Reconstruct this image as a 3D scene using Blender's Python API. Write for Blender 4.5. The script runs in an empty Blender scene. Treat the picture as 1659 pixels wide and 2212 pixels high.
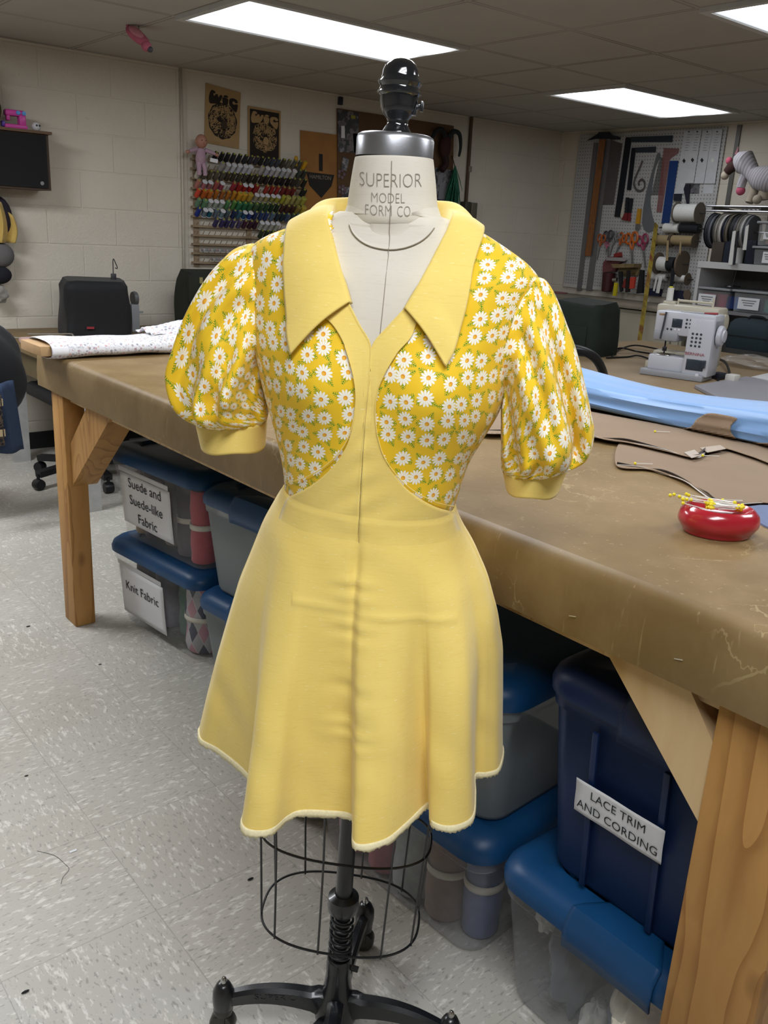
import bpy, bmesh, math, random
import numpy as np
from mathutils import Vector, Matrix
from mathutils.bvhtree import BVHTree
from mathutils.geometry import delaunay_2d_cdt
random.seed(7)
S = bpy.context.scene
COL = S.collection
PI = math.pi

# ------------------------------------------------------------------ camera, world, exposure
CH = 1.35                                   # camera height
RM = np.array([[0.77480953, -0.63010359, 0.05137757],
               [-0.1540523, -0.26699878, -0.95130413],
               [0.61313789, 0.72916467, -0.3039421]])   # rows: right, down, forward
FPX = 1905.0
cam = bpy.data.cameras.new('camera')
cam.sensor_fit = 'HORIZONTAL'; cam.sensor_width = 36.0; cam.lens = FPX / 1659.0 * 36.0
cam.clip_start = 0.02; cam.clip_end = 50
co = bpy.data.objects.new('camera', cam); COL.objects.link(co)
r_, u_, b_ = RM[0], -RM[1], -RM[2]
co.matrix_world = Matrix(((r_[0], u_[0], b_[0], 0), (r_[1], u_[1], b_[1], 0), (r_[2], u_[2], b_[2], CH), (0, 0, 0, 1)))
S.camera = co
S.view_settings.view_transform = 'Standard'; S.view_settings.look = 'None'
S.view_settings.exposure = 0.42; S.view_settings.gamma = 1.0; S.view_settings.use_curve_mapping = False
W = bpy.data.worlds.new('world'); S.world = W; W.use_nodes = True
W.node_tree.nodes['Background'].inputs[0].default_value = (0.5, 0.52, 0.55, 1)
W.node_tree.nodes['Background'].inputs[1].default_value = 0.05
LAMP = 5.0                                  # emission of the troffer diffusers
LAMP_NEAR = 15.0

CZ = 2.203                                  # ceiling height
WY = 5.27                                   # back wall (thread rack)
WX = 6.15                                   # right wall (pegboard)
TZ = 0.92                                   # cutting table top
SZ = 0.75                                   # sewing table top

def ray(p): return RM.T @ np.array([(p[0]-829.5)/FPX, (p[1]-1106.0)/FPX, 1.0])
C0 = np.array([0, 0, CH])
def atz(x, y, z): r = ray((x, y)); return C0 + r*((z-CH)/r[2])
def atx(x, y, X): r = ray((x, y)); return C0 + r*(X/r[0])
def aty(x, y, Y): r = ray((x, y)); return C0 + r*(Y/r[1])
def proj(P):
    c = RM @ (np.array(P)-C0); return (829.5+FPX*c[0]/c[2], 1106.0+FPX*c[1]/c[2])

# ------------------------------------------------------------------ materials
def lin(c):
    if isinstance(c, str): c = tuple(int(c[i:i+2], 16)/255 for i in (0, 2, 4))
    return tuple((v/12.92 if v <= .04045 else ((v+.055)/1.055)**2.4) for v in c) + (1,)
class NT:
    def __init__(s, name):
        s.m = bpy.data.materials.new(name); s.m.use_nodes = True; s.t = s.m.node_tree; s.t.nodes.clear()
        s.out = s.n('ShaderNodeOutputMaterial')
    def n(s, typ, **kw):
        nd = s.t.nodes.new(typ)
        for k, v in kw.items(): setattr(nd, k, v)
        return nd
    def l(s, a, b): s.t.links.new(a, b)
    def set(s, sock, v):
        if hasattr(v, 'is_output'): s.l(v, sock)
        else: sock.default_value = v
    def math(s, op, a, b=0.0, c=0.0, clamp=False):
        nd = s.n('ShaderNodeMath', operation=op, use_clamp=clamp)
        for i, v in enumerate((a, b, c)): s.set(nd.inputs[i], v)
        return nd.outputs[0]
    def vmath(s, op, a, b=(0, 0, 0), sc=None):
        nd = s.n('ShaderNodeVectorMath', operation=op)
        s.set(nd.inputs[0], a); s.set(nd.inputs[1], b)
        if sc is not None: s.set(nd.inputs[3], sc)
        return nd.outputs['Value'] if op in ('LENGTH', 'DOT_PRODUCT', 'DISTANCE') else nd.outputs[0]
    def mix(s, f, a, b):
        nd = s.n('ShaderNodeMix', data_type='RGBA')
        s.set(nd.inputs[0], f); s.set(nd.inputs[6], a); s.set(nd.inputs[7], b)
        return nd.outputs[2]
    def ramp(s, f, stops):
        nd = s.n('ShaderNodeValToRGB'); e = nd.color_ramp.elements
        while len(e) > 1: e.remove(e[-1])
        for i, (p, c) in enumerate(stops):
            el = e[0] if i == 0 else e.new(p)
            el.position = p; el.color = lin(c) if not isinstance(c, float) else (c, c, c, 1)
        s.set(nd.inputs[0], f); return nd.outputs[0]
    def noise(s, vec, scale, detail=3, rough=.5):
        nd = s.n('ShaderNodeTexNoise'); s.set(nd.inputs['Vector'], vec)
        nd.inputs['Scale'].default_value = scale; nd.inputs['Detail'].default_value = detail; nd.inputs['Roughness'].default_value = rough
        return nd.outputs['Fac']
    def obj(s): return s.n('ShaderNodeTexCoord').outputs['Object']
    def geo(s): return s.n('ShaderNodeNewGeometry').outputs['Position']
    def uv(s): return s.n('ShaderNodeUVMap').outputs[0]
    def scale(s, v, k): return s.vmath('MULTIPLY', v, k)
    def sep(s, v):
        nd = s.n('ShaderNodeSeparateXYZ'); s.l(v, nd.inputs[0]); return nd.outputs
    def comb(s, x, y, z=0.0):
        nd = s.n('ShaderNodeCombineXYZ')
        for i, v in enumerate((x, y, z)): s.set(nd.inputs[i], v)
        return nd.outputs[0]
    def bsdf(s, col, rough=.6, metal=0.0, spec=.5, bump=None, bstr=.2, bdist=.002, sheen=0.0, coat=0.0):
        b = s.n('ShaderNodeBsdfPrincipled')
        s.set(b.inputs['Base Color'], lin(col) if isinstance(col, (str,)) else col)
        s.set(b.inputs['Roughness'], rough); b.inputs['Metallic'].default_value = metal
        b.inputs['Specular IOR Level'].default_value = spec
        b.inputs['Sheen Weight'].default_value = sheen; b.inputs['Coat Weight'].default_value = coat
        if bump is not None:
            bn = s.n('ShaderNodeBump'); bn.inputs['Strength'].default_value = bstr; bn.inputs['Distance'].default_value = bdist
            s.l(bump, bn.inputs['Height']); s.l(bn.outputs[0], b.inputs['Normal'])
        s.l(b.outputs[0], s.out.inputs[0]); s.b = b; return b
_mc = {}
def M(name, col, rough=.6, metal=0.0, spec=.4, var=.06, nscale=25, bstr=.12, sheen=0.0, coat=0.0):
    """plain procedural material with slight mottling and grain"""
    if name in _mc: return _mc[name]
    t = NT(name); o = t.obj(); f = t.noise(o, nscale, 4)
    c = lin(col); lo = tuple(max(0, v*(1-var*2)) for v in c[:3])+(1,); hi = tuple(min(1, v*(1+var*2)) for v in c[:3])+(1,)
    t.bsdf(t.mix(f, lo, hi), rough, metal, spec, t.noise(o, nscale*8, 2), bstr, .001, sheen, coat)
    _mc[name] = t.m; return t.m
def col(hexcol, rough=.6, **k): return M('paint '+hexcol+' %.2f' % rough, hexcol, rough, **k)

# ------------------------------------------------------------------ mesh builder
class MB:
    def __init__(s, Mx=None): s.v = []; s.f = []; s.sm = []; s.uv = {}; s.M = Mx
    def add(s, vs, fs, smooth=False, uv=None):
        o = len(s.v)
        for p in vs:
            p = Vector(p); s.v.append(s.M @ p if s.M is not None else p)
        for i, f in enumerate(fs):
            s.f.append(tuple(o+k for k in f)); s.sm.append(smooth)
            if uv is not None: s.uv[len(s.f)-1] = [uv[k] for k in f]
        return s
    def box(s, c, d, rz=0.0, R=None, bev=0.0):
        x, y, z = d[0]/2, d[1]/2, d[2]/2
        R = R if R is not None else Matrix.Rotation(rz, 3, 'Z'); c = Vector(c)
        if bev <= 0:
            vs = [c+R @ Vector((sx*x, sy*y, sz*z)) for sx in (-1, 1) for sy in (-1, 1) for sz in (-1, 1)]
            return s.add(vs, [(0, 1, 3, 2), (4, 6, 7, 5), (0, 4, 5, 1), (2, 3, 7, 6), (0, 2, 6, 4), (1, 5, 7, 3)])
        bm = bmesh.new(); bmesh.ops.create_cube(bm, size=1)
        for v in bm.verts: v.co = Vector((v.co.x*d[0], v.co.y*d[1], v.co.z*d[2]))
        bmesh.ops.bevel(bm, geom=bm.edges[:], offset=min(bev, min(d)*.49), segments=2, affect='EDGES', profile=.5)
        bm.verts.index_update()
        s.add([c+R @ v.co for v in bm.verts], [tuple(v.index for v in f.verts) for f in bm.faces], True); bm.free(); return s
    def prism(s, poly, z0, z1, ax='Z', c=(0, 0, 0)):
        """polygon in a plane, extruded along ax from z0 to z1"""
        c = Vector(c)
        def P(a, b, t): return c+Vector({'Z': (a, b, t), 'X': (t, a, b), 'Y': (a, t, b)}[ax])
        n = len(poly); vs = [P(a, b, z0) for a, b in poly]+[P(a, b, z1) for a, b in poly]
        fs = [tuple(range(n-1, -1, -1)), tuple(range(n, 2*n))]+[(i, (i+1) % n, n+(i+1) % n, n+i) for i in range(n)]
        return s.add(vs, fs)
    def tube(s, pts, rad, n=8, closed=False, cap=True, flat=None):
        pts = [Vector(p) for p in pts]; m = len(pts)
        rr = rad if hasattr(rad, '__len__') else [rad]*m
        vs = []; up = None
        for i, p in enumerate(pts):
            a = pts[(i-1) % m] if (closed or i > 0) else p; b = pts[(i+1) % m] if (closed or i < m-1) else p
            t = (b-a)
            if t.length < 1e-9: t = Vector((0, 0, 1))
            t.normalize()
            if up is None:
                up = Vector((0, 0, 1)) if abs(t.z) < .9 else Vector((1, 0, 0))
            x = up.cross(t)
            if x.length < 1e-6: x = Vector((0, 1, 0)).cross(t)
            x.normalize(); y = t.cross(x); up = y
            for k in range(n):
                w = 2*PI*k/n; vs.append(p+x*math.cos(w)*rr[i]+y*math.sin(w)*rr[i]*(flat or 1))
        fs = []
        for i in range(m if closed else m-1):
            j = (i+1) % m
            for k in range(n): fs.append((i*n+k, i*n+(k+1) % n, j*n+(k+1) % n, j*n+k))
        if cap and not closed: fs += [tuple(range(n-1, -1, -1)), tuple(range((m-1)*n, m*n))]
        return s.add(vs, fs, True)
    def rod(s, a, b, r, n=8): return s.tube([a, b], r, n)
    def bar(s, a, b, w, d, roll=(0, 0, 1)):
        """rectangular bar between two points"""
        a, b = Vector(a), Vector(b); t = (b-a); L = t.length; t.normalize()
        x = Vector(roll).cross(t)
        if x.length < 1e-6: x = Vector((1, 0, 0)).cross(t)
        x.normalize(); y = t.cross(x)
        R = Matrix((x, y, t)).transposed()
        return s.box((a+b)/2, (w, d, L), R=R)
    def lathe(s, prof, n=24, c=(0, 0, 0), R=None, sx=1, sy=1, closed=True):
        c = Vector(c); R = R or Matrix.Identity(3); vs = []; m = len(prof)
        for r, z in prof:
            for k in range(n):
                w = 2*PI*k/n; vs.append(c+R @ Vector((r*sx*math.cos(w), r*sy*math.sin(w), z)))
        fs = [(i*n+k, i*n+(k+1) % n, (i+1)*n+(k+1) % n, (i+1)*n+k) for i in range(m-1) for k in range(n)]
        if closed: fs += [tuple(range(n-1, -1, -1)), tuple(range((m-1)*n, m*n))]
        return s.add(vs, fs, True)
    def ball(s, c, r, sx=1, sy=1, sz=1, n=12, R=None):
        k = max(6, n//2+2)
        prof = [(max(1e-4, math.sin(PI*i/k)), -math.cos(PI*i/k)) for i in range(k+1)]
        Rm = (R or Matrix.Identity(3)) @ Matrix.Diagonal((r*sx, r*sy, r*sz))
        return s.lathe(prof, n, c, Rm)
    def grid(s, pts, wrap=False, smooth=True, uv=None):
        """pts[i][j] rows of points"""
        m, n = len(pts), len(pts[0]); vs = [p for row in pts for p in row]
        fs = [(i*n+j, i*n+(j+1) % n, (i+1)*n+(j+1) % n, (i+1)*n+j) for i in range(m-1) for j in range(n if wrap else n-1)]
        uvf = [u for row in uv for u in row] if uv is not None else None
        return s.add(vs, fs, smooth, uvf)
    def sheet(s, poly, frame, th=.001, bend=None):
        """thin flat polygon; frame maps (a,b,t)->3D"""
        n = len(poly)
        vs = [frame(a, b, 0) for a, b in poly]+[frame(a, b, th) for a, b in poly]
        return s.add(vs, [tuple(range(n-1, -1, -1)), tuple(range(n, 2*n))]+[(i, (i+1) % n, n+(i+1) % n, n+i) for i in range(n)])
_frames = {}
def mesh_obj(name, mb, mat, auto=40, bevel=0.0, solid=0.0, sub=0):
    me = bpy.data.meshes.new(name); me.from_pydata(mb.v, [], mb.f); me.update()
    me.polygons.foreach_set('use_smooth', mb.sm)
    if mb.uv:
        lay = me.uv_layers.new(name='UVMap')
        for fi, us in mb.uv.items():
            p = me.polygons[fi]
            for k, li in enumerate(p.loop_indices): lay.data[li].uv = us[k]
    bm = bmesh.new(); bm.from_mesh(me)
    if not getattr(mb, 'keepn', False): bmesh.ops.recalc_face_normals(bm, faces=bm.faces)
    for e in bm.edges:
        if len(e.link_faces) == 2 and e.calc_face_angle(0) > math.radians(auto): e.smooth = False
    bm.to_mesh(me); bm.free()
    me.materials.append(mat)
    o = bpy.data.objects.new(name, me); COL.objects.link(o)
    if solid:
        md = o.modifiers.new('solid', 'SOLIDIFY'); md.thickness = solid; md.offset = 0
    if bevel:
        md = o.modifiers.new('bevel', 'BEVEL'); md.width = bevel; md.segments = 2; md.limit_method = 'ANGLE'
    if sub:
        md = o.modifiers.new('sub', 'SUBSURF'); md.levels = sub; md.render_levels = sub
    return o
def tag(o, label=None, cat=None, group=None, kind=None):
    if label: o['label'] = label
    if cat: o['category'] = cat
    if group: o['group'] = group
    if kind: o['kind'] = kind
    return o
def thing(name, label, cat, loc=(0, 0, 0), rz=0.0, group=None, mat4=None):
    o = bpy.data.objects.new(name, None); COL.objects.link(o); o.empty_display_size = .05
    m = mat4 if mat4 is not None else Matrix.Translation(Vector(loc)) @ Matrix.Rotation(rz, 4, 'Z')
    o.matrix_world = m; _frames[o.name] = m.copy()
    return tag(o, label, cat, group)
def part(name, mb, mat, parent, label=None, world=False, kind=None, **k):
    """a part in its thing's own coordinates (world=True: mesh given in room coordinates)"""
    if world:
        inv = _frames[parent.name].inverted(); mb.v = [inv @ Vector(v) for v in mb.v]
    o = mesh_obj(name, mb, mat, **k); o.parent = parent; _frames[o.name] = _frames[parent.name]
    if label: o['label'] = label
    if kind: o['kind'] = kind
    return o
def single(name, mb, mat, label, cat, group=None, kind=None, loc=None, **k):
    if loc is not None:
        mb.v = [Vector(v)-Vector(loc) for v in mb.v]
    o = mesh_obj(name, mb, mat, **k)
    if loc is not None: o.location = loc
    return tag(o, label, cat, group, kind)
def struct(name, mb, mat, parent=None, **k):
    o = mesh_obj(name, mb, mat, **k); o['kind'] = 'structure'
    if parent: o.parent = parent
    return o
def dup(o, loc=None, rz=None, label=None, parent=None):
    c = o.copy(); COL.objects.link(c); c.parent = parent
    if parent is None:
        m = o.matrix_world.copy()
        if loc is not None: c.location = loc
        if rz is not None: c.rotation_euler = (0, 0, rz)
    if label: c['label'] = label
    for ch in [x for x in bpy.data.objects if x.parent == o]:
        dup(ch, parent=c)
    return c
FONTS = {}
def text_mesh(txt, size, frame, mat, name, parent, th=.0006, align='CENTER', off=0.0, sx=1.0):
    """lettering as mesh; frame(a,b,t)->3D in the parent's coordinates"""
    cu = bpy.data.curves.new('t', 'FONT'); cu.body = txt; cu.size = size; cu.align_x = align; cu.align_y = 'CENTER'
    cu.resolution_u = 3; cu.offset = off
    to = bpy.data.objects.new('t', cu); COL.objects.link(to)
    dg = bpy.context.evaluated_depsgraph_get(); dg.update()
    me = bpy.data.meshes.new_from_object(to.evaluated_get(dg))
    mb = MB(); mb.add([frame(v.co.x*sx, v.co.y, th) for v in me.vertices], [tuple(p.vertices) for p in me.polygons])
    bpy.data.objects.remove(to); bpy.data.curves.remove(cu); bpy.data.meshes.remove(me)
    return mb
def cr(pts, n, closed=False):
    """Catmull-Rom through points (numpy), n samples"""
    P = np.array(pts, float); m = len(P); out = []
    N = m if closed else m-1
    for k in range(n):
        t = k/(n if closed else n-1)*N; i = min(int(t), N-1); f = t-i
        if closed: a, b, c, d = P[(i-1) % m], P[i % m], P[(i+1) % m], P[(i+2) % m]
        else: a, b, c, d = P[max(i-1, 0)], P[i], P[min(i+1, m-1)], P[min(i+2, m-1)]
        out.append(.5*((2*b)+(c-a)*f+(2*a-5*b+4*c-d)*f*f+(3*b-a-3*c+d)*f**3))
    return np.array(out)
def sstep(a, b, x): t = min(1, max(0, (x-a)/(b-a))); return t*t*(3-2*t)

# ------------------------------------------------------------------ setting
def mat_floor():
    t = NT('vinyl floor tile'); p = t.geo()
    q = t.scale(t.vmath('ADD', p, (-.925+3.048, -2.308+6.096, 0)), (1/.3048, 1/.3048, 1)); s = t.sep(q)
    fx, fy = t.math('FRACT', s[0]), t.math('FRACT', s[1]); ix, iy = t.math('FLOOR', s[0]), t.math('FLOOR', s[1])
    par = t.math('MODULO', t.math('ADD', ix, iy), 2.0)
    line = t.math('MAXIMUM', t.math('LESS_THAN', t.math('MINIMUM', fx, t.math('SUBTRACT', 1.0, fx)), .0035), t.math('LESS_THAN', t.math('MINIMUM', fy, t.math('SUBTRACT', 1.0, fy)), .0035))
    A = t.scale(p, (150, 55, 1)); B = t.scale(p, (55, 150, 1))
    nd = t.n('ShaderNodeMix', data_type='VECTOR'); t.l(par, nd.inputs[0]); t.l(A, nd.inputs[4]); t.l(B, nd.inputs[5])
    v = t.vmath('ADD', nd.outputs[1], t.comb(t.math('MULTIPLY', ix, 7.3), t.math('MULTIPLY', iy, 3.1)))
    n1 = t.noise(v, 1.0, 2, .6); n2 = t.noise(t.vmath('ADD', v, (31, 17, 5)), .7, 2, .6); big = t.noise(p, 2.2, 3)
    base = t.ramp(big, [(.3, 'a9a59d'), (.7, 'b5b1aa')])
    tint = t.ramp(t.noise(p, 1.1, 2), [(.42, 'b8ae9e'), (.5, 'b9b6ae'), (.6, 'b4b5a6')])
    base = t.mix(.3, base, tint)
    c = t.mix(t.math('MULTIPLY', t.ramp(n1, [(.58, 0.0), (.67, 1.0)]), .6), base, lin('7f7d78'))
    c = t.mix(t.math('MULTIPLY', t.ramp(n2, [(.56, 0.0), (.68, 1.0)]), .7), c, lin('dad7cf'))
    c = t.mix(t.math('MULTIPLY', line, .34), c, lin('6b675f'))
    t.bsdf(c, .38, 0, .35, line, -.2, .001); return t.m
def mat_block():
    t = NT('painted concrete block'); p = t.geo(); s = t.sep(p)
    hx = t.math('ADD', s[0], s[1])
    v = t.comb(hx, t.math('ADD', s[2], .04), 0)
    br = t.n('ShaderNodeTexBrick', offset=.5, squash=1); t.l(v, br.inputs['Vector'])
    br.inputs['Scale'].default_value = 1; br.inputs['Brick Width'].default_value = .406; br.inputs['Row Height'].default_value = .203
    br.inputs['Mortar Size'].default_value = .006; br.inputs['Mortar Smooth'].default_value = .6
    br.inputs['Color1'].default_value = (1, 1, 1, 1); br.inputs['Color2'].default_value = (1, 1, 1, 1); br.inputs['Mortar'].default_value = (0, 0, 0, 1)
    n = t.noise(p, 3, 4); pit = t.noise(p, 60, 4, .7); soft = t.noise(p, 5, 2)
    h = t.math('ADD', t.math('MULTIPLY', t.sep(br.outputs[0])[0], t.math('MULTIPLY', soft, 1.1)), t.math('MULTIPLY', pit, .8))
    c = t.mix(n, lin('bfb7a9'), lin('d0c9bc'))
    c = t.mix(t.math('MULTIPLY', t.ramp(t.noise(p, 17, 5, .7), [(.68, 0.0), (.76, 1.0)]), .35), c, lin('8d8577'))
    t.bsdf(c, .6, 0, .3, h, .5, .008); return t.m
def mat_ceil():
    t = NT('ceiling tile'); p = t.geo(); s = t.sep(p)
    fx = t.math('FRACT', t.math('MULTIPLY', t.math('SUBTRACT', s[0], 2.012-6.12), 1/.612)); fy = t.math('FRACT', t.math('MULTIPLY', t.math('SUBTRACT', s[1], 2.785-6.135), 1/.6135))
    d = t.math('MINIMUM', t.math('MINIMUM', fx, t.math('SUBTRACT', 1.0, fx)), t.math('MINIMUM', fy, t.math('SUBTRACT', 1.0, fy)))
    bar = t.math('LESS_THAN', d, .016); gap = t.math('MULTIPLY', t.math('LESS_THAN', d, .024), t.math('GREATER_THAN', d, .012))
    sp = t.noise(p, 220, 3, .7)
    c = t.mix(t.noise(p, 4, 3), lin('a3a09a'), lin('aeaba4')); c = t.mix(t.math('MULTIPLY', t.ramp(sp, [(.6, 0.0), (.68, 1.0)]), .35), c, lin('77736d'))
    c = t.mix(bar, c, lin('a5a29b')); c = t.mix(t.math('MULTIPLY', gap, t.ramp(t.noise(p, .9, 2), [(.35, .25), (.6, .8)])), c, lin('4a4742'))
    t.bsdf(c, .85, 0, .2, sp, .2, .002); return t.m
X0, X1, Y0, Y1 = -2.6, WX, -2.6, WY
struct('floor', MB().box(((X0+X1)/2, (Y0+Y1)/2, -.05), (X1-X0+.4, Y1-Y0+.4, .1)), mat_floor())
struct('ceiling', MB().box(((X0+X1)/2, (Y0+Y1)/2, CZ+.05), (X1-X0+.4, Y1-Y0+.4, .1)), mat_ceil())
MBLK = mat_block()
struct('wall_back', MB().box(((X0+X1)/2, WY+.1, CZ/2), (X1-X0+.4, .2, CZ)), MBLK)
struct('wall_right', MB().box((WX+.1, (Y0+Y1)/2, CZ/2), (.2, Y1-Y0, CZ)), MBLK)
struct('wall_left', MB().box((X0-.1, (Y0+Y1)/2, CZ/2), (.2, Y1-Y0, CZ)), MBLK)
struct('wall_front', MB().box(((X0+X1)/2, Y0-.1, CZ/2), (X1-X0+.4, .2, CZ)), MBLK)
struct('baseboard_back', MB().box(((X0+X1)/2, WY-.006, .05), (X1-X0, .012, .1)), M('black vinyl base', '17181a', .5))
WPAINT = M('conduit paint', 'b9b2a4', .5)
struct('trim_1', MB().rod((2.668, WY-.012, .70), (2.668, WY-.012, CZ), .007).box((2.688, WY-.004, (CZ+.70)/2), (.026, .008, CZ-.70)), WPAINT)

# ceiling troffers
def mat_lamp(e):
    t = NT('lit diffuser'); p = t.uv(); s = t.sep(p)
    st = t.math('ADD', t.math('POWER', t.math('SUBTRACT', 1.0, t.math('MULTIPLY', t.math('ABSOLUTE', t.math('SUBTRACT', s[1], .27)), 3.2), clamp=True), 2.0),
                t.math('POWER', t.math('SUBTRACT', 1.0, t.math('MULTIPLY', t.math('ABSOLUTE', t.math('SUBTRACT', s[1], .73)), 3.2), clamp=True), 2.0))
    em = t.n('ShaderNodeEmission'); em.inputs[0].default_value = (.93, .96, 1.0, 1)
    t.l(t.math('MULTIPLY', t.math('ADD', t.math('MULTIPLY', st, 1.7), .09), e), em.inputs[1]); t.l(em.outputs[0], t.out.inputs[0]); return t.m
LM = mat_lamp(LAMP); LMN = mat_lamp(LAMP_NEAR); FRM = M('white enamel', 'b5b5b3', .4)
def troffer(x, y, label, m, w=1.223, d=.613):
    t = thing('ceiling_light', label, 'ceiling light', (x, y, CZ-.012), 0, 'fluorescent ceiling lights')
    a, b = w/2, d/2; f = .032
    mb = MB()
    mb.box((0, b-f/2, .004), (w, f, .016)).box((0, -b+f/2, .004), (w, f, .016)).box((a-f/2, 0, .004), (f, d-2*f, .016)).box((-a+f/2, 0, .004), (f, d-2*f, .016))
    part('frame', mb, FRM, t)
    q = MB(); n = 2
    q.add([(-a+f, -b+f, .002), (a-f, -b+f, .002), (a-f, b-f, .002), (-a+f, b-f, .002)], [(0, 3, 2, 1)], uv=[(0, 0), (1, 0), (1, 1), (0, 1)]); q.keepn = True
    part('diffuser', q, m, t)
troffer(2.624, 3.705, 'long lit ceiling light above the head of the dress form', LM)
troffer(5.07, 3.705, 'lit ceiling light nearest the pegboard wall', LM)
troffer(3.846, 1.865, 'lit ceiling light cut off at the top right of the photo', LM)
troffer(1.4, 1.865, 'ceiling light above the cutting table', LMN)
troffer(.18, .025, 'ceiling light above the camera', LMN)
troffer(2.624, .025, 'ceiling light over the near end of the cutting table', LMN)
troffer(.18, 3.705, 'ceiling light over the open floor at left', mat_lamp(26.0))
# ------------------------------------------------------------------ cutting table
def mat_cover():
    t = NT('waxed brown table cover'); p = t.geo()
    n1 = t.noise(p, 2.6, 4, .55); n2 = t.noise(t.scale(p, (1, 1, .6)), 9, 5, .65)
    c = t.mix(t.ramp(n1, [(.35, 0.0), (.65, 1.0)]), lin('6b5531'), lin('826b49'))
    c = t.mix(t.math('MULTIPLY', t.ramp(n2, [(.45, 0.0), (.75, 1.0)]), .4), c, lin('95805a'))
    w = t.n('ShaderNodeTexVoronoi', feature='DISTANCE_TO_EDGE'); t.l(t.vmath('ADD', p, t.vmath('SCALE', t.comb(n2, n1, n2), sc=.25)), w.inputs['Vector']); w.inputs['Scale'].default_value = 7
    cr_ = t.math('MULTIPLY', t.math('LESS_THAN', w.outputs['Distance'], .012), t.math('MULTIPLY', t.ramp(t.noise(p, 5, 3), [(.5, 0.0), (.6, 1.0)]), .28))
    sc = t.noise(t.scale(p, (90, 90, 6)), 1, 2, .6)
    c = t.mix(cr_, c, lin('c2b184'))
    c = t.mix(t.math('MULTIPLY', t.ramp(sc, [(.66, 0.0), (.72, 1.0)]), .3), c, lin('b8a67c'))
    t.bsdf(c, .5, 0, .35, t.noise(p, 30, 4), .12, .003); return t.m
def mat_wood(name, a, b, axis=2, k=1.0, knots=True):
    t = NT(name); p = t.obj(); s3 = [34*k]*3; s3[axis] = 1.6*k
    d = t.noise(p, 3.5*k, 2); q = t.vmath('ADD', t.scale(p, s3), t.vmath('SCALE', t.comb(d, d, d), sc=5.0))
    w0 = t.noise(q, 1, 2, .5); s4 = [8*k]*3; s4[axis] = .75*k
    vv = t.n('ShaderNodeTexVoronoi', feature='SMOOTH_F1'); t.l(t.vmath('ADD', t.scale(p, s4), t.vmath('SCALE', t.comb(d, d, d), sc=.35)), vv.inputs['Vector']); vv.inputs['Scale'].default_value = 1
    bands = t.math('FRACT', t.math('MULTIPLY', vv.outputs['Distance'], 10.0)); w = t.math('ADD', t.math('MULTIPLY', t.math('POWER', bands, 2.5), .40), t.math('MULTIPLY', w0, .62)); fine = t.noise(t.scale(q, (5, 5, 2)), 1, 2)
    c = t.mix(t.ramp(w, [(.28, 0.0), (.45, .25), (.70, 1.0)]), lin(a), lin(b)); c = t.mix(t.math('MULTIPLY', fine, .25), c, lin(b))
    if knots:
        s2 = [9*k]*3; s2[axis] = 4.5*k
        v = t.n('ShaderNodeTexVoronoi'); t.l(t.scale(p, s2), v.inputs['Vector']); v.inputs['Scale'].default_value = 1
        kn = t.math('MULTIPLY', t.ramp(v.outputs['Distance'], [(.05, 1.0), (.16, 0.0)]), t.math('GREATER_THAN', t.sep(v.outputs['Color'])[0], .55))
        c = t.mix(t.math('MULTIPLY', kn, .75), c, lin('6b4526'))
    t.bsdf(c, .55, 0, .35, w, .1, .002); return t.m
COVER = mat_cover()
PINE = mat_wood('pine post', 'b78a50', '976a38'); PINE2 = mat_wood('pale pine brace', 'd3b78d', 'bd9a68')
tb = thing('cutting_table', 'large waist-high cutting table covered in scuffed brown oilcloth on pine posts', 'table', (1.6, 1.6, 0))
TX0, TX1, TY0, TY1 = .963, 2.16, .33, 2.945
g = MB()
# cloth covered top: top sheet with a soft rolled edge, apron hanging to .81
def cover_ring(z, off, wob=0.0):
    pts = []
    for (x0, y0, x1, y1, nn) in ((TX0, TY1, TX0, TY0, 70), (TX0, TY0, TX1, TY0, 30), (TX1, TY0, TX1, TY1, 70), (TX1, TY1, TX0, TY1, 30)):
        for k in range(nn):
            f = k/nn; x = x0+(x1-x0)*f; y = y0+(y1-y0)*f
            dx = -1 if x0 == x1 == TX0 else (1 if x0 == x1 else 0); dy = -1 if y0 == y1 == TY0 else (1 if y0 == y1 else 0)
            if dx == 0 and (x in (TX0, TX1)): dx = -1 if x == TX0 else 1
            w = wob*(math.sin(y*7.3+x*5)+.6*math.sin(y*17+1+x*9))
            pts.append((x+dx*(off+w*.6), y+dy*(off+w*.6), z+(w*.5 if z < .85 else 0)))
    return pts
rings = [cover_ring(.806, -.001, .004), cover_ring(.83, .001, .003), cover_ring(.86, .001, .0015), cover_ring(.895, -.001), cover_ring(.909, -.004), cover_ring(.917, -.010), cover_ring(TZ, -.020)]
g.grid([[Vector(p) for p in r] for r in rings], wrap=True)
n = len(rings[0]); top = rings[-1]
g.add(top, [tuple(range(n))])
g.add([(p[0]*.97+.03*1.56, p[1]*.985+.015*1.64, .812) for p in rings[0]], [tuple(range(n-1, -1, -1))])
part('top', g, COVER, tb, world=True, label='scuffed brown oilcloth covered top')
for (x, y) in ((1237, 1329), (1466, 1422)):
    a = atx(x, y, TX0-.003); part('staple', MB().bar((a[0], a[1]-.006, a[2]), (a[0], a[1]+.006, a[2]-.003), .0012, .0012), col('d8d8d0', .3, metal=.8), tb, world=True)
for (x, y, lab) in ((1.02, .4235, .127), (1.010, 2.815, .10), (2.09, .4235, .127), (2.09, 2.815, .10)):
    part('leg', MB().box((x, y, .405), (.07, lab, .81), bev=.004), PINE, tb, world=True)
def brace(y0, y1, x=1.0, mat=PINE2):
    a, b = Vector((x, y0, .80)), Vector((x, y1, .46 if abs(y0-y1) > .3 else .58))
    return MB().bar(a, b, .036, .088, (1, 0, 0))
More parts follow.
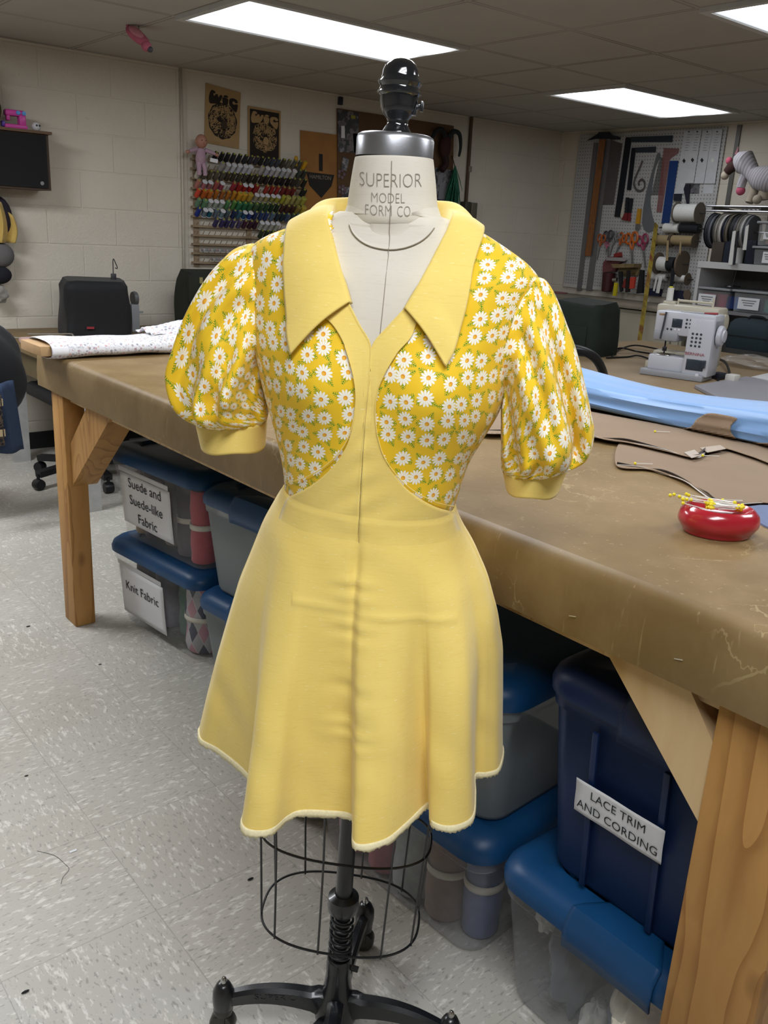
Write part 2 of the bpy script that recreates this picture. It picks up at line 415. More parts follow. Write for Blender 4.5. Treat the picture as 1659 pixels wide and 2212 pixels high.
# near right brace: from the apron to the post;  far left brace: short knee brace
def slab(y_hi, y_lo, z_lo, w, x0, x1, mat):
    """board in the Y-Z plane between (y_hi,.812) and (y_lo,z_lo), vertical width w"""
    m = MB(); m.prism([(y_hi[0], .815), (y_hi[1], .815), (y_lo, z_lo[0]), (y_lo, z_lo[1])], x0, x1, 'X'); return m
P_ = lambda x, y: atx(x, y, .99)
q0, q1, q2, q3 = P_(1282, 1396), P_(1468, 1478), P_(1530, 1600), P_(1506, 1775)
part('brace', MB().prism([(q0[1], .815), (q1[1]-.0, .815), (.487, q2[2]), (.487, q3[2])], .99, 1.03, 'X'), PINE2, tb, world=True, label='pale pine corner brace')
r0, r1 = P_(322, 961), P_(258, 917)
part('brace', MB().prism([(2.40, .815), (2.58, .815), (2.765, .64), (2.765, .50)], .99, 1.075, 'X'), PINE, tb, world=True)
part('rail', MB().box((1.02, 1.63, .795), (.04, 2.4, .03)), PINE2, tb, world=True)

# ------------------------------------------------------------------ dress form frame
O_ = np.array([.745, .945, 0.0])
_n = O_/np.linalg.norm(O_); _yw = math.radians(-8)
NV = np.array([_n[0]*math.cos(_yw)-_n[1]*math.sin(_yw), _n[0]*math.sin(_yw)+_n[1]*math.cos(_yw), 0.0])
def onplane(p, v=0.0):
    r = ray(p); t = np.dot(O_-v*NV-C0, NV)/np.dot(r, NV); return C0+r*t
_T = onplane((855, 300)); AX = (_T-O_)/np.linalg.norm(_T-O_)
UX = np.cross(AX, -NV); UX /= np.linalg.norm(UX)
VX = np.cross(UX, AX)*1.0
if np.dot(VX, -NV) < 0: VX = -VX
F4 = Matrix(((UX[0], -VX[0], AX[0], O_[0]), (UX[1], -VX[1], AX[1], O_[1]), (UX[2], -VX[2], AX[2], 0), (0, 0, 0, 1)))
def toL(X): d = X-O_; return np.array([d @ UX, d @ VX, d @ AX])      # -> (u right, v towards camera, w up)
def toW(L): return O_+UX*L[0]+VX*L[1]+AX*L[2]
def Lp(x, y, v=0.0): return toL(onplane((x, y), v))
def loc(L): return Vector((L[0], -L[1], L[2]))                        # (u,v,w) -> object coordinates
def plane_w(x, y, w):
    r = ray((x, y)); t = (w-np.dot(C0-O_, AX))/np.dot(r, AX); return toL(C0+r*t)

# torso rows: left px, right px, front depth, back depth
TR = [((628, 1040), (975, 1090), .108, .088), ((624, 1000), (990, 1045), .108, .088), ((614, 950), (1010, 990), .110, .090), ((601, 900), (1040, 940), .113, .094),
      ((588, 855), (1072, 885), .116, .098), ((574, 800), (1088, 830), .117, .100), ((561, 740), (1097, 770), .112, .102), ((553, 680), (1113, 713), .104, .102),
      ((551, 620), (1131, 660), .094, .098), ((548, 568), (1150, 620), .083, .092), ((553, 535), (1156, 600), .074, .085), ((585, 511), (1132, 570), .066, .078),
      ((640, 490), (1085, 535), .060, .070), ((690, 472), (1030, 500), .056, .062), ((728, 456), (975, 474), .053, .058)]
RL = np.array([Lp(*a[0]) for a in TR]); RR = np.array([Lp(*a[1]) for a in TR]); RF = np.array([[a[2], a[3], 0] for a in TR])
NTOR = 90
RLs, RRs, RFs = cr(RL, NTOR), cr(RR, NTOR), cr(RF, NTOR)
def torso(i, th, off=0.0):
    c = (RLs[i]+RRs[i])/2; A = (RRs[i]-RLs[i])/2
    a = np.linalg.norm(A); bf, bb = RFs[i][0], RFs[i][1]
    co_, si = math.cos(th), math.sin(th); e = 2/2.25
    x = math.copysign(abs(co_)**e, co_); y = math.copysign(abs(si)**e, si)
    p = c+A*x*(1+off/a)
    dv = (bf if y >= 0 else bb)*y*(1+off/bf)
    if y > 0:
        u, w = p[0]-.006, p[2]
        for s in (-1, 1):
            dv += .020*math.exp(-((u-s*.078)**2/(.05**2)+(w-1.158)**2/(.055**2)))*y
        dv -= .010*math.exp(-(u/.03)**2-((w-1.15)/.06)**2)*y
    p = p+np.array([0, dv, 0]); return p
NTH = 144
def torso_grid(off): return [[torso(i, 2*PI*k/NTH+PI/2, off) for k in range(NTH)] for i in range(NTOR)]
TG = torso_grid(.004)
# lookup tree (world coordinates) of the bodice surface
_vs = [Vector(toW(p)) for row in TG for p in row]
_fs = [(i*NTH+k, i*NTH+(k+1) % NTH, (i+1)*NTH+(k+1) % NTH, (i+1)*NTH+k) for i in range(NTOR-1) for k in range(NTH)]
BT = BVHTree.FromPolygons(_vs, _fs)
AXC = lambda X: Vector(O_+AX*np.dot(X-O_, AX))
def outward(pt, nrm):
    return nrm if nrm.dot(pt-AXC(np.array(pt))) >= 0 else -nrm
def cast(x, y, off=.002):
    """point on the bodice under a photo position, lifted by off"""
    r = Vector(ray((x, y))).normalized()
    h, nr, _, _ = BT.ray_cast(Vector(C0), r)
    if h is None:
        p = Vector(onplane((x, y), 0.0)); h, nr, _, _ = BT.find_nearest(p)
        return toL(np.array(p+outward(p, nr)*off*.3))
    return toL(np.array(h+outward(h, nr)*off))
def lift(L, off):
    """push a point out so that it stays off the bodice"""
    p = Vector(toW(L)); h, nr, _, _ = BT.find_nearest(p); nr = outward(h, nr); d = (p-h).dot(nr)
    return toL(np.array(p+nr*(off-d))) if d < off else np.array(L)

# ------------------------------------------------------------------ dress materials
def linen(name, base, light, dark, slub=True, rough=.75, sheen=.25):
    t = NT(name); p = t.obj()
    wv = t.noise(t.scale(p, (900, 900, 900)), 1, 1); sl = t.noise(t.scale(p, (45, 45, 420)), 1, 2, .6)
    c = t.mix(t.noise(p, 9, 3), lin(base), lin(light)); c = t.mix(t.math('MULTIPLY', t.ramp(sl, [(.3, 1.0), (.45, 0.0)]), .22), c, lin(dark))
    if slub:
        s2 = t.noise(t.scale(p, (95, 95, 900)), 1, 1); c = t.mix(t.math('MULTIPLY', t.ramp(s2, [(.70, 0.0), (.74, 1.0)]), .55), c, lin('f5e7ae'))
    t.bsdf(c, rough, 0, .2, t.math('ADD', sl, t.math('MULTIPLY', wv, .5)), .12, .0012, sheen=sheen); return t.m
YEL = linen('yellow linen', 'ecce6c', 'f0d67c', 'dfbd58')
CREAM = M('cream frayed edge', 'efe2b8', .9, nscale=300, var=.1)
def mat_daisy():
    t = NT('daisy print cotton'); uv = t.uv(); K = 1/.0262
    q = t.scale(uv, (K, K, 0))
    v = t.n('ShaderNodeTexVoronoi', feature='F1', voronoi_dimensions='2D'); t.l(q, v.inputs['Vector']); v.inputs['Scale'].default_value = 1; v.inputs['Randomness'].default_value = .46
    d = t.vmath('SUBTRACT', q, v.outputs['Position']); s = t.sep(d); rnd = t.sep(v.outputs['Color'])
    r = t.vmath('LENGTH', t.comb(s[0], s[1])); ang = t.math('ADD', t.math('ARCTAN2', s[1], s[0]), t.math('MULTIPLY', rnd[0], 6.28))
    R = t.math('ADD', .375, t.math('MULTIPLY', rnd[2], .05))
    pet = t.math('ABSOLUTE', t.math('COSINE', t.math('MULTIPLY', ang, 6.5)))
    edge = t.math('MULTIPLY', R, t.math('ADD', .50, t.math('MULTIPLY', t.math('POWER', pet, .75), .50)))
    flower = t.math('LESS_THAN', r, edge); core = t.math('LESS_THAN', r, .11); core2 = t.math('LESS_THAN', t.vmath('LENGTH', t.vmath('SUBTRACT', t.comb(s[0], s[1]), (.03, -.03, 0))), .075)
    def sprig(phase, src):
        ph = t.math('ADD', t.math('MULTIPLY', src, 6.28), phase); cs, sn = t.math('COSINE', ph), t.math('SINE', ph)
        x = t.math('ADD', t.math('MULTIPLY', s[0], cs), t.math('MULTIPLY', s[1], sn)); y = t.math('ABSOLUTE', t.math('SUBTRACT', t.math('MULTIPLY', s[1], cs), t.math('MULTIPLY', s[0], sn)))
        inb = t.math('MULTIPLY', t.math('GREATER_THAN', x, .30), t.math('LESS_THAN', x, .70))
        stem = t.math('LESS_THAN', y, .014)
        saw = t.math('FRACT', t.math('MULTIPLY', t.math('SUBTRACT', x, t.math('MULTIPLY', y, .9)), 9.5))
        br = t.math('MULTIPLY', t.math('LESS_THAN', t.math('ABSOLUTE', t.math('SUBTRACT', saw, .5)), .17), t.math('LESS_THAN', y, t.math('MULTIPLY', t.math('SUBTRACT', .78, x), .45)))
        return t.math('MULTIPLY', inb, t.math('MAXIMUM', stem, br))
    sp = t.math('MAXIMUM', t.math('MAXIMUM', sprig(0.0, rnd[1]), sprig(2.2, rnd[1])), sprig(4.3, rnd[1]))
    base = t.mix(t.noise(uv, 40, 3), lin('e8bb1c'), lin('f0c830'))
    c = t.mix(sp, base, lin('3f8a26')); c = t.mix(flower, c, lin('f3efe4'))
    c = t.mix(t.math('MULTIPLY', flower, t.math('MULTIPLY', t.math('LESS_THAN', pet, .3), t.math('GREATER_THAN', r, .14))), c, lin('e9dcb0'))
    c = t.mix(core, c, lin('e29a24')); c = t.mix(core2, c, lin('eeb53c'))
    t.bsdf(c, .7, 0, .25, t.noise(t.scale(uv, (1500, 1500, 0)), 1, 1), .06, .001, sheen=.1); return t.m
DAISY = mat_daisy()
FORMC = linen('ivory linen', 'cfc8ba', 'd8d2c5', 'bdb5a5', False, .85, .1)

def arcuv(rows, cf=0):
    """uv in metres measured along the rows / columns"""
    m, n = len(rows), len(rows[0]); A = np.array(rows); U = np.zeros((m, n)); V = np.zeros((m, n))
    seg = np.linalg.norm(np.diff(A, axis=1), axis=2)
    U[:, 1:] = np.cumsum(seg, axis=1); U -= U[:, cf:cf+1]
    ds = np.linalg.norm(np.diff(A, axis=0), axis=2).mean(axis=1); V[1:, :] = np.cumsum(ds)[:, None]
    return [[(U[i, k], V[i, k]) for k in range(n)] for i in range(m)]

dress = thing('dress', 'yellow puff-sleeved mini dress with daisy print bodice worn by the dress form', 'dress', mat4=F4)
def inpoly(x, y, P):
    c = False; j = len(P)-1
    for i in range(len(P)):
        if (P[i][1] > y) != (P[j][1] > y) and x < (P[j][0]-P[i][0])*(y-P[i][1])/(P[j][1]-P[i][1])+P[i][0]: c = not c
        j = i
    return c
# daisy bodice: grid whose seam column is at centre back
rows = [[torso(i, -PI/2+2*PI*k/NTH, .004) for k in range(NTH+1)] for i in range(NTOR)]
uvb = arcuv(rows, NTH//2)
VCUT = [(720, 430), (715, 510), (728, 610), (744, 668), (803, 768), (888, 676), (948, 560), (975, 501), (985, 430)]
mb = MB(); vs = [loc(p) for r in rows for p in r]; fs = []; N1 = NTH+1
for i in range(NTOR-1):
    for k in range(NTH):
        c = (np.array(rows[i][k])+rows[i+1][k+1])/2
        if c[1] > .0 or c[2] > 1.33:
            x, y = proj(toW(c))
            if inpoly(x, y, VCUT): continue
        fs.append((i*N1+k, i*N1+k+1, (i+1)*N1+k+1, (i+1)*N1+k))
mb.add(vs, fs, True, [u for r in uvb for u in r])
part('bodice', mb, DAISY, dress, label='yellow daisy print bodice', auto=80, solid=.0012)

# plain centre panel, two halves meeting at the centre front seam
SEAML = [(694, 680), (722, 706), (745, 748), (759, 800), (766, 852), (762, 905), (750, 948), (726, 985), (692, 1014), (660, 1031), (629, 1041)]
SEAMR = [(902, 690), (888, 730), (858, 765), (832, 810), (817, 850), (813, 890), (816, 930), (827, 975), (846, 1010), (874, 1043), (905, 1066), (940, 1083), (974, 1091)]
CFL = [(755, 655), (778, 702), (802, 746), (799, 800), (793, 860), (788, 920), (784, 980), (781, 1035), (778, 1090), (777, 1118)]
CFR = [(877, 664), (842, 702), (805, 746), (800, 800), (794, 860), (789, 920), (785, 980), (782, 1035), (779, 1090), (778, 1118)]
WAISTP = [proj(toW(torso(0, math.radians(180-180*i/120), .004))) for i in range(121)]
def waist_y(x): return float(np.interp(x, [p[0] for p in WAISTP], [p[1] for p in WAISTP]))
def panel(seam, cf, sgn):
    a, b = cr(seam, 60), cr(cf, 60); R = []
    xl = [a[59]*(1-k/24)+b[59]*(k/24) for k in range(25)]; dy = [waist_y(p[0])-p[1]-.5 for p in xl]
    for i in range(60):
        row = []
        for k in range(25):
            f = k/24; x, y = a[i]*(1-f)+b[i]*f
            y += dy[k]*(i/59.0)**2                                      # follows the dip of the waist
            puck = .0012*math.sin(y*.11+x*.05)*sstep(780, 960, y)*f**2
            row.append(cast(x, y, .0035+puck+.0012*sstep(.9, 1, f)))
        R.append(row)
    return R
def topstitch(pts, off, r):
    return MB().tube([loc(cast(x, y, off)) for x, y in cr(pts, 70)], r, 5)
part('seam', MB().tube([loc(cast(x, y, .0048)) for x, y in cr(SEAML[2:], 60)], .0007, 5).tube([loc(cast(x, y, .0048)) for x, y in cr(SEAMR[2:], 60)], .0007, 5), YEL, dress)

# skirt
HEM = [(-.239, .033, 180), (-.226, .062, 173), (-.196, .079, 165), (-.163, .104, 157), (-.140, .125, 151), (-.121, .150, 146), (-.116, .195, 141), (-.115, .231, 136), (-.105, .248, 131),
       (-.086, .250, 126), (-.070, .240, 121), (-.058, .213, 116), (-.043, .197, 111), (-.012, .190, 104), (.022, .188, 97), (.030, .205, 94), (.034, .236, 91), (.042, .248, 87),
       (.059, .244, 82), (.081, .226, 76), (.102, .188, 69), (.120, .150, 63), (.127, .141, 59), (.129, .155, 55), (.133, .179, 51), (.152, .187, 45), (.174, .177, 39), (.189, .153, 33),
       (.190, .100, 27), (.189, .058, 21), (.206, .050, 14), (.223, .034, 7), (.230, -.010, 0), (.227, -.040, -8), (.21, -.09, -20), (.17, -.15, -40), (.10, -.19, -62), (.03, -.20, -85),
       (-.05, -.205, -100), (-.12, -.17, -125), (-.19, -.12, -150), (-.235, -.035, -170)]
WH = .5934
WAISTP = [proj(toW(torso(0, math.radians(180-180*i/120), .004))) for i in range(121)]
THCF = float(np.interp(778, [p[0] for p in WAISTP], [180-180*i/120 for i in range(121)]))
HEM = [(a, b, (t_*THCF/93 if t_ < 93 else 180-(180-t_)*(180-THCF)/87) if t_ > 0 else t_) for a, b, t_ in HEM]
NS, NR = 420, 90
hp = cr([(h_[0], h_[1], h_[2] if h_[2] >= -179 else h_[2]) for h_ in HEM[:]]+[(-.239, .033, -180)], NS+1)[:NS]
GL = [(0, 0), (.03, .08), (.15, .285), (.28, .435), (.38, .555), (.52, .67), (.70, .81), (.86, .915), (1, 1)]
GR = [(0, 0), (.067, .11), (.145, .31), (.26, .53), (.40, .71), (.54, .83), (.73, .90), (.88, .95), (1, 1)]
ip = lambda T, s: float(np.interp(s, [a for a, b in T], [b for a, b in T]))
srows = []
for j in range(NR+1):
    s = j/NR; row = []
    gl, gr = ip(GL, s), ip(GR, s)
    if j: gl = (ip(GL, s-.02)+gl+ip(GL, min(1, s+.02)))/3; gr = (ip(GR, s-.02)+gr+ip(GR, min(1, s+.02)))/3
    for k in range(NS):
        hu, hv, th = hp[k]; a = math.radians(th)
        wp = torso(0, a, .0042)
        sm = np.array([-.006+.232*math.cos(a)*(1 if math.cos(a) > 0 else 1.0), (.225 if math.sin(a) > 0 else .205)*math.sin(a)])
        if math.sin(a) > 0: sm *= .97
        mixf = sstep(.0, 1.0, s)**.62
        tgt = sm*(1-mixf)+np.array([hu, hv])*mixf
        fr = .5+.5*math.cos(a); g = gl*(1-fr)+gr*fr
        if math.sin(a) > 0: q_ = .8*math.sin(a)**1.5; g = g*(1-q_)+(.9*s**1.25+.1*s)*q_
        w = wp[2]*(1-s)+(WH)*s
        u = wp[0]*(1-g)+tgt[0]*g; v = wp[1]*(1-g)+tgt[1]*g
        if math.sin(a) > .05 and 0 < s < 1:                             # wrinkles and puckers
            env = min(1, 6*s)*min(1, 4*(1-s))
            pk = math.exp(-((th-THCF)/9.0)**2); v += env*.0016*pk*math.sin(w*150+3*math.sin(w*43)+1.5*math.sin(w*97))
            v += env*.0022*math.sin(u*60+w*33+2*math.sin(w*19))*math.sin(w*14+u*9)
            v -= .006*math.exp(-((th-THCF)/2.2)**2)*env                    # centre front seam valley
            cre = math.exp(-((w-.872+.06*u)/.004)**2)*.0022*(1 if abs(u-.03) < .11 else 0); v += cre
        row.append(np.array([u, v, w]))
    srows.append(row)
sk = MB(); sk.grid([[loc(p) for p in r] for r in srows], wrap=True)
part('skirt', sk, YEL, dress, label='plain pale yellow flared skirt', auto=100, solid=.0010)
# the front panel runs on into the skirt without a step at the waist
THS = [h_[2] for h_ in hp]
def skirt_at(th, j):
    i = float(np.interp(-th, [-t_ for t_ in THS], range(NS))); i0 = int(i) % NS; i1 = (i0+1) % NS; f = i-int(i)
    return srows[j][i0]*(1-f)+srows[j][i1]*f
def run_on(R):
    xs_ = [proj(toW(p))[0] for p in R[-1]]; th = [float(np.interp(x, [p[0] for p in WAISTP], [180-180*i/120 for i in range(121)])) for x in xs_]
    base = R[-1]; out = []
    for j in range(1, 13):
        f = j/12.0; row = []
        for k, t_ in enumerate(th):
            p = skirt_at(t_, j); d0 = base[k]-skirt_at(t_, 0); n_ = np.array([p[0]*.6, max(.02, p[1]), 0]); n_ /= np.linalg.norm(n_)
            row.append(p+d0*(1-f)**2*np.array([1, 1, .3])+n_*(.0016*(1-2.2*f)))
        out.append(row)
    return R+out
PL_, PR_ = run_on(panel(SEAML, CFL, 1)), run_on(panel(SEAMR, CFR, -1))
pr = MB(); pr.grid([[loc(p) for p in r] for r in PL_]); pr.grid([[loc(p) for p in r] for r in PR_])
part('center_panel', pr, YEL, dress, label='plain pale yellow front panel', auto=100, solid=.0010)
hm = MB(); hr = []
for (dz, o) in ((.0055, .0012), (.003, .0022), (.0, .0025), (-.0035, .0016)):
    row = []
    for k in range(NS):
        p0, pa, pb = srows[-1][k], srows[-1][k-1], srows[-1][(k+1) % NS]
        tn = pb-pa; nn_ = np.array([-tn[1], tn[0], 0]); nn_ /= max(1e-9, np.linalg.norm(nn_))
        if nn_ @ np.array([p0[0], p0[1], 0]) < 0 and False: nn_ = -nn_
        up = srows[-6][k]-p0; up /= np.linalg.norm(up)
        jag = random.uniform(-.0022, .0012) if dz < 0 else 0
        row.append(loc(p0+up*(dz+jag)+nn_*(-o)*0+np.array([p0[0], p0[1], 0])/max(.05, np.hypot(p0[0], p0[1]))*o))
    hr.append(row)
hm.grid(hr, wrap=True)
part('hem_edge', hm, CREAM, dress, label='frayed cream overlocked hem edge', auto=100, solid=.001)

# puff sleeves
def sleeve(rings, cuff, side):
    Oo = cr([Lp(*r[0]) for r in rings], 56); Ii = cr([Lp(*r[1]) for r in rings], 56); D = cr([(r[2], r[3], 0) for r in rings], 56)
    n = 96; rows = []; rnd = random.Random(5+side)
    ph = [rnd.uniform(0, 6.28) for _ in range(8)]
    for i in range(56):
        t = i/55; c = (Oo[i]+Ii[i])/2; A = (Oo[i]-Ii[i])/2; row = []
        for k in range(n+1):
            a = 2*PI*k/n
            fold = (.0066*math.sin(5*a+ph[0]+t*1.6)+.0058*math.sin(8*a+ph[1]-t*2.2)+.0036*math.sin(13*a+ph[2]+t*3))*sstep(0, .18, t)*sstep(1.02, .8, t)*(1+.8*t)
            gat = .0032*math.sin(22*a+ph[3]+2*math.sin(3*a))*(math.exp(-(t/.12)**2)*max(0, math.cos(a))**.5+1.3*math.exp(-((1-t)/.10)**2))
            buck = .0035*math.sin(t*19+3*math.cos(a)+ph[4])*max(0, math.sin(a))*sstep(.15, .4, t)*sstep(1, .75, t)
            k_ = 1+(fold*.55+gat+buck)/.085
            kf = 1+(fold*1.5+gat+buck)/.085
            v = D[i][0]*math.sin(a) if math.sin(a) > 0 else D[i][1]*math.sin(a)
            row.append(c+A*math.cos(a)*(1+(k_-1)*.35)+np.array([0, v*kf, 0]))
        rows.append(row)
    m = MB(); m.grid([[loc(p) for p in r] for r in rows], uv=arcuv(rows, n//4))
    sl = part('sleeve', m, DAISY, dress, label='puffed daisy print sleeve', auto=100, solid=.0012)
    cr_ = []; nC = 12
    for i in range(nC):
        f = i/(nC-1); o = Lp(*(np.array(cuff[0])*(1-f)+np.array(cuff[2])*f)); q = Lp(*(np.array(cuff[1])*(1-f)+np.array(cuff[3])*f)); c = (o+q)/2; A = (o-q)/2
        cr_.append([loc(c+A*math.cos(2*PI*k/72)*1.012+np.array([0, (.055)*math.sin(2*PI*k/72)*(1+.03*math.sin(6*PI*k/72+side)*f), .0016*f*math.sin(8*PI*k/72+side)])) for k in range(72)])
    cm = MB(); cm.grid(cr_, wrap=True)
    cu = part('cuff', cm, YEL, dress, label='plain pale yellow sleeve cuff', auto=100, solid=.0016)
sleeve([((572, 545), (600, 785), .050, .050), ((551, 527), (576, 800), .058, .060), ((520, 529), (574, 830), .070, .070), ((490, 552), (575, 850), .078, .075), ((452, 608), (576, 864), .085, .08), ((417, 676), (577, 877), .088, .085), ((398, 735), (577, 886), .088, .085),
        ((384, 792), (577, 893), .086, .085), ((391, 850), (576, 900), .082, .08), ((406, 886), (574, 906), .072, .072), ((429, 909), (571, 912), .056, .056)],
       [(428, 906), (572, 911), (441, 961), (569, 967)], 0)
sleeve([((1130, 610), (1062, 830), .050, .050), ((1156, 598), (1084, 850), .058, .060), ((1178, 603), (1083, 880), .070, .070), ((1200, 640), (1083, 905), .078, .075), ((1220, 690), (1083, 930), .085, .08), ((1240, 745), (1084, 955), .088, .085), ((1258, 815), (1084, 975), .088, .085),
        ((1274, 885), (1085, 990), .086, .085), ((1281, 932), (1086, 1003), .082, .08), ((1268, 980), (1087, 1011), .072, .072), ((1226, 1007), (1088, 1017), .056, .056)],
       [(1227, 1003), (1087, 1015), (1206, 1058), (1094, 1053)], 1)

# collar: two pointed halves rolling over from the neck fold
def collar(inner, outer, nm):
    I = cr([Lp(x, y, v) if y is not None else x for (x, y, v) in inner], 60); Q = cr([Lp(x, y, v) for (x, y, v) in outer], 60)
    R = []
    for i in range(60):
        row = []
        for k in range(26):
            f = k/25; p = I[i]*(1-f)+Q[i]*f
            p = p+np.array([0, .010, .012])*math.sin(f*PI)*(1-.5*i/59)
            p = lift(p, .008+.003*math.sin(f*PI))
            row.append(loc(p))
        # stand: turns down inside the neck
        c0 = I[i]; inn = np.array([c0[0]*.93, c0[1]*.93-.001, c0[2]-.022*(1-sstep(30, 55, i))-.003])
        R.append([loc(inn*(1-f)+c0*f) for f in (0, .5)]+row)
    m = MB(); m.grid(R); part('collar', m, YEL, dress, label='long pointed pale yellow collar half', auto=100, solid=.0028)
collar([(840, 428, -.075), (770, 432, -.066), (728, 440, -.04), (719, 462, -.005), (720, 485, .022), (723, 520, .048), (731, 568, .075), (742, 610, .096), (754, 652, .108)],
       [(845, 470, -.125), (735, 470, -.10), (668, 468, -.035), (647, 492, .0), (636, 540, .035), (629, 590, .06), (623, 655, .085), (618, 715, .108), (626, 766, .122)], 'l')
collar([(845, 430, -.075), (915, 437, -.066), (960, 447, -.04), (972, 468, -.005), (968, 488, .022), (955, 522, .048), (929, 575, .075), (902, 622, .094), (875, 667, .106)],
       [(850, 474, -.125), (945, 480, -.10), (1006, 472, -.045), (1034, 494, -.01), (1026, 535, .03), (1014, 595, .06), (1000, 680, .09), (982, 755, .112), (962, 793, .12)], 'r')

# ------------------------------------------------------------------ dress form
BLK = M('black cast iron', '131519', .32, metal=.0, spec=.6, nscale=90, bstr=.15, coat=.3)
form = thing('dress_form', 'ivory linen dress form with black iron stand wearing the yellow dress', 'dress form', mat4=F4)
m = MB(); R = [[loc(torso(i, 2*PI*k/96, -.004)) for k in range(96)] for i in range(0, NTOR)]
low = [((618, 1100), (985, 1140), .085, .085), ((590, 1180), (1000, 1210), .095, .10), ((580, 1260), (985, 1280), .10, .105), ((585, 1330), (970, 1340), .10, .10)]
def ring(a, b, f, k_, n=96):
    l, r = Lp(*a), Lp(*b); c = (l+r)/2; A = (r-l)/2
    return [loc(c+A*math.cos(2*PI*k/n)+np.array([0, (f if math.sin(2*PI*k/n) > 0 else k_)*math.sin(2*PI*k/n), 0])) for k in range(n)]
m.grid([ring(*x) for x in low[::-1]]+R+[ring((744, 462), (953, 468), .058, .056), ring((754, 436), (943, 440), .055, .054)], wrap=True)
part('torso', m, FORMC, form, auto=80)
m = MB(); nk = cr([list(Lp(*a))+list(Lp(*b))+[f, g_] for a, b, f, g_ in [((752, 520), (940, 525), .035, .04), ((747, 495), (948, 502), .050, .05), ((748, 470), (949, 474), .058, .055), ((753, 430), (944, 434), .056, .055), ((759, 390), (941, 393), .055, .054), ((766, 350), (937, 353), .054, .053), ((768, 341), (936, 345), .053, .053)]], 40)
m.grid([[loc((q[:3]+q[3:6])/2+(q[3:6]-q[:3])/2*math.cos(2*PI*k/96)+np.array([0, (q[6] if math.sin(2*PI*k/96) > 0 else q[7])*math.sin(2*PI*k/96), 0])) for k in range(96)] for q in nk], wrap=True)
# bib of the neck: rounded linen piece lying on the chest
neck_v, neck_f = list(m.v), list(m.f)
bt2 = BVHTree.FromPolygons([Vector(v) for v in m.v], m.f)
neck = part('neck', m, FORMC, form, auto=80)
def bib(x, y, off=.0015):
    """on the chest of the form or on the neck"""
    r = Vector(ray((x, y))).normalized(); h, nr, _, _ = BT.ray_cast(Vector(C0), r)
    best = None
    if h is not None: nr = outward(h, nr); best = h-nr*(.008-off)
    inv = F4.inverted(); o2 = inv @ Vector(C0); d2 = (inv.to_3x3() @ r).normalized()
    h2, n2, _, _ = bt2.ray_cast(o2, d2)
    if h2 is not None:
        w2 = F4 @ h2+(F4.to_3x3() @ (n2 if n2.dot(d2) < 0 else -n2))*off
        if best is None or (w2-Vector(C0)).length < (best-Vector(C0)).length: best = w2
    if best is None: best = Vector(onplane((x, y), .05))
    return loc(toL(np.array(best)))
arc = [(750, 478), (758, 497), (775, 515), (800, 528), (836, 535), (872, 532), (905, 520), (928, 503), (943, 483)]
TOPB = [(750, 474), (757, 477), (775, 480), (800, 482), (838, 483), (872, 482), (905, 481), (930, 479), (945, 476)]
aa, tt = cr(arc, 48), cr(TOPB, 48); rows = []
for f in np.linspace(0, 1, 20):
    row = []
    for k in range(48):
        p, q = bib(*tt[k], .0012), bib(*aa[k], .0016); row.append(p*(1-f)+q*f+Vector((0, .004*math.sin(f*PI)*(1-abs(k-23.5)/24), 0)))
    rows.append(row)
bm_ = MB(); bm_.grid(rows); _nv = list(neck_v); _o = len(_nv); bt2 = BVHTree.FromPolygons([Vector(v) for v in _nv]+[Vector(v) for v in bm_.v], list(neck_f)+[tuple(_o+i for i in f) for f in bm_.f]); part('bib', bm_, FORMC, form, auto=80)
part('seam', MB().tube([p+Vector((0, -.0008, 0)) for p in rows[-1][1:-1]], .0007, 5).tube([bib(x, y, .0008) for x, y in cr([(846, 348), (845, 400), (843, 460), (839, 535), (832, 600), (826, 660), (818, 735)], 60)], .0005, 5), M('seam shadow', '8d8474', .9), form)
def arctext(txt, y, hpx, x0, x1, tilt=0.0):
    """stencilled letters wrapped on the neck"""
    fr = lambda a, b, t: Vector((a, b, 0))
    mb = text_mesh(txt, 1.0, fr, None, '', None, off=-.022); xs = [v.x for v in mb.v]; ys = [v.y for v in mb.v]
    a0, a1, b0, b1 = min(xs), max(xs), min(ys), max(ys); cx_, cy_ = (x0+x1)/2, y
    out = MB()
    P2 = [(x0+(v.x-a0)/(a1-a0)*(x1-x0), y-(v.y-(b0+b1)/2)/(b1-b0)*hpx) for v in mb.v]
    out.add([bib(px_, py_+tilt*(px_-cx_)+6*(1-((px_-848)/95)**2)-5, .0009) for px_, py_ in P2], mb.f); return out
INK = M('faded stencil ink', '857f75', .9)
# stencil gaps: thin ivory bridges are left between strokes by splitting each line of type
lt = MB()
for (tx, y, hh, xa, xb) in (('SUPERIOR', 389, 29, 778, 910), ('MODEL', 427, 21, 803, 874), ('FORM', 454, 22, 790, 846), ('CO', 456, 22, 858, 886)):
    q = arctext(tx, y, hh, xa, xb, .02); lt.add(q.v, q.f)
part('stencilled_lettering', lt, INK, neck)
bpy.data.objects[[o.name for o in bpy.data.objects if o.name.startswith('stencilled_lettering')][0]].parent = neck
CAPM = M('brushed steel', 'a5a6aa', .32, metal=.9, nscale=40, var=.08, bstr=.05)
wc = Lp(854, 300)[2]; ca = Lp(768, 345); cb = Lp(938, 345)
wa = (Lp(768, 340)[2]+Lp(936, 344)[2])/2; wb = (Lp(773, 290)[2]+Lp(938, 293)[2])/2; ra = (Lp(937, 320)-Lp(770, 320))[0]/2; uc = (Lp(937, 320)+Lp(770, 320))[0]/2
cap = MB().lathe([(ra, wa), (ra, wb-.006), (ra-.0015, wb-.002), (ra-.005, wb), (ra-.010, wb-.001), (.001, wb-.002)], 64, (uc, 0, 0), closed=False)
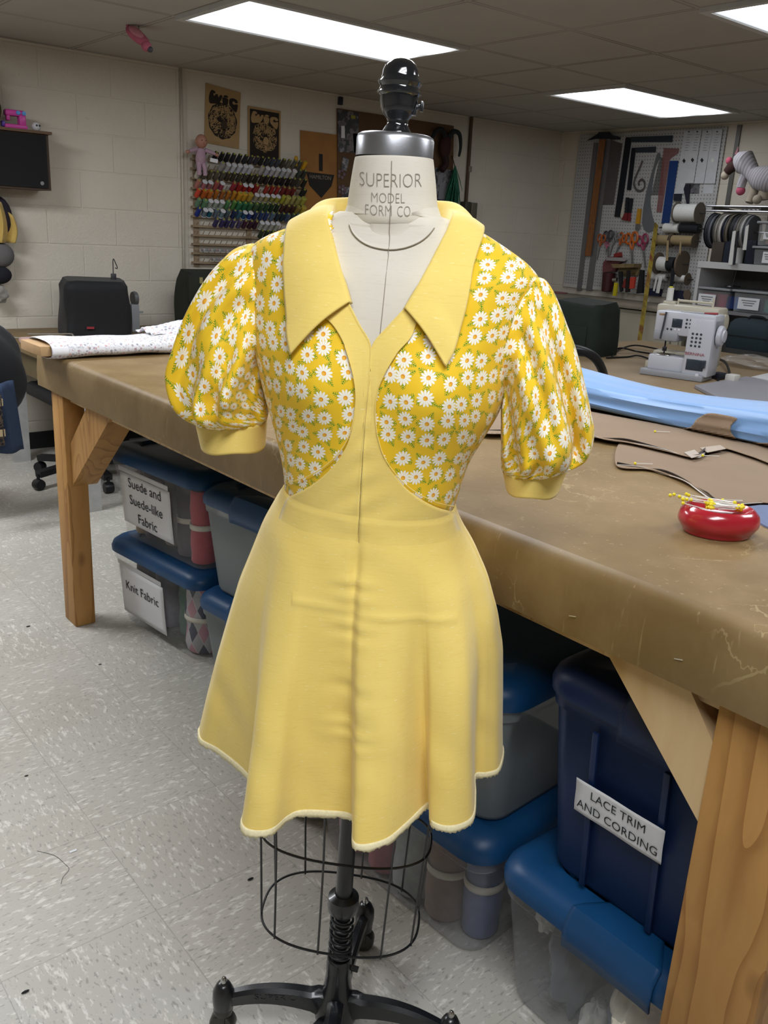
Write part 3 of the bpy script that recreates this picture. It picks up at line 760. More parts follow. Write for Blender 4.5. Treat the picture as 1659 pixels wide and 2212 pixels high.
capo = part('neck_cap', cap, CAPM, form, label='brushed steel neck cap')
for a in (.5, 2.4, 3.9, 5.4): part('screw', MB().ball((uc+.038*math.cos(a), .038*math.sin(a), wb-.001), .0028, sz=.5), CAPM, capo)
# turned finial
fz0, fz1 = wb-.002, Lp(860, 124)[2]; H_ = fz1-fz0; kf = 1.0
FP = [(29, 0), (29, 9), (27, 12), (23, 20), (20.5, 24), (20, 32), (22, 37), (29, 47), (34, 58), (36.5, 70), (37, 84), (42, 89), (42.5, 91.5), (38.5, 97), (37.2, 103), (41, 109), (42.5, 112), (41, 115), (36, 121), (34.5, 128), (33.5, 137), (29.5, 148), (22, 157), (12, 162.5), (.1, 164)]
fin = MB().lathe([(r*1.12*ra/83.5, fz0+z/164*H_) for r, z in FP], 40, (uc+.001, 0, 0))
fo = part('finial', fin, M('glossy black wood', '101318', .12, spec=.6, nscale=60, var=.1, bstr=.02, coat=.6), form, label='glossy black turned wooden finial')
part('thumb_screw', MB().rod((uc+.016, .0, fz0+.034), (uc+.029, 0, fz0+.036), .003).box((uc+.030, 0, fz0+.036), (.004, .009, .012), bev=.001).box((uc+.018, 0, fz0+.031), (.012, .014, .012), bev=.002), BLK, fo)
# pole, flange, spring, hub
part('pole', MB().rod((0, 0, .14), (0, 0, .80), .0142, 24), BLK, form)
fl = Lp(738, 1950)[2]
part('pole_collar', MB().lathe([(.015, fl+.02), (.0255, fl+.014), (.0265, fl), (.025, fl-.012), (.020, fl-.018), (.015, fl-.02)], 32, closed=False), BLK, form)
sp = [(.0185*math.cos(t*2*PI), .0185*math.sin(t*2*PI), fl-.02-t*.0142) for t in np.linspace(0, 9, 200)]
part('spring', MB().tube(sp, .0024, 6), BLK, form)
part('hub', MB().lathe([(.019, .168), (.0215, .160), (.022, .145), (.021, .135), (.0235, .110), (.027, .09), (.033, .07), (.038, .05), (.036, .038), (.02, .034)], 32).rod((.018, 0, .148), (.034, -.002, .147), .005), BLK, form)
def legm(ang, L, tip=.105):
    c, s_ = math.cos(ang), math.sin(ang); mm = MB(); secs = []
    for f in np.linspace(0, 1, 14):
        r = .018+f*(L-.018); zt = .088+.022*math.sin(f*PI*.85)*1.0-.012*f; hw = .013-.004*f; hh = .038-.014*f
        if f < .12: zt += .006; hh += .01
        prof = [(-hw, zt-hh), (-hw*1.1, zt-.006), (-hw*.55, zt), (hw*.55, zt), (hw*1.1, zt-.006), (hw, zt-hh)]
        secs.append([Vector((r*c-a*s_, r*s_+a*c, z)) for a, z in prof])
    mm.grid(secs, wrap=True); mm.add(secs[0], [tuple(range(6))]); mm.add(secs[-1], [tuple(range(6))])
    x, y = L*c, L*s_
    mm.lathe([(.017, .058), (.019, .075), (.018, .092), (.012, .105), (.006, .109)], 20, (x, y, 0))
    return mm, x, y
CHR = M('chrome', 'c8c8c8', .15, metal=1.0)
angs = [(math.atan2(-.035, -.19), .195), (math.atan2(-.03, .195), .2), (math.atan2(-.2, .012), .2), (math.atan2(.2, .02), .2)]
for k, (a, L) in enumerate(angs):
    mm, x, y = legm(a, L); lg = part('leg', mm, BLK, form)
    if k == 0:
        fa = lambda p, q, t: Vector((-.095+p*math.cos(.17), -.0165+p*math.sin(.17)-.006+q*.0, .0)) + Vector((0, -.0075-.0005, .088+q))
        part('raised_lettering', text_mesh('SUPERIOR', .017, fa, None, '', None, sx=1.15), M('worn iron lettering', '3a3c40', .4), lg)
    part('nut', MB().lathe([(.005, .105), (.0058, .114), (.004, .119), (.0015, .121)], 10, (x, y, 0)), CHR, lg, label='chrome caster nut')
    part('caster', MB().lathe([(.016, .045), (.017, .052), (.0165, .058)], 20, (x, y, 0)).lathe([(.020, -.012), (.0225, -.008), (.0225, .008), (.020, .012)], 24, (x, y, .0225), R=Matrix.Rotation(PI/2, 3, 'X')).box((x, y, .035), (.014, .03, .03), bev=.003), M('dull caster', '4a4843', .35, metal=.6), lg)
part('pedal', MB().bar((-.045, -.085, .055), (-.012, -.02, .05), .016, .012).box((0, -.06, .06), (.03, .07, .014), bev=.003), BLK, form)
# wire cage
def cage_ring(a, b, w, n=72, e=2.6, cu=-.003, cv=0.0):
    o = []
    for k in range(n):
        t = 2*PI*k/n; c, s_ = math.cos(t), math.sin(t)
        o.append(Vector((cu+a*math.copysign(abs(c)**(2/e), c), cv+b*math.copysign(abs(s_)**(2/e), s_), w)))
    return o
RG = [(.150, .100, .74), (.146, .095, .58), (.138, .080, .421), (.131, .092, .26)]
for a, b, w in RG: part('cage_ring', MB().tube(cage_ring(a, b, w), .0021, 6, closed=True), BLK, form)
for k in range(10):
    t = 2*PI*(k+.35)/10; idx = (t/(2*PI)*72) % 72; pts = []
    for a, b, w in RG:
        q = cage_ring(a, b, w); i = int(idx); f = idx-i; p = q[i]*(1-f)+q[(i+1) % 72]*f; pts.append(p)
    pts[-1].z -= .004
    part('cage_wire', MB().tube(cr([tuple(p) for p in pts], 16), .0019, 6), BLK, form)
part('cage_strut', MB().rod((-.13, 0, .74), (.13, 0, .74), .003).rod((0, -.09, .74), (0, .09, .74), .003), BLK, form)
# ------------------------------------------------------------------ storage totes under the cutting table
def mat_clear(name, tint, alpha, rough=.25):
    t = NT(name); tr = t.n('ShaderNodeBsdfTransparent'); b = t.n('ShaderNodeBsdfPrincipled'); mx = t.n('ShaderNodeMixShader')
    b.inputs['Base Color'].default_value = lin(tint); b.inputs['Roughness'].default_value = rough
    n = t.noise(t.obj(), 7, 3)
    f = t.math('ADD', alpha, t.math('MULTIPLY', t.math('SUBTRACT', n, .5), .12))
    t.l(f, mx.inputs[0]); t.l(tr.outputs[0], mx.inputs[1]); t.l(b.outputs[0], mx.inputs[2]); t.l(mx.outputs[0], t.out.inputs[0]); return t.m
CLEAR = mat_clear('clear tote plastic', 'a9acae', .16)
CLEARB = mat_clear('milky tote plastic', 'a6a9ae', .30, .3)
CLEAR2 = mat_clear('cloudy tote plastic', '8f979b', .62, .4)
CLEAR3 = mat_clear('crisp clear plastic', 'd8dadd', .22, .12)
LIDB = M('blue tote lid', '0f426e', .42, spec=.4, nscale=12, var=.12, bstr=.03)
CLEAR4 = mat_clear('hazy tote plastic', 'a9acb0', .27, .25)
NAVY = M('navy tote plastic', '12264d', .42, spec=.4, nscale=8, var=.12, bstr=.03)
PAPER = M('white paper', 'd9dade', .8, nscale=14, var=.02)
INKB = M('black print', '26282c', .8)
def rrect(a, b, r, z, n=6):
    o = []
    for (cx_, cy_, s) in ((a-r, b-r, 0), (-a+r, b-r, 1), (-a+r, -b+r, 2), (a-r, -b+r, 3)):
        for k in range(n+1):
            w = PI/2*(s+k/n); o.append(Vector((cx_+r*math.cos(w), cy_+r*math.sin(w), z)))
    return o
def tote(label, corner, dirv, L, D, H, body_mat, lid_mat, handle=True, group=None, name='storage_tote', lidh=.045, over=.022, side='front'):
    """corner: front-left bottom corner seen from the aisle; dirv: along the front (towards smaller Y); D depth into the table"""
    dv = Vector((dirv[0], dirv[1], 0)).normalized(); dp = Vector((-dv.y, dv.x, 0))     # dp points under the table
    if dp.x < 0: dp = -dp
    c = Vector((corner[0], corner[1], corner[2]))+dv*L/2+dp*D/2
    Mx = Matrix(((dv.x, dp.x, 0, c.x), (dv.y, dp.y, 0, c.y), (0, 0, 1, c.z), (0, 0, 0, 1)))
    t = thing(name, label, 'storage box', mat4=Mx, group=group)
    hb = H-lidh; m = MB(); R = []
    for z, k in ((.004, .0), (.0, .004), (.0, .012), (.02, .012), (hb*.5, .024), (hb-.012, .034)):
        pass
    prof = [(.012, 0.0), (.004, .004), (0.0, .014), (-.012, hb*.5), (-.022, hb-.03), (-.026, hb-.028), (-.028, hb)]
    m.grid([rrect(L/2-i_, D/2-i_, .045, z) for i_, z in prof], wrap=True); b0 = rrect(L/2-.012, D/2-.012, .045, 0); m.add(b0, [tuple(range(len(b0)))[::-1]])
    part('body', m, body_mat, t, auto=60)
    l = MB(); lp = [(-over-.006, hb-.006), (-over-.014, hb-.004), (-over-.015, hb+.012), (-over-.010, hb+.028), (-over+.004, H-.004), (-over+.018, H), (.03, H), (.036, H-.010)]
    rr = [rrect(L/2-i_, D/2-i_, .06, z) for i_, z in lp]; l.grid(rr, wrap=True); l.add(rr[-1], [tuple(range(len(rr[-1])))]); l.add(rr[0], [tuple(range(len(rr[0])))[::-1]])
    ld = part('lid', l, lid_mat, t, auto=50)
    if handle:
        hx = .085; h = MB(); R = []
        ys = [(-D/2-over-.017, hb-.022), (-D/2-over-.020, hb+.0), (-D/2-over-.018, hb+.026), (-D/2-over-.002, H+.004), (-D/2-over+.016, H+.006), (-D/2+.03, H+.004), (-D/2+.055, H+.001)]
        for i, (y, z) in enumerate(ys):
            wv = hx*(1 if i < 4 else (1-.12*(i-3)**1.6)); R.append([Vector((wv*math.sin(PI*(k/16-.5)), y, z)) if False else Vector((-wv+2*wv*k/16, y, z-.002*(abs(k-8)/8)**4)) for k in range(17)])
        h.grid(R); part('latch', h, lid_mat, ld, solid=.004)
    return t, L, D, H
def face(t, x, z, D, tilt=.07, off=.003):
    """frame on the aisle face of a tote: a along the front, b up"""
    return lambda a, b, q: Vector((x+a, -D/2-.012-(z+b-.12)*tilt-off-q, z+b))
def sheet_label(t, x, z, w, h, D, lines, sz, slant=0.0, strip=True, up=0.0, off=.003):
    fr0 = face(t, x, z, D, off=off); fr = lambda a, b, q: fr0(a, b+a*slant, q)
    m = MB(); n = 10
    m.grid([[fr(-w/2+w*k/n, -h/2+h*j/n, .0006*math.sin(k*1.1+j*.7)) for k in range(n+1)] for j in range(n+1)])
    pl = part('label_sheet', m, PAPER, t, label='printed white paper label', solid=.0006)
    tx = MB()
    for i, ln in enumerate(lines):
        q = text_mesh(ln, sz, lambda a, b, q, i=i: fr(a+.0, b+up+(len(lines)-1)*sz*.62-i*sz*1.24, q+.0016), None, '', None); tx.add(q.v, q.f)
    part('lettering', tx, INKB, pl)
    if strip:
        s = MB(); s.grid([[fr(-w/2-.006+(w-.0)*k/n, h/2+.002+.016*j, .001) for k in range(n+1)] for j in range(2)])
        part('sleeve_strip', s, M('clear sleeve edge', 'b9bbbd', .3), pl)
    return pl
def sroll(label, p, r, L, colr, axis='Z', band=None, cat='fabric roll', nm='fabric_roll', mat=None, rz=0.0, tilt=0.0):
    """a rolled length of cloth standing or lying in a tote; p = base"""
    t = thing(nm, label, cat, p, rz)
    prof = [(r*.2, .002), (r*.92, 0), (r, .008)]+[(r*(1+.05*math.sin(i*1.7+r*90)), L*i/8) for i in range(1, 8)]+[(r, L-.008), (r*.9, L), (r*.3, L-.004)]
    R = Matrix.Identity(3) if axis == 'Z' else Matrix.Rotation(PI/2, 3, 'Y' if axis == 'X' else 'X')
    if tilt: R = Matrix.Rotation(tilt, 3, 'Y') @ R
    part('cloth', MB().lathe(prof, 20, (0, 0, 0), R, sx=1, sy=.92), mat or M('cloth '+colr, colr, .9, nscale=60, var=.12, bstr=.3, sheen=.2), t)
    if band: part('tie_band', MB().lathe([(r*1.05, L*.47), (r*1.08, L*.5), (r*1.05, L*.545)], 20, (0, 0, 0), R, sx=1, sy=.92, closed=False), M('tie band', band, .8), t, solid=.001)
    return t
def crumple(label, p, r, colr, s=(1, 1, 1), seed=1, nm='folded_cloth', cat='folded cloth'):
    rnd = random.Random(seed); ph = [rnd.uniform(0, 6) for _ in range(9)]; n = 40; rows = []
    for i in range(22):
        th = PI*(i+.02)/21.04; row = []
        for k in range(n):
            a = 2*PI*k/n; d = 1+.12*math.sin(3*a+ph[0]+th*2)+.09*math.sin(5*a-th*4+ph[1])+.06*math.sin(9*a+6*th+ph[2])+.05*math.sin(th*9+ph[3])
            row.append(Vector((s[0]*r*d*math.sin(th)*math.cos(a), s[1]*r*d*math.sin(th)*math.sin(a), s[2]*r*(-math.cos(th)*d+1.1))))
        rows.append(row)
    m = MB(); m.grid(rows, wrap=True)
    o = single(nm, m, M('crumpled '+colr, colr, .9, nscale=50, var=.1, sheen=.2), label, cat); o.location = p; return o
K0 = (1.14, 2.755); KD = (.056, -.458); kd = Vector((KD[0], KD[1], 0)).normalized(); kp = Vector((-kd.y, kd.x, 0)); kp = kp if kp.x > 0 else -kp
def inK(a, d, z, base=K0, dv=kd, pv=kp): v = Vector((base[0], base[1], 0))+dv*a+pv*d; return (v.x, v.y, z)
t, L, D, H = tote('clear tote labelled Knit Fabric on the floor with a blue lid', (K0[0], K0[1], 0.001), KD, .462, .38, .312, CLEAR, LIDB, handle=False)
sheet_label(t, -.070, .128, .262, .175, D, ['Knit Fabric'], .046, -.02, up=.02)
t, L, D, H = tote('clear tote labelled Suede and Suede-like Fabric stacked on the Knit Fabric tote', (K0[0]+.005, K0[1]-.01, .315), KD, .462, .38, .322, CLEAR, LIDB, handle=False)
sheet_label(t, -.045, .148, .29, .175, D, ['Suede and', 'Suede-like', 'Fabric'], .047, -.02)
def mat_argyle():
    t = NT('pink and navy argyle knit'); s = t.sep(t.obj()); a = t.math('ARCTAN2', s[1], s[0]); x = t.math('MULTIPLY', a, 1.6); y = t.math('MULTIPLY', s[2], 13.0)
    p = t.math('ADD', x, y); q = t.math('SUBTRACT', x, y); ip_ = t.math('MODULO', t.math('ABSOLUTE', t.math('FLOOR', p)), 2.0); iq = t.math('MODULO', t.math('ABSOLUTE', t.math('FLOOR', q)), 2.0)
    ln = t.math('LESS_THAN', t.math('ABSOLUTE', t.math('SUBTRACT', t.math('FRACT', t.math('ADD', p, .5)), .5)), .04)
    c = t.mix(ip_, t.mix(iq, lin('4a4c5e'), lin('a9a6ab')), t.mix(iq, lin('b9b6ba'), lin('bd8c98'))); c = t.mix(t.math('MULTIPLY', ln, .5), c, lin('d8d5d8'))
    t.bsdf(c, .9, 0, .2); return t.m
sroll('pink and navy argyle knit roll standing in the Knit Fabric tote', inK(.380, .085, .006), .066, .235, 'b08', mat=mat_argyle(), band='d8d2c4')

sroll('grey patterned knit roll at the left end of the Knit Fabric tote', inK(.045, .08, .006), .040, .20, '6d6a74', band='4c4a60')
sroll('mauve knit roll behind the label in the Knit Fabric tote', inK(.15, .10, .006), .05, .19, '8d8798')
sroll('green folded knit at the bottom of the Knit Fabric tote', inK(.26, .12, .006), .05, .19, '7a9c8c')
sroll('tan suede roll at the left end of the Suede tote', inK(.055, .07, .325), .035, .21, 'b39d86', band='e2dcd2')
sroll('dark plum suede roll behind the label in the Suede tote', inK(.125, .075, .325), .045, .24, '463f52', band='c9c2b8')
sroll('pale grey suede roll in the middle of the Suede tote', inK(.22, .09, .325), .045, .23, '9a9691')
sroll('charcoal suede roll tied with a white band in the Suede tote', inK(.325, .07, .325), .045, .235, '55525a', band='d6d0c6')
sroll('red suede roll with a white band in the Suede tote', inK(.41, .06, .325), .042, .235, 'b13f4c', band='e4dedd')
crumple('white cloth bundle stuffed along the top of the Knit Fabric tote', inK(.19, .09, .185), .042, 'cfcfcb', (3.0, 1, .9), 31, 'cloth_bundle', 'cloth bundle').rotation_euler = (0, 0, math.atan2(KD[1], KD[0]))
# second stack (cloudy totes) to the right
S2 = (1.19, 2.215)
t, L, D, H = tote('cloudy lower tote with a blue lid right of the Knit Fabric tote', (S2[0], S2[1], .001), (.05, -.45), .45, .38, .29, CLEAR2, LIDB)
t, L, D, H = tote('cloudy upper tote with a blue lid right of the Suede tote', (S2[0]+.01, S2[1]-.005, .293), (.05, -.45), .45, .38, .325, CLEAR2, LIDB)
sroll('grey cloth bundle inside the cloudy upper tote', (1.30, 2.0, .303), .085, .22, '596063')
sroll('grey green cloth bundle inside the cloudy lower tote', (1.32, 2.02, .006), .085, .2, '6d7672')
# middle pair behind the wire cage
B2 = (1.02, 1.375); bd = Vector((.03, -.455, 0)).normalized(); bp = Vector((-bd.y, bd.x, 0)); bp = bp if bp.x > 0 else -bp
t, L, D, H = tote('clear floor tote of fabric rolls behind the wire cage', (B2[0], B2[1], .001), (.03, -.455), .462, .40, .295, CLEAR4, LIDB, handle=False)
t, L, D, H = tote('dim cloudy tote stacked behind the skirt hem', (B2[0]+.02, B2[1]+.0, .298), (.03, -.455), .462, .40, .31, CLEAR2, LIDB, handle=False)
iB = lambda a, d, z: inK(a, d, z, B2, bd, bp)
sroll('pink cloth roll in the floor tote behind the wire cage', iB(.06, .07, .006), .052, .22, 'c07a86', band='e8dde0')
sroll('deep pink cloth roll in the floor tote behind the wire cage', iB(.155, .065, .006), .045, .22, 'b5606f', band='e6d4d8')
sroll('pale grey satin roll in the floor tote behind the wire cage', iB(.245, .07, .006), .056, .235, 'a9afb0')
sroll('brown cloth roll with a white band in the floor tote', iB(.335, .065, .006), .048, .23, '8a7266', band='d8d0c2')
sroll('slate blue cloth roll with a cream band in the floor tote', iB(.415, .08, .006), .04, .235, '56618c', band='d6cfbc')
sroll('brown folded cloth inside the dim cloudy tote', iB(.30, .12, .31), .10, .2, '5c5348')
sroll('mauve folded cloth inside the dim cloudy tote', iB(.13, .12, .31), .08, .2, '6d5a62')
# near right pair
N0 = (1.055, .825); nd = Vector((.0, -1, 0)); npv = Vector((1, 0, 0))
t, L, D, H = tote('clear tote of crumpled cloth with a blue latched lid beside the near table leg', (N0[0], N0[1], .001), (0, -1), .44, .40, .305, CLEARB, LIDB)
t, L, D, H = tote('navy tote labelled Lace Trim and Cording under the near table corner', (N0[0]+.025, N0[1]-.035, .309), (0, -1), .43, .36, .39, NAVY, NAVY, name='navy_tote')
a = atx(1355, 1757, 1.075); fr_x = 0.0
sheet_label(t, (.825-.035-.215)-a[1], a[2]-.309, .165, .062, D, ['LACE TRIM', 'AND CORDING'], .0215, .0, strip=False, off=.014)
for k, dx in enumerate((-.13, 0.0, .14)):
    part('rib', MB().box((dx, -D/2-.016-.002, .16), (.012, .008, .30), R=Matrix.Rotation(.07, 3, 'X'), bev=.003), NAVY, t)
KB = 1
iN = lambda a, d, z: inK(a, d, z, N0, nd, npv)
crumple('dark grey cloth at the left inside the latched clear tote', iN(.10, .075, .008), .062, '62656e', (1.1, .75, 1.7), 3)
crumple('white cloth tuft low inside the latched clear tote', iN(.165, .045, .006), .034, 'c9c8c2', (1, .7, 1.1), 8)
crumple('cream cloth pressed against the front of the latched clear tote', iN(.25, .060, .03), .070, 'd6d0bf', (1.1, .55, 1.45), 5)
crumple('white shaggy trim at the left inside the latched clear tote', iN(.045, .045, .15), .024, 'd2d1cc', (1, .8, 1.2), 9)
crumple('slate cloth at the back of the latched clear tote', iN(.23, .215, .010), .098, '6b6e78', (1.75, 1.0, 1.12), 11)
single('bucket', MB().lathe([(.10, 0), (.115, .02), (.125, .20), (.135, .205), (.135, .23), (.12, .232), (.115, .05), (.02, .03)], 40, (1.12, 1.52, .0)), M('white bucket plastic', 'c3c6c4', .45), 'round white bucket on the floor behind the pole of the dress form', 'bucket')

# ------------------------------------------------------------------ fabric bolt on the far end of the table
def mat_floral(name, bg, cols, sc=1.0):
    t = NT(name); p = t.obj(); v = t.n('ShaderNodeTexVoronoi'); t.l(p, v.inputs['Vector']); v.inputs['Scale'].default_value = 88*sc
    s = t.sep(v.outputs['Color']); ds = t.math('LESS_THAN', t.math('ADD', v.outputs['Distance'], t.math('MULTIPLY', t.noise(p, 260, 2), .5)), .62)
    on = t.math('MULTIPLY', ds, t.math('GREATER_THAN', t.math('ADD', s[1], t.math('MULTIPLY', t.noise(p, 13, 2), .9)), .66))
    c = t.mix(t.math('MULTIPLY', on, .75), lin(bg), t.ramp(s[0], [(i/len(cols), k) for i, k in enumerate(cols)]))
    l2 = t.noise(p, 150, 4, .7); c = t.mix(t.math('MULTIPLY', t.ramp(l2, [(.52, 0.0), (.60, 1.0)]), .5), c, lin('85888e'))
    t.bsdf(c, .85, 0, .2, t.noise(p, 40, 3), .2, .003, sheen=.1); return t.m
FLOR = mat_floral('small floral cotton', 'd9d9de', ['b5646c', '7f93ab', 'd39a82', 'a9b0a0', 'cf8f9c', '6d6f78'])
bl = thing('fabric_bolt', 'bolt of white floral cotton wound on a cardboard core at the far left table end', 'fabric bolt', (1.02, 2.75, TZ))
A_, B_ = atz(222, 776, TZ), atz(102, 733, TZ+.03)
def bprof(x, gx):   # flat oval wrapped around the board
    w, h_ = .105, .026; o = []
    for k in range(32):
        a = 2*PI*k/32; c, s_ = math.cos(a), math.sin(a); o.append(Vector((x, 2.82+w*math.copysign(abs(c)**.6, c), TZ+.001+h_+(h_+.004*gx)*math.copysign(abs(s_)**.7, s_))))
    return o
m = MB(); rr = [bprof(.935+.0, 0)]+[bprof(.937+.62*i/24, .5*math.sin(i*.9)+.6*math.sin(i*.37+1)) for i in range(25)]
m.grid(rr, wrap=True); m.add(rr[-1], [tuple(range(32))]); part('cloth', m, FLOR, bl, world=True, auto=70)
part('core_board', MB().box((.955, 2.82, TZ+.027), (.10, .182, .030), bev=.002), M('corrugated cardboard', 'b08f68', .8), bl, world=True)
part('selvage', MB().grid([[p+Vector((0, (p.y-2.82)*.012, (p.z-TZ-.027)*.02+.0004)) for p in bprof(.9365+.05*i/3, 0)] for i in range(4)], wrap=True), M('white selvage', 'e2e2e6', .85), bl, world=True)
# loose end of the cloth folded over behind the bolt
f = MB(); rows = []
for i in range(30):
    u = i/29; x = 1.30+.42*u; row = []
    for j in range(16):
        q = j/15; y = 2.80+.13*q-.10*u*(q-.3); z = TZ+.052+.030*math.sin(PI*q)*(.5+.8*u)+.05*u*(1-abs(q-.5))+.006*math.sin(i*.8+j*.9)
        row.append(Vector((x, y, z)))
    rows.append(row)
f.grid(rows)
single('folded_fabric', f, FLOR, 'loose floral cotton heaped on the bolt beside the left sleeve', 'fabric', solid=.004)

# ------------------------------------------------------------------ desk along the back wall and what stands on it
DZ = .71
WHW = M('whitewashed wood', 'a9a9a8', .7, nscale=20, var=.12)
dk = thing('desk', 'brown topped desk with whitewashed wooden legs against the back wall', 'desk', (2.5, 4.6, 0))
m = MB(); m.box((2.95, 4.58, DZ-.02), (3.04, 1.36, .04), bev=.006); part('top', m, COVER, dk, world=True)
part('apron', MB().box((1.475, 4.58, DZ-.10), (.02, 1.30, .12)), M('brown apron', '5f5238', .7), dk, world=True)
for (x, y) in ((1.505, 3.965), (1.52, 5.02), (4.38, 3.965), (4.38, 5.02)): part('leg', MB().box((x, y, .335), (.088, .045, .67)), WHW, dk, world=True)
part('rail', MB().box((2.95, 3.965, .62), (2.8, .03, .10)), WHW, dk, world=True)
part('gusset', MB().prism([(1.55, .67), (1.55, .57), (1.85, .67)], 3.93, 3.945, 'Y'), WHW, dk, world=True)
BLKF = M('black nylon cloth', '0c0e12', .75, nscale=30, var=.2, bstr=.3, sheen=.1)
def cover(label, p, w, d, h, mat, rz=0.0, lean=.06, seed=1, top=None):
    """soft fabric cover over a sewing machine"""
    rnd = random.Random(seed); t = thing('machine_cover', label, 'machine cover', p, rz); m = MB(); R = []
    for i in range(16):
        f = i/15; z = h*f; k = 1-lean*f; ring_ = rrect(w/2*k, d/2*k, min(w, d)*.22, z, 8)
        if f > .93: ring_ = rrect(w/2*k-.018, d/2*k-.018, min(w, d)*.2, h, 8)
        R.append([q+Vector((.006*math.sin(q.y*30+f*6+seed), .006*math.sin(q.x*26+f*5+seed*2), (.008*math.sin(q.x*22+seed)+.006*math.sin(q.y*17)) if f > .9 else 0)) for q in ring_])
    m.grid(R, wrap=True); m.add(R[-1], [tuple(range(len(R[-1])))]); part('shell', m, mat, t, auto=60)
    return t
cv = cover('black cloth cover over a sewing machine on the desk, wire hook on top', (1.95, 4.93, DZ+.001), .37, .22, .305, BLKF, rz=-.1, seed=2)
part('hanger_hook', MB().tube(cr([(.11, 0, .29), (.112, 0, .345), (.113, 0, .40), (.118, 0, .408), (.128, 0, .385), (.136, 0, .365), (.133, 0, .357), (.124, 0, .362)], 24), .0028, 6).box((.113, 0, .305), (.03, .012, .05), bev=.004), M('dull wire', '3c3c40', .4, metal=.5), cv)
part('red_tag', MB().box((-.06, -.112, .045), (.04, .004, .012)), col('8a2a30', .7), cv)
sm = thing('sewing_machine', 'grey end of a sewing machine showing beside the black cover', 'sewing machine', (2.20, 4.96, DZ))
part('handwheel', MB().lathe([(.01, -.012), (.038, -.012), (.042, 0), (.038, .012), (.01, .012)], 20, (-.0, 0, .19), R=Matrix.Rotation(PI/2, 3, 'Y')), col('5c5e62', .4), sm)
part('arm', MB().box((-.01, 0, .08), (.05, .07, .16), bev=.008).box((.012, -.02, .115), (.06, .012, .012), bev=.003), col('8d9096', .4), sm)
OLIV = M('dark olive canvas', '1d2018', .85, nscale=30, var=.15, bstr=.25)
cv = cover('dark olive canvas cover on the desk behind the left puff sleeve', (2.70, 5.0, DZ+.001), .40, .24, .34, OLIV, seed=5, lean=.12)
part('flap', MB().box((0, -.12, .25), (.40, .02, .16), bev=.008), OLIV, cv)
part('pull_tab', MB().box((-.12, -.133, .30), (.02, .004, .035)), col('8d8458', .7), cv)
cdm = col('8f8a80', .5)
single('power_cord', MB().tube(cr([(1.46, 4.85, DZ+.006), (1.55, 4.72, DZ+.006), (1.68, 4.66, DZ+.006), (1.76, 4.78, DZ+.02), (1.70, 4.92, DZ+.006), (1.58, 4.95, DZ+.006)], 50), .004, 6), cdm, 'pale power cord lying on the bare end of the desk', 'cord')
single('pink_cloth', MB().box((1.47, 4.62, DZ+.018), (.07, .06, .03), bev=.01), col('b79a96', .9), 'scrap of pale pink cloth on the corner of the desk', 'cloth scrap')
single('storage_tub', MB().box((1.99, 5.08, .14), (.30, .26, .26), bev=.02), M('black tub', '101113', .6), 'black tub under the desk behind the office chair', 'tub')
single('wall_cable_box', MB().box((2.55, 5.22, .30), (.20, .06, .12), bev=.006), col('15161a', .6), 'black power strip box low on the back wall under the desk', 'power strip')
# office chair rolled under the desk
CHB = M('black chair fabric', '0d0e11', .8, nscale=50, var=.2, bstr=.3); CHP = M('black chair plastic', '121317', .4)
oc = thing('office_chair', 'black swivel office chair pushed under the desk behind the far pine leg', 'chair', (1.70, 4.50, 0))
part('seat', MB().box((0, 0, .47), (.47, .46, .075), bev=.034), CHB, oc)
part('gas_column', MB().rod((0, 0, .08), (0, 0, .43), .024, 14), CHP, oc)
for k in range(5):
    a = 2*PI*k/5+PI+.28; x, y = .30*math.cos(a), .30*math.sin(a)
    lg = part('base_arm', MB().bar((0, 0, .105), (x, y, .082), .045, .03), CHP, oc)
    part('caster', MB().lathe([(.008, -.022), (.026, -.022), (.029, -.010), (.029, .010), (.026, .022), (.008, .022)], 16, (x, y, .029), R=Matrix.Rotation(a, 3, 'Z') @ Matrix.Rotation(PI/2, 3, 'X')).rod((x, y, .03), (x, y, .08), .009), CHP, lg)
# things at the far left edge
ch2 = thing('coat_chair', 'black high-backed chair draped with a black coat at the left edge', 'chair', (1.02, 4.02, 0))
m = MB(); rows = []
for i in range(24):
    th = PI*(i+.02)/23.04; rows.append([Vector((.02+.225*math.sin(th)*math.cos(a)*(1+.06*math.sin(5*a+th*3)), .10*math.sin(th)*math.sin(a)*(1+.10*math.sin(4*a+1)), .68-.23*math.cos(th)+.015*math.sin(3*a))) for a in [2*PI*k/32 for k in range(32)]])
m.grid(rows, wrap=True); part('backrest', m, BLKF, ch2)
part('back_post', MB().box((0, .0, .40), (.05, .05, .30)), CHP, ch2); part('seat', MB().box((-.12, .18, .42), (.42, .36, .06), bev=.02), CHB, ch2)
part('gas_column', MB().rod((-.12, .18, .05), (-.12, .18, .40), .025, 12), CHP, ch2)
for k in range(4): part('leg', MB().bar((-.12, .18, .08), (-.12+.24*math.cos(.5+k*PI/2), .18+.24*math.sin(.5+k*PI/2), .02), .04, .03), CHP, ch2)
m = MB(); m.grid([[Vector((.93+.235*k/14+.02*j/9, 3.86-.03*math.sin(k*.8)-.01*j/9, .66-.30*j/9)) for k in range(15)] for j in range(10)])
single('denim_trousers', m, M('blue denim', '26344c', .9, nscale=80, var=.15, bstr=.4), 'blue denim trousers hanging below the black coat at the left edge', 'trousers', solid=.012)
m = MB(); m.grid([[Vector((.93+.16*k/8, 3.82-.01*math.sin(k), .62-.22*j/8)) for k in range(9)] for j in range(9)])
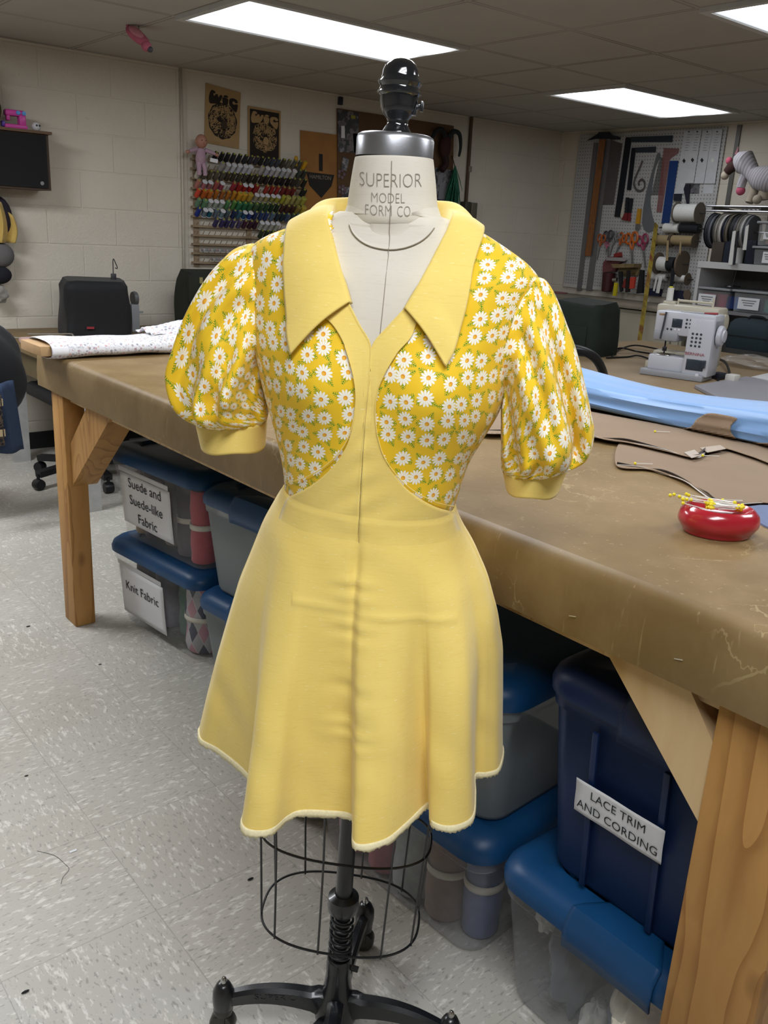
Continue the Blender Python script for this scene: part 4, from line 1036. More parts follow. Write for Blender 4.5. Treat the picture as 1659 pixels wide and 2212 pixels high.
def mat_brocade():
    t = NT('black brocade'); v = t.n('ShaderNodeTexVoronoi', feature='DISTANCE_TO_EDGE'); t.l(t.obj(), v.inputs['Vector']); v.inputs['Scale'].default_value = 60
    t.bsdf(t.mix(t.ramp(v.outputs['Distance'], [(.05, 1.0), (.12, 0.0)]), lin('17141a'), lin('5a4a3c')), .8); return t.m
br_ = single('patterned_scarf', m, mat_brocade(), 'black brocade scarf with cream bands hanging over the denim trousers', 'scarf', solid=.006)
for z in (.585, .455): _frames[br_.name] = Matrix.Identity(4); part('cream_band', MB().box((1.01, 3.812, z), (.17, .008, .03)), col('b3a27f', .8), br_)
# wall speaker with toys
sp_ = thing('wall_cabinet', 'black fronted wall cabinet with a brown shelf top at the upper left', 'wall cabinet', (1.55, WY-.10, 1.46))
part('body', MB().box((0, 0, .14), (.50, .18, .28)), M('dark brown cabinet', '3c2d20', .6), sp_)
part('front_panel', MB().box((-.006, -.094, .142), (.48, .008, .262)), M('black speaker cloth', '07080a', .8), sp_)
part('top_board', MB().box((.004, -.005, .288), (.52, .21, .014)), M('brown shelf board', '5d4731', .6), sp_)
part('badge', MB().lathe([(.001, 0), (.010, 0), (.010, .003), (.001, .003)], 16, (.20, -.098, .035), R=Matrix.Rotation(PI/2, 3, 'X')), col('8d8d8d', .3, metal=.7), sp_)
SH = 1.46+.296
PINKT = M('glossy pink plastic', 'c23f96', .3, nscale=20)
ty = thing('toy_sewing_machine', 'small pink toy sewing machine standing on the wall cabinet', 'toy', (1.655, WY-.12, SH), 0)
part('base', MB().box((0, 0, .012), (.115, .05, .022), bev=.005), PINKT, ty); part('column', MB().box((.035, 0, .045), (.036, .045, .06), bev=.008), PINKT, ty)
part('arm', MB().box((0, 0, .078), (.105, .045, .032), bev=.010), PINKT, ty); part('needle_head', MB().box((-.036, 0, .055), (.018, .03, .03), bev=.004), PINKT, ty)
for x in (.012, .042): part('blue_dial', MB().lathe([(.001, 0), (.011, 0), (.010, .006), (.001, .007)], 14, (x, -.022, .08), R=Matrix.Rotation(PI/2, 3, 'X')), col('4f8fd0', .3), ty)
part('purple_knob', MB().box((-.062, 0, .022), (.018, .03, .028), bev=.005), col('5b3a9c', .3), ty)
bb = thing('ball_toy', 'little white ball toy with dark eyes beside the pink toy machine', 'toy', (1.765, WY-.12, SH))
part('ball', MB().ball((0, 0, .024), .023, n=18), col('c9c7c8', .6), bb)
for x in (-.004, .010): part('eye', MB().ball((x, -.021, .029), .0055, sy=.5), col('17171c', .4), bb)
GRN = M('olive plush', '3f451c', .95, nscale=80, var=.25)
ms = thing('plush_toy', 'green plush toy cut off at the left edge on the wall cabinet', 'plush toy', (1.50, WY-.13, SH))
part('body', MB().ball((0, 0, .085), .085, n=18).ball((0, 0, .19), .06, n=16), GRN, ms); part('hat', MB().ball((0, 0, .26), .045, sz=1.3), col('4a5a1c', .9), ms)
# garments hanging at the left edge
m = MB(); m.grid([[Vector((1.42+.19*k/10+.018*math.sin(j*.3), WY-.10-.03*math.sin(k*1.3), 1.42-.24*j/10-.10*(k/10)**3*(1-j/10))) for k in range(11)] for j in range(11)])
single('yellow_garment', m, M('mustard cloth', 'b79a52', .9, nscale=60, sheen=.2), 'mustard yellow garment hanging at the left edge of the back wall', 'garment', solid=.01)
single('dark_garment', MB().ball((1.55, WY-.06, 1.31), .085, sx=.9, sy=.5, sz=1.3, n=16), M('dark plum cloth', '241f2a', .9), 'dark plum garment bulging behind the mustard garment', 'garment')
single('felt_cap', MB().ball((1.54, WY-.09, 1.115), .06, sx=1.2, sy=.8, sz=1.1, n=16), M('grey felt', '5c5a5a', .9), 'grey cap hanging below the mustard garment', 'cap')
single('felt_cap', MB().ball((1.52, WY-.09, 1.01), .055, sx=1.3, sy=.7, sz=.9, n=16), M('navy felt', '14151f', .9), 'navy cap hanging below the grey cap', 'cap')
crumple('grey cloth flower hanging at the left edge above the desk', (1.51, WY-.09, .86), .045, '83807a', (1.1, .7, 1), 21, 'cloth_flower', 'cloth flower')
# pink bird hanging from the ceiling
pk = M('pink painted foam', 'a8566a', .8, nscale=40, var=.15)
c0 = atz(300, 75, CZ-.04)
bd_ = thing('bird_ornament', 'pink bird ornament with a dark beak hanging from the ceiling grid', 'ornament', mat4=Matrix(((r_[0]*.8-u_[0]*.6, -b_[0], r_[0]*.6+u_[0]*.8, c0[0]), (r_[1]*.8-u_[1]*.6, -b_[1], r_[1]*.6+u_[1]*.8, c0[1]), (r_[2]*.8-u_[2]*.6, -b_[2], r_[2]*.6+u_[2]*.8, c0[2]), (0, 0, 0, 1))))
part('body', MB().ball((0, 0, -.01), .036, sx=1.9, sy=.8, sz=.75, n=18).ball((.06, 0, -.022), .024, n=14), pk, bd_)
part('tail', MB().prism([(-.06, -.012), (-.06, .012), (-.125, .02), (-.125, -.02)], .0, .006), pk, bd_)
part('beak', MB().ball((.082, 0, -.024), .014, sx=1.1, n=12), col('3a3a42', .5), bd_); part('wing', MB().ball((-.005, -.026, -.003), .03, sx=1.4, sy=.2, sz=.6), col('b97a86', .8), bd_)
part('thread', MB().rod((c0[0], c0[1], c0[2]), (c0[0], c0[1], CZ), .0015, 5), col('222222', .8), bd_, world=True)
# ------------------------------------------------------------------ back wall: posters, thread rack, pin board
def pA(x, y, off=.0): p = aty(x, y, WY-off); return (p[0], p[2])
def pB(x, y, off=.0): p = atx(x, y, WX-off); return (p[1], p[2])
def flatA(pts, off, th): return MB().prism([pA(x, y, off) for x, y in pts], WY-off-th, WY-off, 'Y')
def flatB(pts, off, th): return MB().prism([pB(x, y, off) for x, y in pts], WX-off-th, WX-off, 'X')
def blobA(pts, off, th, n=40): return flatA([tuple(p) for p in cr(pts, n, True)], off, th)
KRAFT = M('kraft paper', '9c8058', .85, nscale=12, var=.06); KDARK = M('dark brown ink', '231b16', .85)
def curls(m, frame, rnd, cx_, cy_, rx, ry, n, w):
    """loose wavy locks around an oval"""
    for k in range(n):
        a = rnd.uniform(0, 2*PI); q = math.sqrt(rnd.uniform(.10, .95)); x, y = cx_+rx*q*math.cos(a), cy_+ry*q*math.sin(a); h = a+PI/2*rnd.choice((-1, 1))+rnd.uniform(-.5, .5); pts = []
        cv_ = rnd.uniform(-1.6, 1.6); s = rnd.uniform(.10, .17)
        for i in range(9): pts.append((x, y)); h += cv_*.28; x += math.cos(h)*s*rx*.28; y += math.sin(h)*s*ry*.28*1.1
        if any(((p[0]-cx_)/rx)**2+((p[1]-cy_)/ry)**2 > 1.05 for p in pts): continue
        L_ = []; R_ = []
        for i in range(9):
            a0, b0 = pts[max(0, i-1)], pts[min(8, i+1)]; dx, dy = b0[0]-a0[0], b0[1]-a0[1]; d = math.hypot(dx, dy) or 1; ww = w*math.sin(PI*(i+.6)/9.2)
            L_.append((pts[i][0]-dy/d*ww, pts[i][1]+dx/d*ww)); R_.append((pts[i][0]+dy/d*ww, pts[i][1]-dx/d*ww))
        o = len(m.v); z = .0012+.00002*k
        m.add([frame(*p, z) for p in L_]+[frame(*p, z) for p in R_], [(i, i+1, 9+i+1, 9+i) for i in range(8)])
WLET = [[(.02, .60), (.10, .98), (.24, .98), (.27, .82), (.19, .80), (.22, .62), (.30, .80), (.37, .80), (.41, .62), (.47, .82), (.56, .80), (.52, .50), (.40, .14), (.28, .10), (.06, .02), (.01, .25)],
        [(.60, .78), (.68, .92), (.78, .90), (.80, .80), (.72, .76)], [(.58, .70), (.80, .68), (.78, .24), (.66, .20), (.58, .30)],
        [(.86, .34), (.86, .70), (.98, .86), (1.16, .84), (1.22, .66), (1.12, .56), (1.06, .66), (1.00, .60), (1.00, .46), (1.08, .44), (1.20, .52), (1.22, .30), (1.16, -.10), (1.02, .02), (.92, .20)]]
def poster(corners, label, inv, seed):
    """kraft poster: three bulbous letters over an oval head of curls"""
    P = [np.array(pA(x, y, .004)) for x, y in corners]       # tl tr br bl
    th = .003
    fr = lambda a, b, q: Vector(((P[3]*(1-a)*(1-b)+P[2]*a*(1-b)+P[1]*a*b+P[0]*(1-a)*b)[0], WY-.006-q, (P[3]*(1-a)*(1-b)+P[2]*a*(1-b)+P[1]*a*b+P[0]*(1-a)*b)[1]))
    t = thing('poster', label, 'poster', (P[3][0], WY, P[3][1]))
    part('sheet', MB().add([fr(a, b, z) for z in (0, -.003) for a, b in ((0, 0), (1, 0), (1, 1), (0, 1))], [(0, 1, 2, 3), (7, 6, 5, 4), (0, 4, 5, 1), (1, 5, 6, 2), (2, 6, 7, 3), (3, 7, 4, 0)]), KRAFT, t, world=True)
    ink, pap = (KDARK, KRAFT) if not inv else (KRAFT, KDARK)
    if inv: part('printed_ground', MB().add([fr(a, b, .0006) for a, b in ((.06, .03), (.95, .03), (.95, .95), (.06, .95))], [(0, 1, 2, 3)]), KDARK, t, world=True)
    l = MB()
    for poly in WLET:
        q = [tuple(p) for p in cr(poly, 46, True)]; l.add([fr(.09+.68*a, .68+.235*b-.02*a, .001) for a, b in q], [tuple(range(len(q)))])
    part('lettering', l, ink, t, label='bulbous letters reading Wig', world=True)
    rnd = random.Random(seed); h = MB(); el = [(.50+.41*math.cos(2*PI*k/60)*(1+.025*math.sin(9*2*PI*k/60)), .43+.31*math.sin(2*PI*k/60)*(1+.03*math.sin(11*2*PI*k/60))) for k in range(60)]
    h.add([fr(a, b, .0008) for a, b in el], [tuple(range(60))]); hd = part('hair', h, KDARK, t, world=True)
    c = MB(); curls(c, fr, rnd, .50, .43, .40, .30, 260, .0075)
    part('curl_lines', c, KRAFT, hd, world=True)
    f = MB(); fc = [(.53+.085*math.cos(2*PI*k/30), .36+.085*math.sin(2*PI*k/30)) for k in range(30)]; f.add([fr(a, b, .009) for a, b in fc], [tuple(range(30))]); f.add([fr(a, b, .009) for a, b in ((.49, .29), (.56, .29), (.57, .18), (.48, .18))], [(0, 1, 2, 3)])
    part('face', f, KRAFT if inv else M('brown ink wash', '3b2e22', .85), t, world=True)
poster([(444, 179), (520, 200), (516, 322), (441, 308)], 'larger tan Wig poster with dark lettering above the baby doll', False, 3)
poster([(535, 228), (606, 240), (605, 350), (535, 338)], 'smaller Wig poster with tan lettering on a dark ground', True, 8)

# wooden thread rack
RX0, RX1 = 2.72, 3.56; RWOOD = mat_wood('rack wood', '93816a', '7d6b54', 0, 2.0, False)
rk = thing('thread_rack', 'wide wooden peg rack of thread spools on the back wall', 'thread rack', (3.14, WY, 1.08))
railz = [aty(418, y, WY-.03)[2] for y in (343, 364, 385, 406.5, 426, 447, 467, 488, 508, 527, 547, 567)]
for z in railz: part('rail', MB().box(((RX0+RX1)/2, WY-.025, z), (RX1-RX0, .022, .012)), RWOOD, rk, world=True)
for x in (RX0+.04, (RX0+RX1)/2, RX1-.04): part('upright', MB().box((x, WY-.007, (railz[0]+railz[-1])/2), (.035, .014, railz[0]-railz[-1]+.05)), RWOOD, rk, world=True)
NC = 20; PDIR = Vector((0, -.72, .70)); px_ = [RX0+.03+(RX1-RX0-.06)*k/(NC-1) for k in range(NC)]
pg = MB()
for z in railz:
    for x in px_: pg.rod((x, WY-.03, z+.004), tuple(Vector((x, WY-.03, z+.004))+PDIR*.034), .0025, 5)
part('peg', pg, RWOOD, rk, world=True, kind='stuff')
ROWS = [['', '1a1a1c', '', '141416', '17171a', '15161c', '1c1d26', '1c1e27', '24242a', '2e2b31', '33303a', '1b1c1b', '2a2d33', '343c49', '383e47', '3c372e', '5d594f', '57544a', '4c4a40', 'c9971e'],
        ['7d7a75', '8a8791', '', '', '9d9a97', 'b4b3b6', 'bcbdc2', 'bcbcc4', 'b9b9c0', 'bbbbc2', '', 'a69d9b', 'aaa9b3', 'b2b0b6', 'b9b6b6', 'a9a9ad', 'acacaf', 'b5b4b3', '3f463f', '363d36'],
        ['bdb9ae', '5c574a', '57503f', '5a5345', '4c4538', '3a3122', '3a3325', '3d3a2e', '3b3730', '2b221a', '2b241a', '241f1a', '281f1d', '1d1612', '1b1615', '19161a', '1a1413', '342d28', '4a453c', '22281e'],
        ['a66d63', 'a1656d', '8d5a5c', '9a4f49', '8f3a4a', '', '8d2a35', '8a1d1d', '8f1c1b', '8a1a1b', '7a1718', '', '8d2c20', '7f2119', '862423', '6b2422', '672522', '6a2622', '', '1d1c1b'],
        ['c4472f', 'a5521a', 'a95b1a', 'a25c16', '8f5220', 'a3641f', 'b0741c', 'b5811f', 'b38722', 'a98a33', '978f78', '9b9379', '9c925f', '8b8440', '9d9a3c', 'a09c35', 'a39a52', 'a39b5a', '8f8b4c', '9d9b40'],
        ['5c7d66', '567a5c', '9aa59a', '98a297', '93a096', '4e7d50', '4b7a3a', '2c6a47', '24603c', '2f5d3d', '3c5236', '33502f', '2a4a2d', '1f3a22', '1c2d1c', '42261e', '40241e', '47291f', '7d6f30', 'b09a3c'],
        ['1d2f7d', '6f7f8c', '165a6d', '5d6a7a', '6f8790', '4d5d63', '1d2a50', '3c5f74', '1f4c72', '2a3f8c', '28345a', '253a66', '26396a', '4d6277', '1f2d3a', '22303c', '3b4d6b', '3a4640', '3e6d84', '4f8f94'],
        ['', '', '', '393458', '3b3460', '35325a', '3f3a63', '4e4466', '432438', '3c2030', '3a1f2e', 'a9aba3', 'b0b1aa', 'b2b2a8', 'aeb0a5', '', '', '2f4a44', '4f8b90', '7a3340'],
        ['']*11+['2c3826', '2d3925', '2b3824', '2a3523']+['']*5]
CN = {'black': ((.08, .08, .09),), 'white': ((.75, .75, .75),)}
def cname(h):
    r, g, b = [int(h[i:i+2], 16)/255 for i in (0, 2, 4)]; mx, mn = max(r, g, b), min(r, g, b); s = (mx-mn)/max(mx, .01)
    if mx < .13: return 'black'
    if s < .13: return 'white' if mx > .62 else ('grey' if mx > .32 else 'charcoal')
    import colorsys
    hh = colorsys.rgb_to_hsv(r, g, b)[0]*360; d = 'dark ' if mx < .30 else ('pale ' if mx > .6 and s < .4 else '')
    if hh < 14 or hh > 345: n = 'red' if s > .5 else 'pink'
    elif hh < 42: n = 'brown' if mx < .45 or s < .5 else 'orange'
    elif hh < 70: n = 'yellow' if mx > .5 else 'olive'
    elif hh < 165: n = 'green'
    elif hh < 200: n = 'teal'
    elif hh < 240: n = 'blue'
    elif hh < 300: n = 'purple'
    else: n = 'plum'
    return d+n
ORD = ['first', 'second', 'third', 'fourth', 'fifth', 'sixth', 'seventh', 'eighth', 'ninth', 'tenth', 'eleventh', 'twelfth', 'thirteenth', 'fourteenth', 'fifteenth', 'sixteenth', 'seventeenth', 'eighteenth', 'nineteenth', 'twentieth']
Rsp = PDIR.to_track_quat('Z', 'Y').to_matrix()
def spool_mesh(kind):
    if kind == 0: th = MB().lathe([(.006, .003), (.0155, .003), (.0155, .048), (.006, .048)], 12, R=Rsp); ends = MB().lathe([(.004, .0), (.0175, .0), (.0175, .003), (.0062, .0035), (.0062, .048), (.0175, .0485), (.0175, .0515), (.004, .0515)], 14, R=Rsp)
    elif kind == 1: th = MB().lathe([(.006, .002), (.0150, .002), (.0135, .058), (.006, .059)], 12, R=Rsp); ends = MB().lathe([(.003, 0), (.0065, 0), (.0065, .063), (.003, .064)], 10, R=Rsp)
    else: th = MB().lathe([(.006, .002), (.0195, .002), (.0185, .052), (.006, .054)], 12, R=Rsp); ends = MB().lathe([(.003, 0), (.0075, 0), (.0075, .058), (.003, .059)], 10, R=Rsp)
    return th, ends
ENDM = [M('white spool plastic', 'c4c4c8', .4), M('lime spool tip', '8f9440', .5), M('lime spool tip', '8f9440', .5)]
_proto = {}
rs = random.Random(4)
for i, row in enumerate(ROWS):
    cnt = 0; used = [c for c in row if c]
    for k, c in enumerate(row):
        if not c: continue
        cnt += 1
        kind = 1
        if i == 1 and k not in (0, 4, 11, 18, 19) or (i in (3, 6) and k in (1, 2, 4, 8, 9)) or (i == 4 and 10 <= k <= 14) or (i == 7 and k in (11, 12, 13, 14, 17)) or (i == 5 and k in (2, 3, 4)): kind = 0
        elif i in (3, 4, 5) and k in (1, 2, 7, 8, 9, 10, 16, 18, 19): kind = 2
        mat = M('thread '+c, c, .7, nscale=200, var=.12, bstr=.3)
        lab = '%s thread spool, %s from the left in the %s row of the rack' % (cname(c), ORD[cnt-1], ORD[i])
        loc_ = (px_[k]+rs.uniform(-.003, .003), WY-.034, railz[i]+.006)
        if kind not in _proto:
            t = thing('thread_spool', lab, 'thread spool', loc_, 0, 'thread spools on the wall rack'); a, b = spool_mesh(kind)
            o1 = part('thread', a, mat, t); o2 = part('core', b, ENDM[kind], t); _proto[kind] = (t, o1, o2)
        else:
            t0, a0, b0 = _proto[kind]; t = t0.copy(); COL.objects.link(t); t.location = loc_; t['label'] = lab
            o1 = a0.copy(); COL.objects.link(o1); o1.parent = t; o2 = b0.copy(); COL.objects.link(o2); o2.parent = t
            o1.material_slots[0].link = 'OBJECT'; o1.material_slots[0].material = mat
for (x0, x1, ri, lab) in ((434, 520, 10, 'box of tiny bobbins on the second lowest bare rail'), (455, 490, 11, 'short box of bobbins on the lowest bare rail')):
    a, b = aty(x0, 531, WY-.05)[0], aty(x1, 531, WY-.05)[0]
    t = thing('bobbin_box', lab, 'bobbin box', ((a+b)/2, WY-.055, railz[ri]+.012)); part('case', MB().box((0, 0, .010), (b-a, .024, .02), bev=.002), CLEAR3, t)
    for j in range(int((b-a)/.011)): part('bobbin', MB().lathe([(.001, -.004), (.008, -.004), (.008, .004), (.001, .004)], 8, (-(b-a)/2+.007+.011*j, 0, .010), R=Matrix.Rotation(PI/2, 3, 'Y')), col(['5a2f26', 'a9a49a', '6d6a58', '3f4a5a', '8d5a4a'][j % 5], .6), t)
# baby doll sitting in front of the rack
SKIN = M('doll vinyl', 'a87864', .5, nscale=20, var=.03, bstr=.02); PNK = M('pale pink knit', 'a98d9c', .9, nscale=60, var=.08)
dc = aty(436, 320, WY-.10)
dl = thing('baby_doll', 'baby doll in pale pink pyjamas hanging at the top left of the thread rack', 'doll', (dc[0], WY-.085, dc[2]-.03))
part('head', MB().ball((.0, -.01, .068), .036, sz=1.12, n=20).ball((-.004, -.043, .060), .006), SKIN, dl)
for s in (-1, 1):
    part('eye', MB().ball((s*.013, -.0425, .072), .0035, n=8), col('1d1a1c', .3), dl)
    part('ear', MB().ball((s*.036, -.008, .066), .007, n=8), SKIN, dl)
    part('arm', MB().tube([(s*.028, 0, .022), (s*.062, -.012, .012), (s*.088, -.02, .004)], [.014, .012, .009], 10), PNK, dl)
    part('hand', MB().ball((s*.098, -.022, .0), .0105, sx=1.2), SKIN, dl)
    part('leg', MB().tube([(s*.014, 0, -.05), (s*.019, -.014, -.09), (s*.020, -.016, -.125)], [.017, .014, .012], 10), PNK, dl)
part('body', MB().lathe([(.012, .036), (.028, .024), (.032, -.01), (.034, -.045), (.02, -.062)], 18, sy=.72), PNK, dl)
part('mouth', MB().box((-.002, -.044, .051), (.010, .002, .002)), col('7d3f3a', .6), dl)
part('paper_tag', MB().box((.065, -.045, -.035), (.052, .002, .022), R=Matrix.Rotation(.1, 3, 'Y')), PAPER, dl)
hk = aty(645, 345, WY-.05)
single('yellow_keychain', MB().ball((hk[0]-.02, WY-.05, hk[2]+.0), .014, sz=1.6).ball((hk[0]-.02, WY-.05, hk[2]-.03), .012, sz=1.2), col('b98f1c', .5), 'yellow dangling charm at the top right end of the thread rack', 'charm')

# plain orange poster (a generic stand-in) and the cork board with pinned papers
og = thing('orange_poster', 'orange poster with a dark shield shape right of the thread rack', 'poster', (3.5, WY, 1.5))
def mat_orange():
    t = NT('mottled orange print'); n = t.noise(t.geo(), 6, 4); t.bsdf(t.mix(n, lin('7a4c22'), lin('a87428')), .6); return t.m
part('sheet', flatA([(648, 281), (742, 293), (745, 485), (650, 470)], .004, .004), mat_orange(), og, world=True)
part('printed_shield', flatA([(662, 371), (722, 378), (716, 402), (694, 428), (668, 400)], .009, .0006), M('charcoal print', '26221f', .8), og, world=True)
part('printed_bar', flatA([(689, 332), (697, 333), (697, 370), (689, 369)], .009, .0006), M('charcoal print', '26221f', .8), og, world=True)
c_, c2 = pA(673, 381, .011), pA(711, 386, .011); k_ = (c2[0]-c_[0])
part('printed_title', text_mesh('HAMILTON', k_*.24, lambda a, b, q: Vector(((c_[0]+c2[0])/2+a, WY-.0115, (c_[1]+c2[1])/2+b)), None, '', None), col('8d8377', .8), og, world=True)
cb = thing('pin_board', 'brown pin board covered with pictures behind the neck of the dress form', 'pin board', (4.35, WY, 1.3))
CORK = M('brown hardboard', '5b432b', .8, nscale=40, var=.08)
part('board', flatA([(727, 234), (978, 272), (975, 470), (727, 470)], .003, .012), CORK, cb, world=True)
def mat_collage(name, cols, sc=55, seed=0.0):
    t = NT(name); v = t.n('ShaderNodeTexVoronoi', distance='MANHATTAN'); t.l(t.vmath('ADD', t.geo(), (seed, 0, seed*.7)), v.inputs['Vector']); v.inputs['Scale'].default_value = sc
    s = t.sep(v.outputs['Color']); n = t.noise(t.geo(), sc*2.2, 4, .7)
    t.bsdf(t.mix(t.math('MULTIPLY', t.ramp(n, [(.45, 0.0), (.6, 1.0)]), .55), t.ramp(s[0], [(i/len(cols), c) for i, c in enumerate(cols)]), lin('1c1a1c')), .5); return t.m
COLA = mat_collage('dark photo collage', ['1f1f24', '2b2526', '3a3436', '17181d', '6d6668'], 28, 1.3); COLB = mat_collage('grey photo collage', ['6b6a70', '8b8a90', '4a4a50', 'a5a3a8', '33333a'], 26, 4.1)
def pinned(nm, pts, mat, label, cat='picture', off=.016, th=.002, grp='pictures on the pin board'):
    m = flatA(pts, off, th); c = m.v[0].copy(); return single(nm, m, mat, label, cat, grp, loc=c)
pinned('picture', [(729, 236), (775, 244), (774, 330), (730, 328)], COLA, 'tall dark theatre picture at the top left of the pin board')
pinned('picture', [(737, 272), (744, 272), (745, 298), (737, 298)], PAPER, 'narrow white paper strip on the dark theatre picture', off=.019)
pinned('picture', [(733, 310), (742, 308), (744, 328), (734, 329)], COLB, 'pale grey clipping below the white strip on the pin board', off=.019)
pinned('picture', [(741, 337), (754, 345), (748, 370), (736, 366)], COLB, 'tilted grey photo strip below the dark theatre picture')
pinned('picture', [(762, 288), (778, 289), (778, 333), (765, 332)], M('slate print', '39404f', .6), 'slate coloured print half hidden by the neck cap')
pinned('picture', [(738, 405), (765, 403), (765, 438), (739, 437)], COLB, 'grey print with pale shapes above the left collar')
pinned('yellow_sticker', [(758, 249), (768, 250), (767, 257), (758, 256)], col('8f8a2a', .6), 'small yellow sticker on the dark theatre picture', 'sticker', off=.019)
for (x, y) in ((738, 376), (739, 410)):
    m = MB(); a = pA(x, y, .02)
    for q in range(5): m.ball((a[0]+.024*math.cos(q*1.257), WY-.02, a[1]+.024*math.sin(q*1.257)), .013, sy=.3, n=10)
    single('paper_flower', m, M('mauve paper', '6d5a62', .8), 'mauve paper flower %s on the left side of the pin board' % ('near the grey strip' if y < 400 else 'just above the left collar'), 'paper flower', 'paper flowers on the pin board')
pinned('picture', [(940, 362), (978, 368), (975, 462), (942, 460)], COLB, 'grey collage of pictures right of the neck of the dress form', off=.016)
pinned('picture', [(948, 368), (957, 366), (955, 400), (944, 400)], M('pale print', '7d7c82', .7), 'narrow pale print on the grey collage', off=.019)
pinned('picture', [(950, 392), (974, 398), (968, 432), (946, 430)], M('pale print', '8b8990', .7), 'tilted pale print low on the grey collage', off=.020)
cc = pA(962, 306, .05)
mk = thing('costume_mask', 'dark red costume mask with curled black horns on the right of the pin board', 'mask', (cc[0], WY, cc[1]-.08))
part('face', MB().ball((cc[0], WY-.05, cc[1]-.03), .07, sx=.75, sy=.5, sz=1.25, n=18), M('dark red felt', '341613', .8), mk, world=True)
for s in (-1, 1):
    part('horn', MB().tube([tuple(p) for p in cr([(cc[0]+s*.02, WY-.06, cc[1]+.03), (cc[0]+s*.06, WY-.07, cc[1]+.075), (cc[0]+s*.12, WY-.07, cc[1]+.06), (cc[0]+s*.15, WY-.06, cc[1]-.02), (cc[0]+s*.14, WY-.06, cc[1]-.09)], 20)], [.022-.0007*i for i in range(20)], 8), M('black felt', '15161a', .8) if s < 0 else M('green black felt', '1d2726', .8), mk, world=True)
part('tail', MB().tube([tuple(p) for p in cr([(cc[0], WY-.05, cc[1]-.09), (cc[0]+.02, WY-.05, cc[1]-.15), (cc[0]-.02, WY-.05, cc[1]-.20)], 14)], .026, 8), M('wine felt', '2a1418', .8), mk, world=True)
g0 = pA(985, 358, .06)
TIN = M('green foil', '2f6a52', .25, metal=.5, nscale=60, var=.4)
tn = thing('tinsel_tree', 'shimmering green tinsel tassel hanging at the right end of the pin board', 'tinsel', (g0[0], WY, g0[1]))
m = MB(); rnd = random.Random(2)
for k in range(90):
    a = rnd.uniform(0, 6.28); r = rnd.uniform(.02, .10); L_ = rnd.uniform(.16, .42); m.tube([(g0[0], WY-.05, g0[1]), (g0[0]+.5*r*math.cos(a), WY-.05+.25*r*math.sin(a), g0[1]-L_*.5), (g0[0]+r*math.cos(a), WY-.045+.3*r*math.sin(a), g0[1]-L_)], [.004, .0045, .002], 3)
part('strands', m, TIN, tn, world=True, kind='stuff'); part('cord', MB().rod((g0[0], WY-.05, g0[1]-.01), (g0[0]-.01, WY-.02, g0[1]+.07), .004, 6), col('4a3a20', .8), tn, world=True)
# conduit and outlet box
cu = thing('conduit', 'brown conduit running down the back wall to a dark outlet box', 'conduit', (pA(1008, 440)[0], WY, 1.5))
a, b, c = pA(1016, 252), pA(1011, 320), pA(1002, 436); CONM = M('brown conduit', '4f3d2a', .6)
part('pipe', MB().rod((a[0], WY-.015, CZ), (c[0]+.01, WY-.015, c[1]), .013, 10), CONM, cu, world=True)
part('coupling', MB().rod((c[0]+.018, WY-.015, c[1]+.22), (c[0]+.017, WY-.015, c[1]+.26), .02, 12), M('pale coupling', '7a7468', .6), cu, world=True)
bx = pA(1006, 453); part('outlet_box', MB().box((bx[0]-.035, WY-.03, bx[1]), (.06, .06, .115), bev=.004), col('3a3a30', .5), cu, world=True); part('cover_plate', MB().box((bx[0]+.035, WY-.03, bx[1]-.003), (.066, .06, .115), bev=.004), col('5a574a', .5), cu, world=True)
hk = pA(735, 218, .01)
single('wall_hook', MB().box((hk[0], WY-.012, hk[1]), (.03, .024, .05), bev=.004), col('1c2430', .4), 'dark hook on the back wall above the pin board', 'hook')

# ------------------------------------------------------------------ pegboard and tools on the right wall
def mat_peg():
    t = NT('perforated hardboard'); p = t.geo(); s = t.sep(t.scale(p, (1, 1/.0254, 1/.0254)))
    fy, fz = t.math('SUBTRACT', t.math('FRACT', s[1]), .5), t.math('SUBTRACT', t.math('FRACT', s[2]), .5)
    h = t.math('LESS_THAN', t.vmath('LENGTH', t.comb(fy, fz)), .17)
    t.bsdf(t.mix(t.math('MULTIPLY', h, .75), t.mix(t.noise(p, 3, 3), lin('a3a3a2'), lin('afaead')), lin('3a3a3c')), .5, 0, .3, h, -.3, .002); return t.m
yl, yr = pB(1255, 300)[0], pB(1570, 300)[0]
pgb = thing('pegboard', 'large white pegboard of sewing tools on the right wall', 'pegboard', (WX, (yl+yr)/2, 1.0))
part('board', MB().box((WX-.012, (yl+yr)/2, (CZ-.03+1.0)/2), (.012, yl-yr, CZ-.03-1.0)), mat_peg(), pgb, world=True)
part('batten', MB().box((WX-.012, (yl+yr)/2, .985), (.016, yl-yr, .03)), col('b4b3ae', .6), pgb, world=True)
PO = .022
def tool(nm, pts, mat, label, cat, off=PO, th=.004, grp='tools on the pegboard', smooth=0):
    if smooth: pts = [tuple(p) for p in cr(pts, smooth, True)]
    m = flatB(pts, off, th); return single(nm, m, mat, label, cat, grp, loc=m.v[0].copy())
def cp(pts, x0, y0, s): return [(x0+x*s, y0+y*s) for x, y in pts]
B2 = lambda pts: cp(pts, 1270, 260, .1266); B4 = lambda pts: cp(pts, 1230, 240, .2586); B3 = lambda pts: cp(pts, 1260, 460, .1688)
ts = thing('t_square', 'long wooden T-square with a dark head at the left end of the pegboard', 'T-square', (WX-.03, *pB(1300, 300)))
part('head', flatB(B2([(0, 345), (90, 290), (180, 235), (205, 205), (370, 200), (420, 250), (560, 290), (552, 325), (400, 330), (385, 318), (140, 318)]), .034, .014), M('dark stained wood', '20222c', .5), ts, world=True)
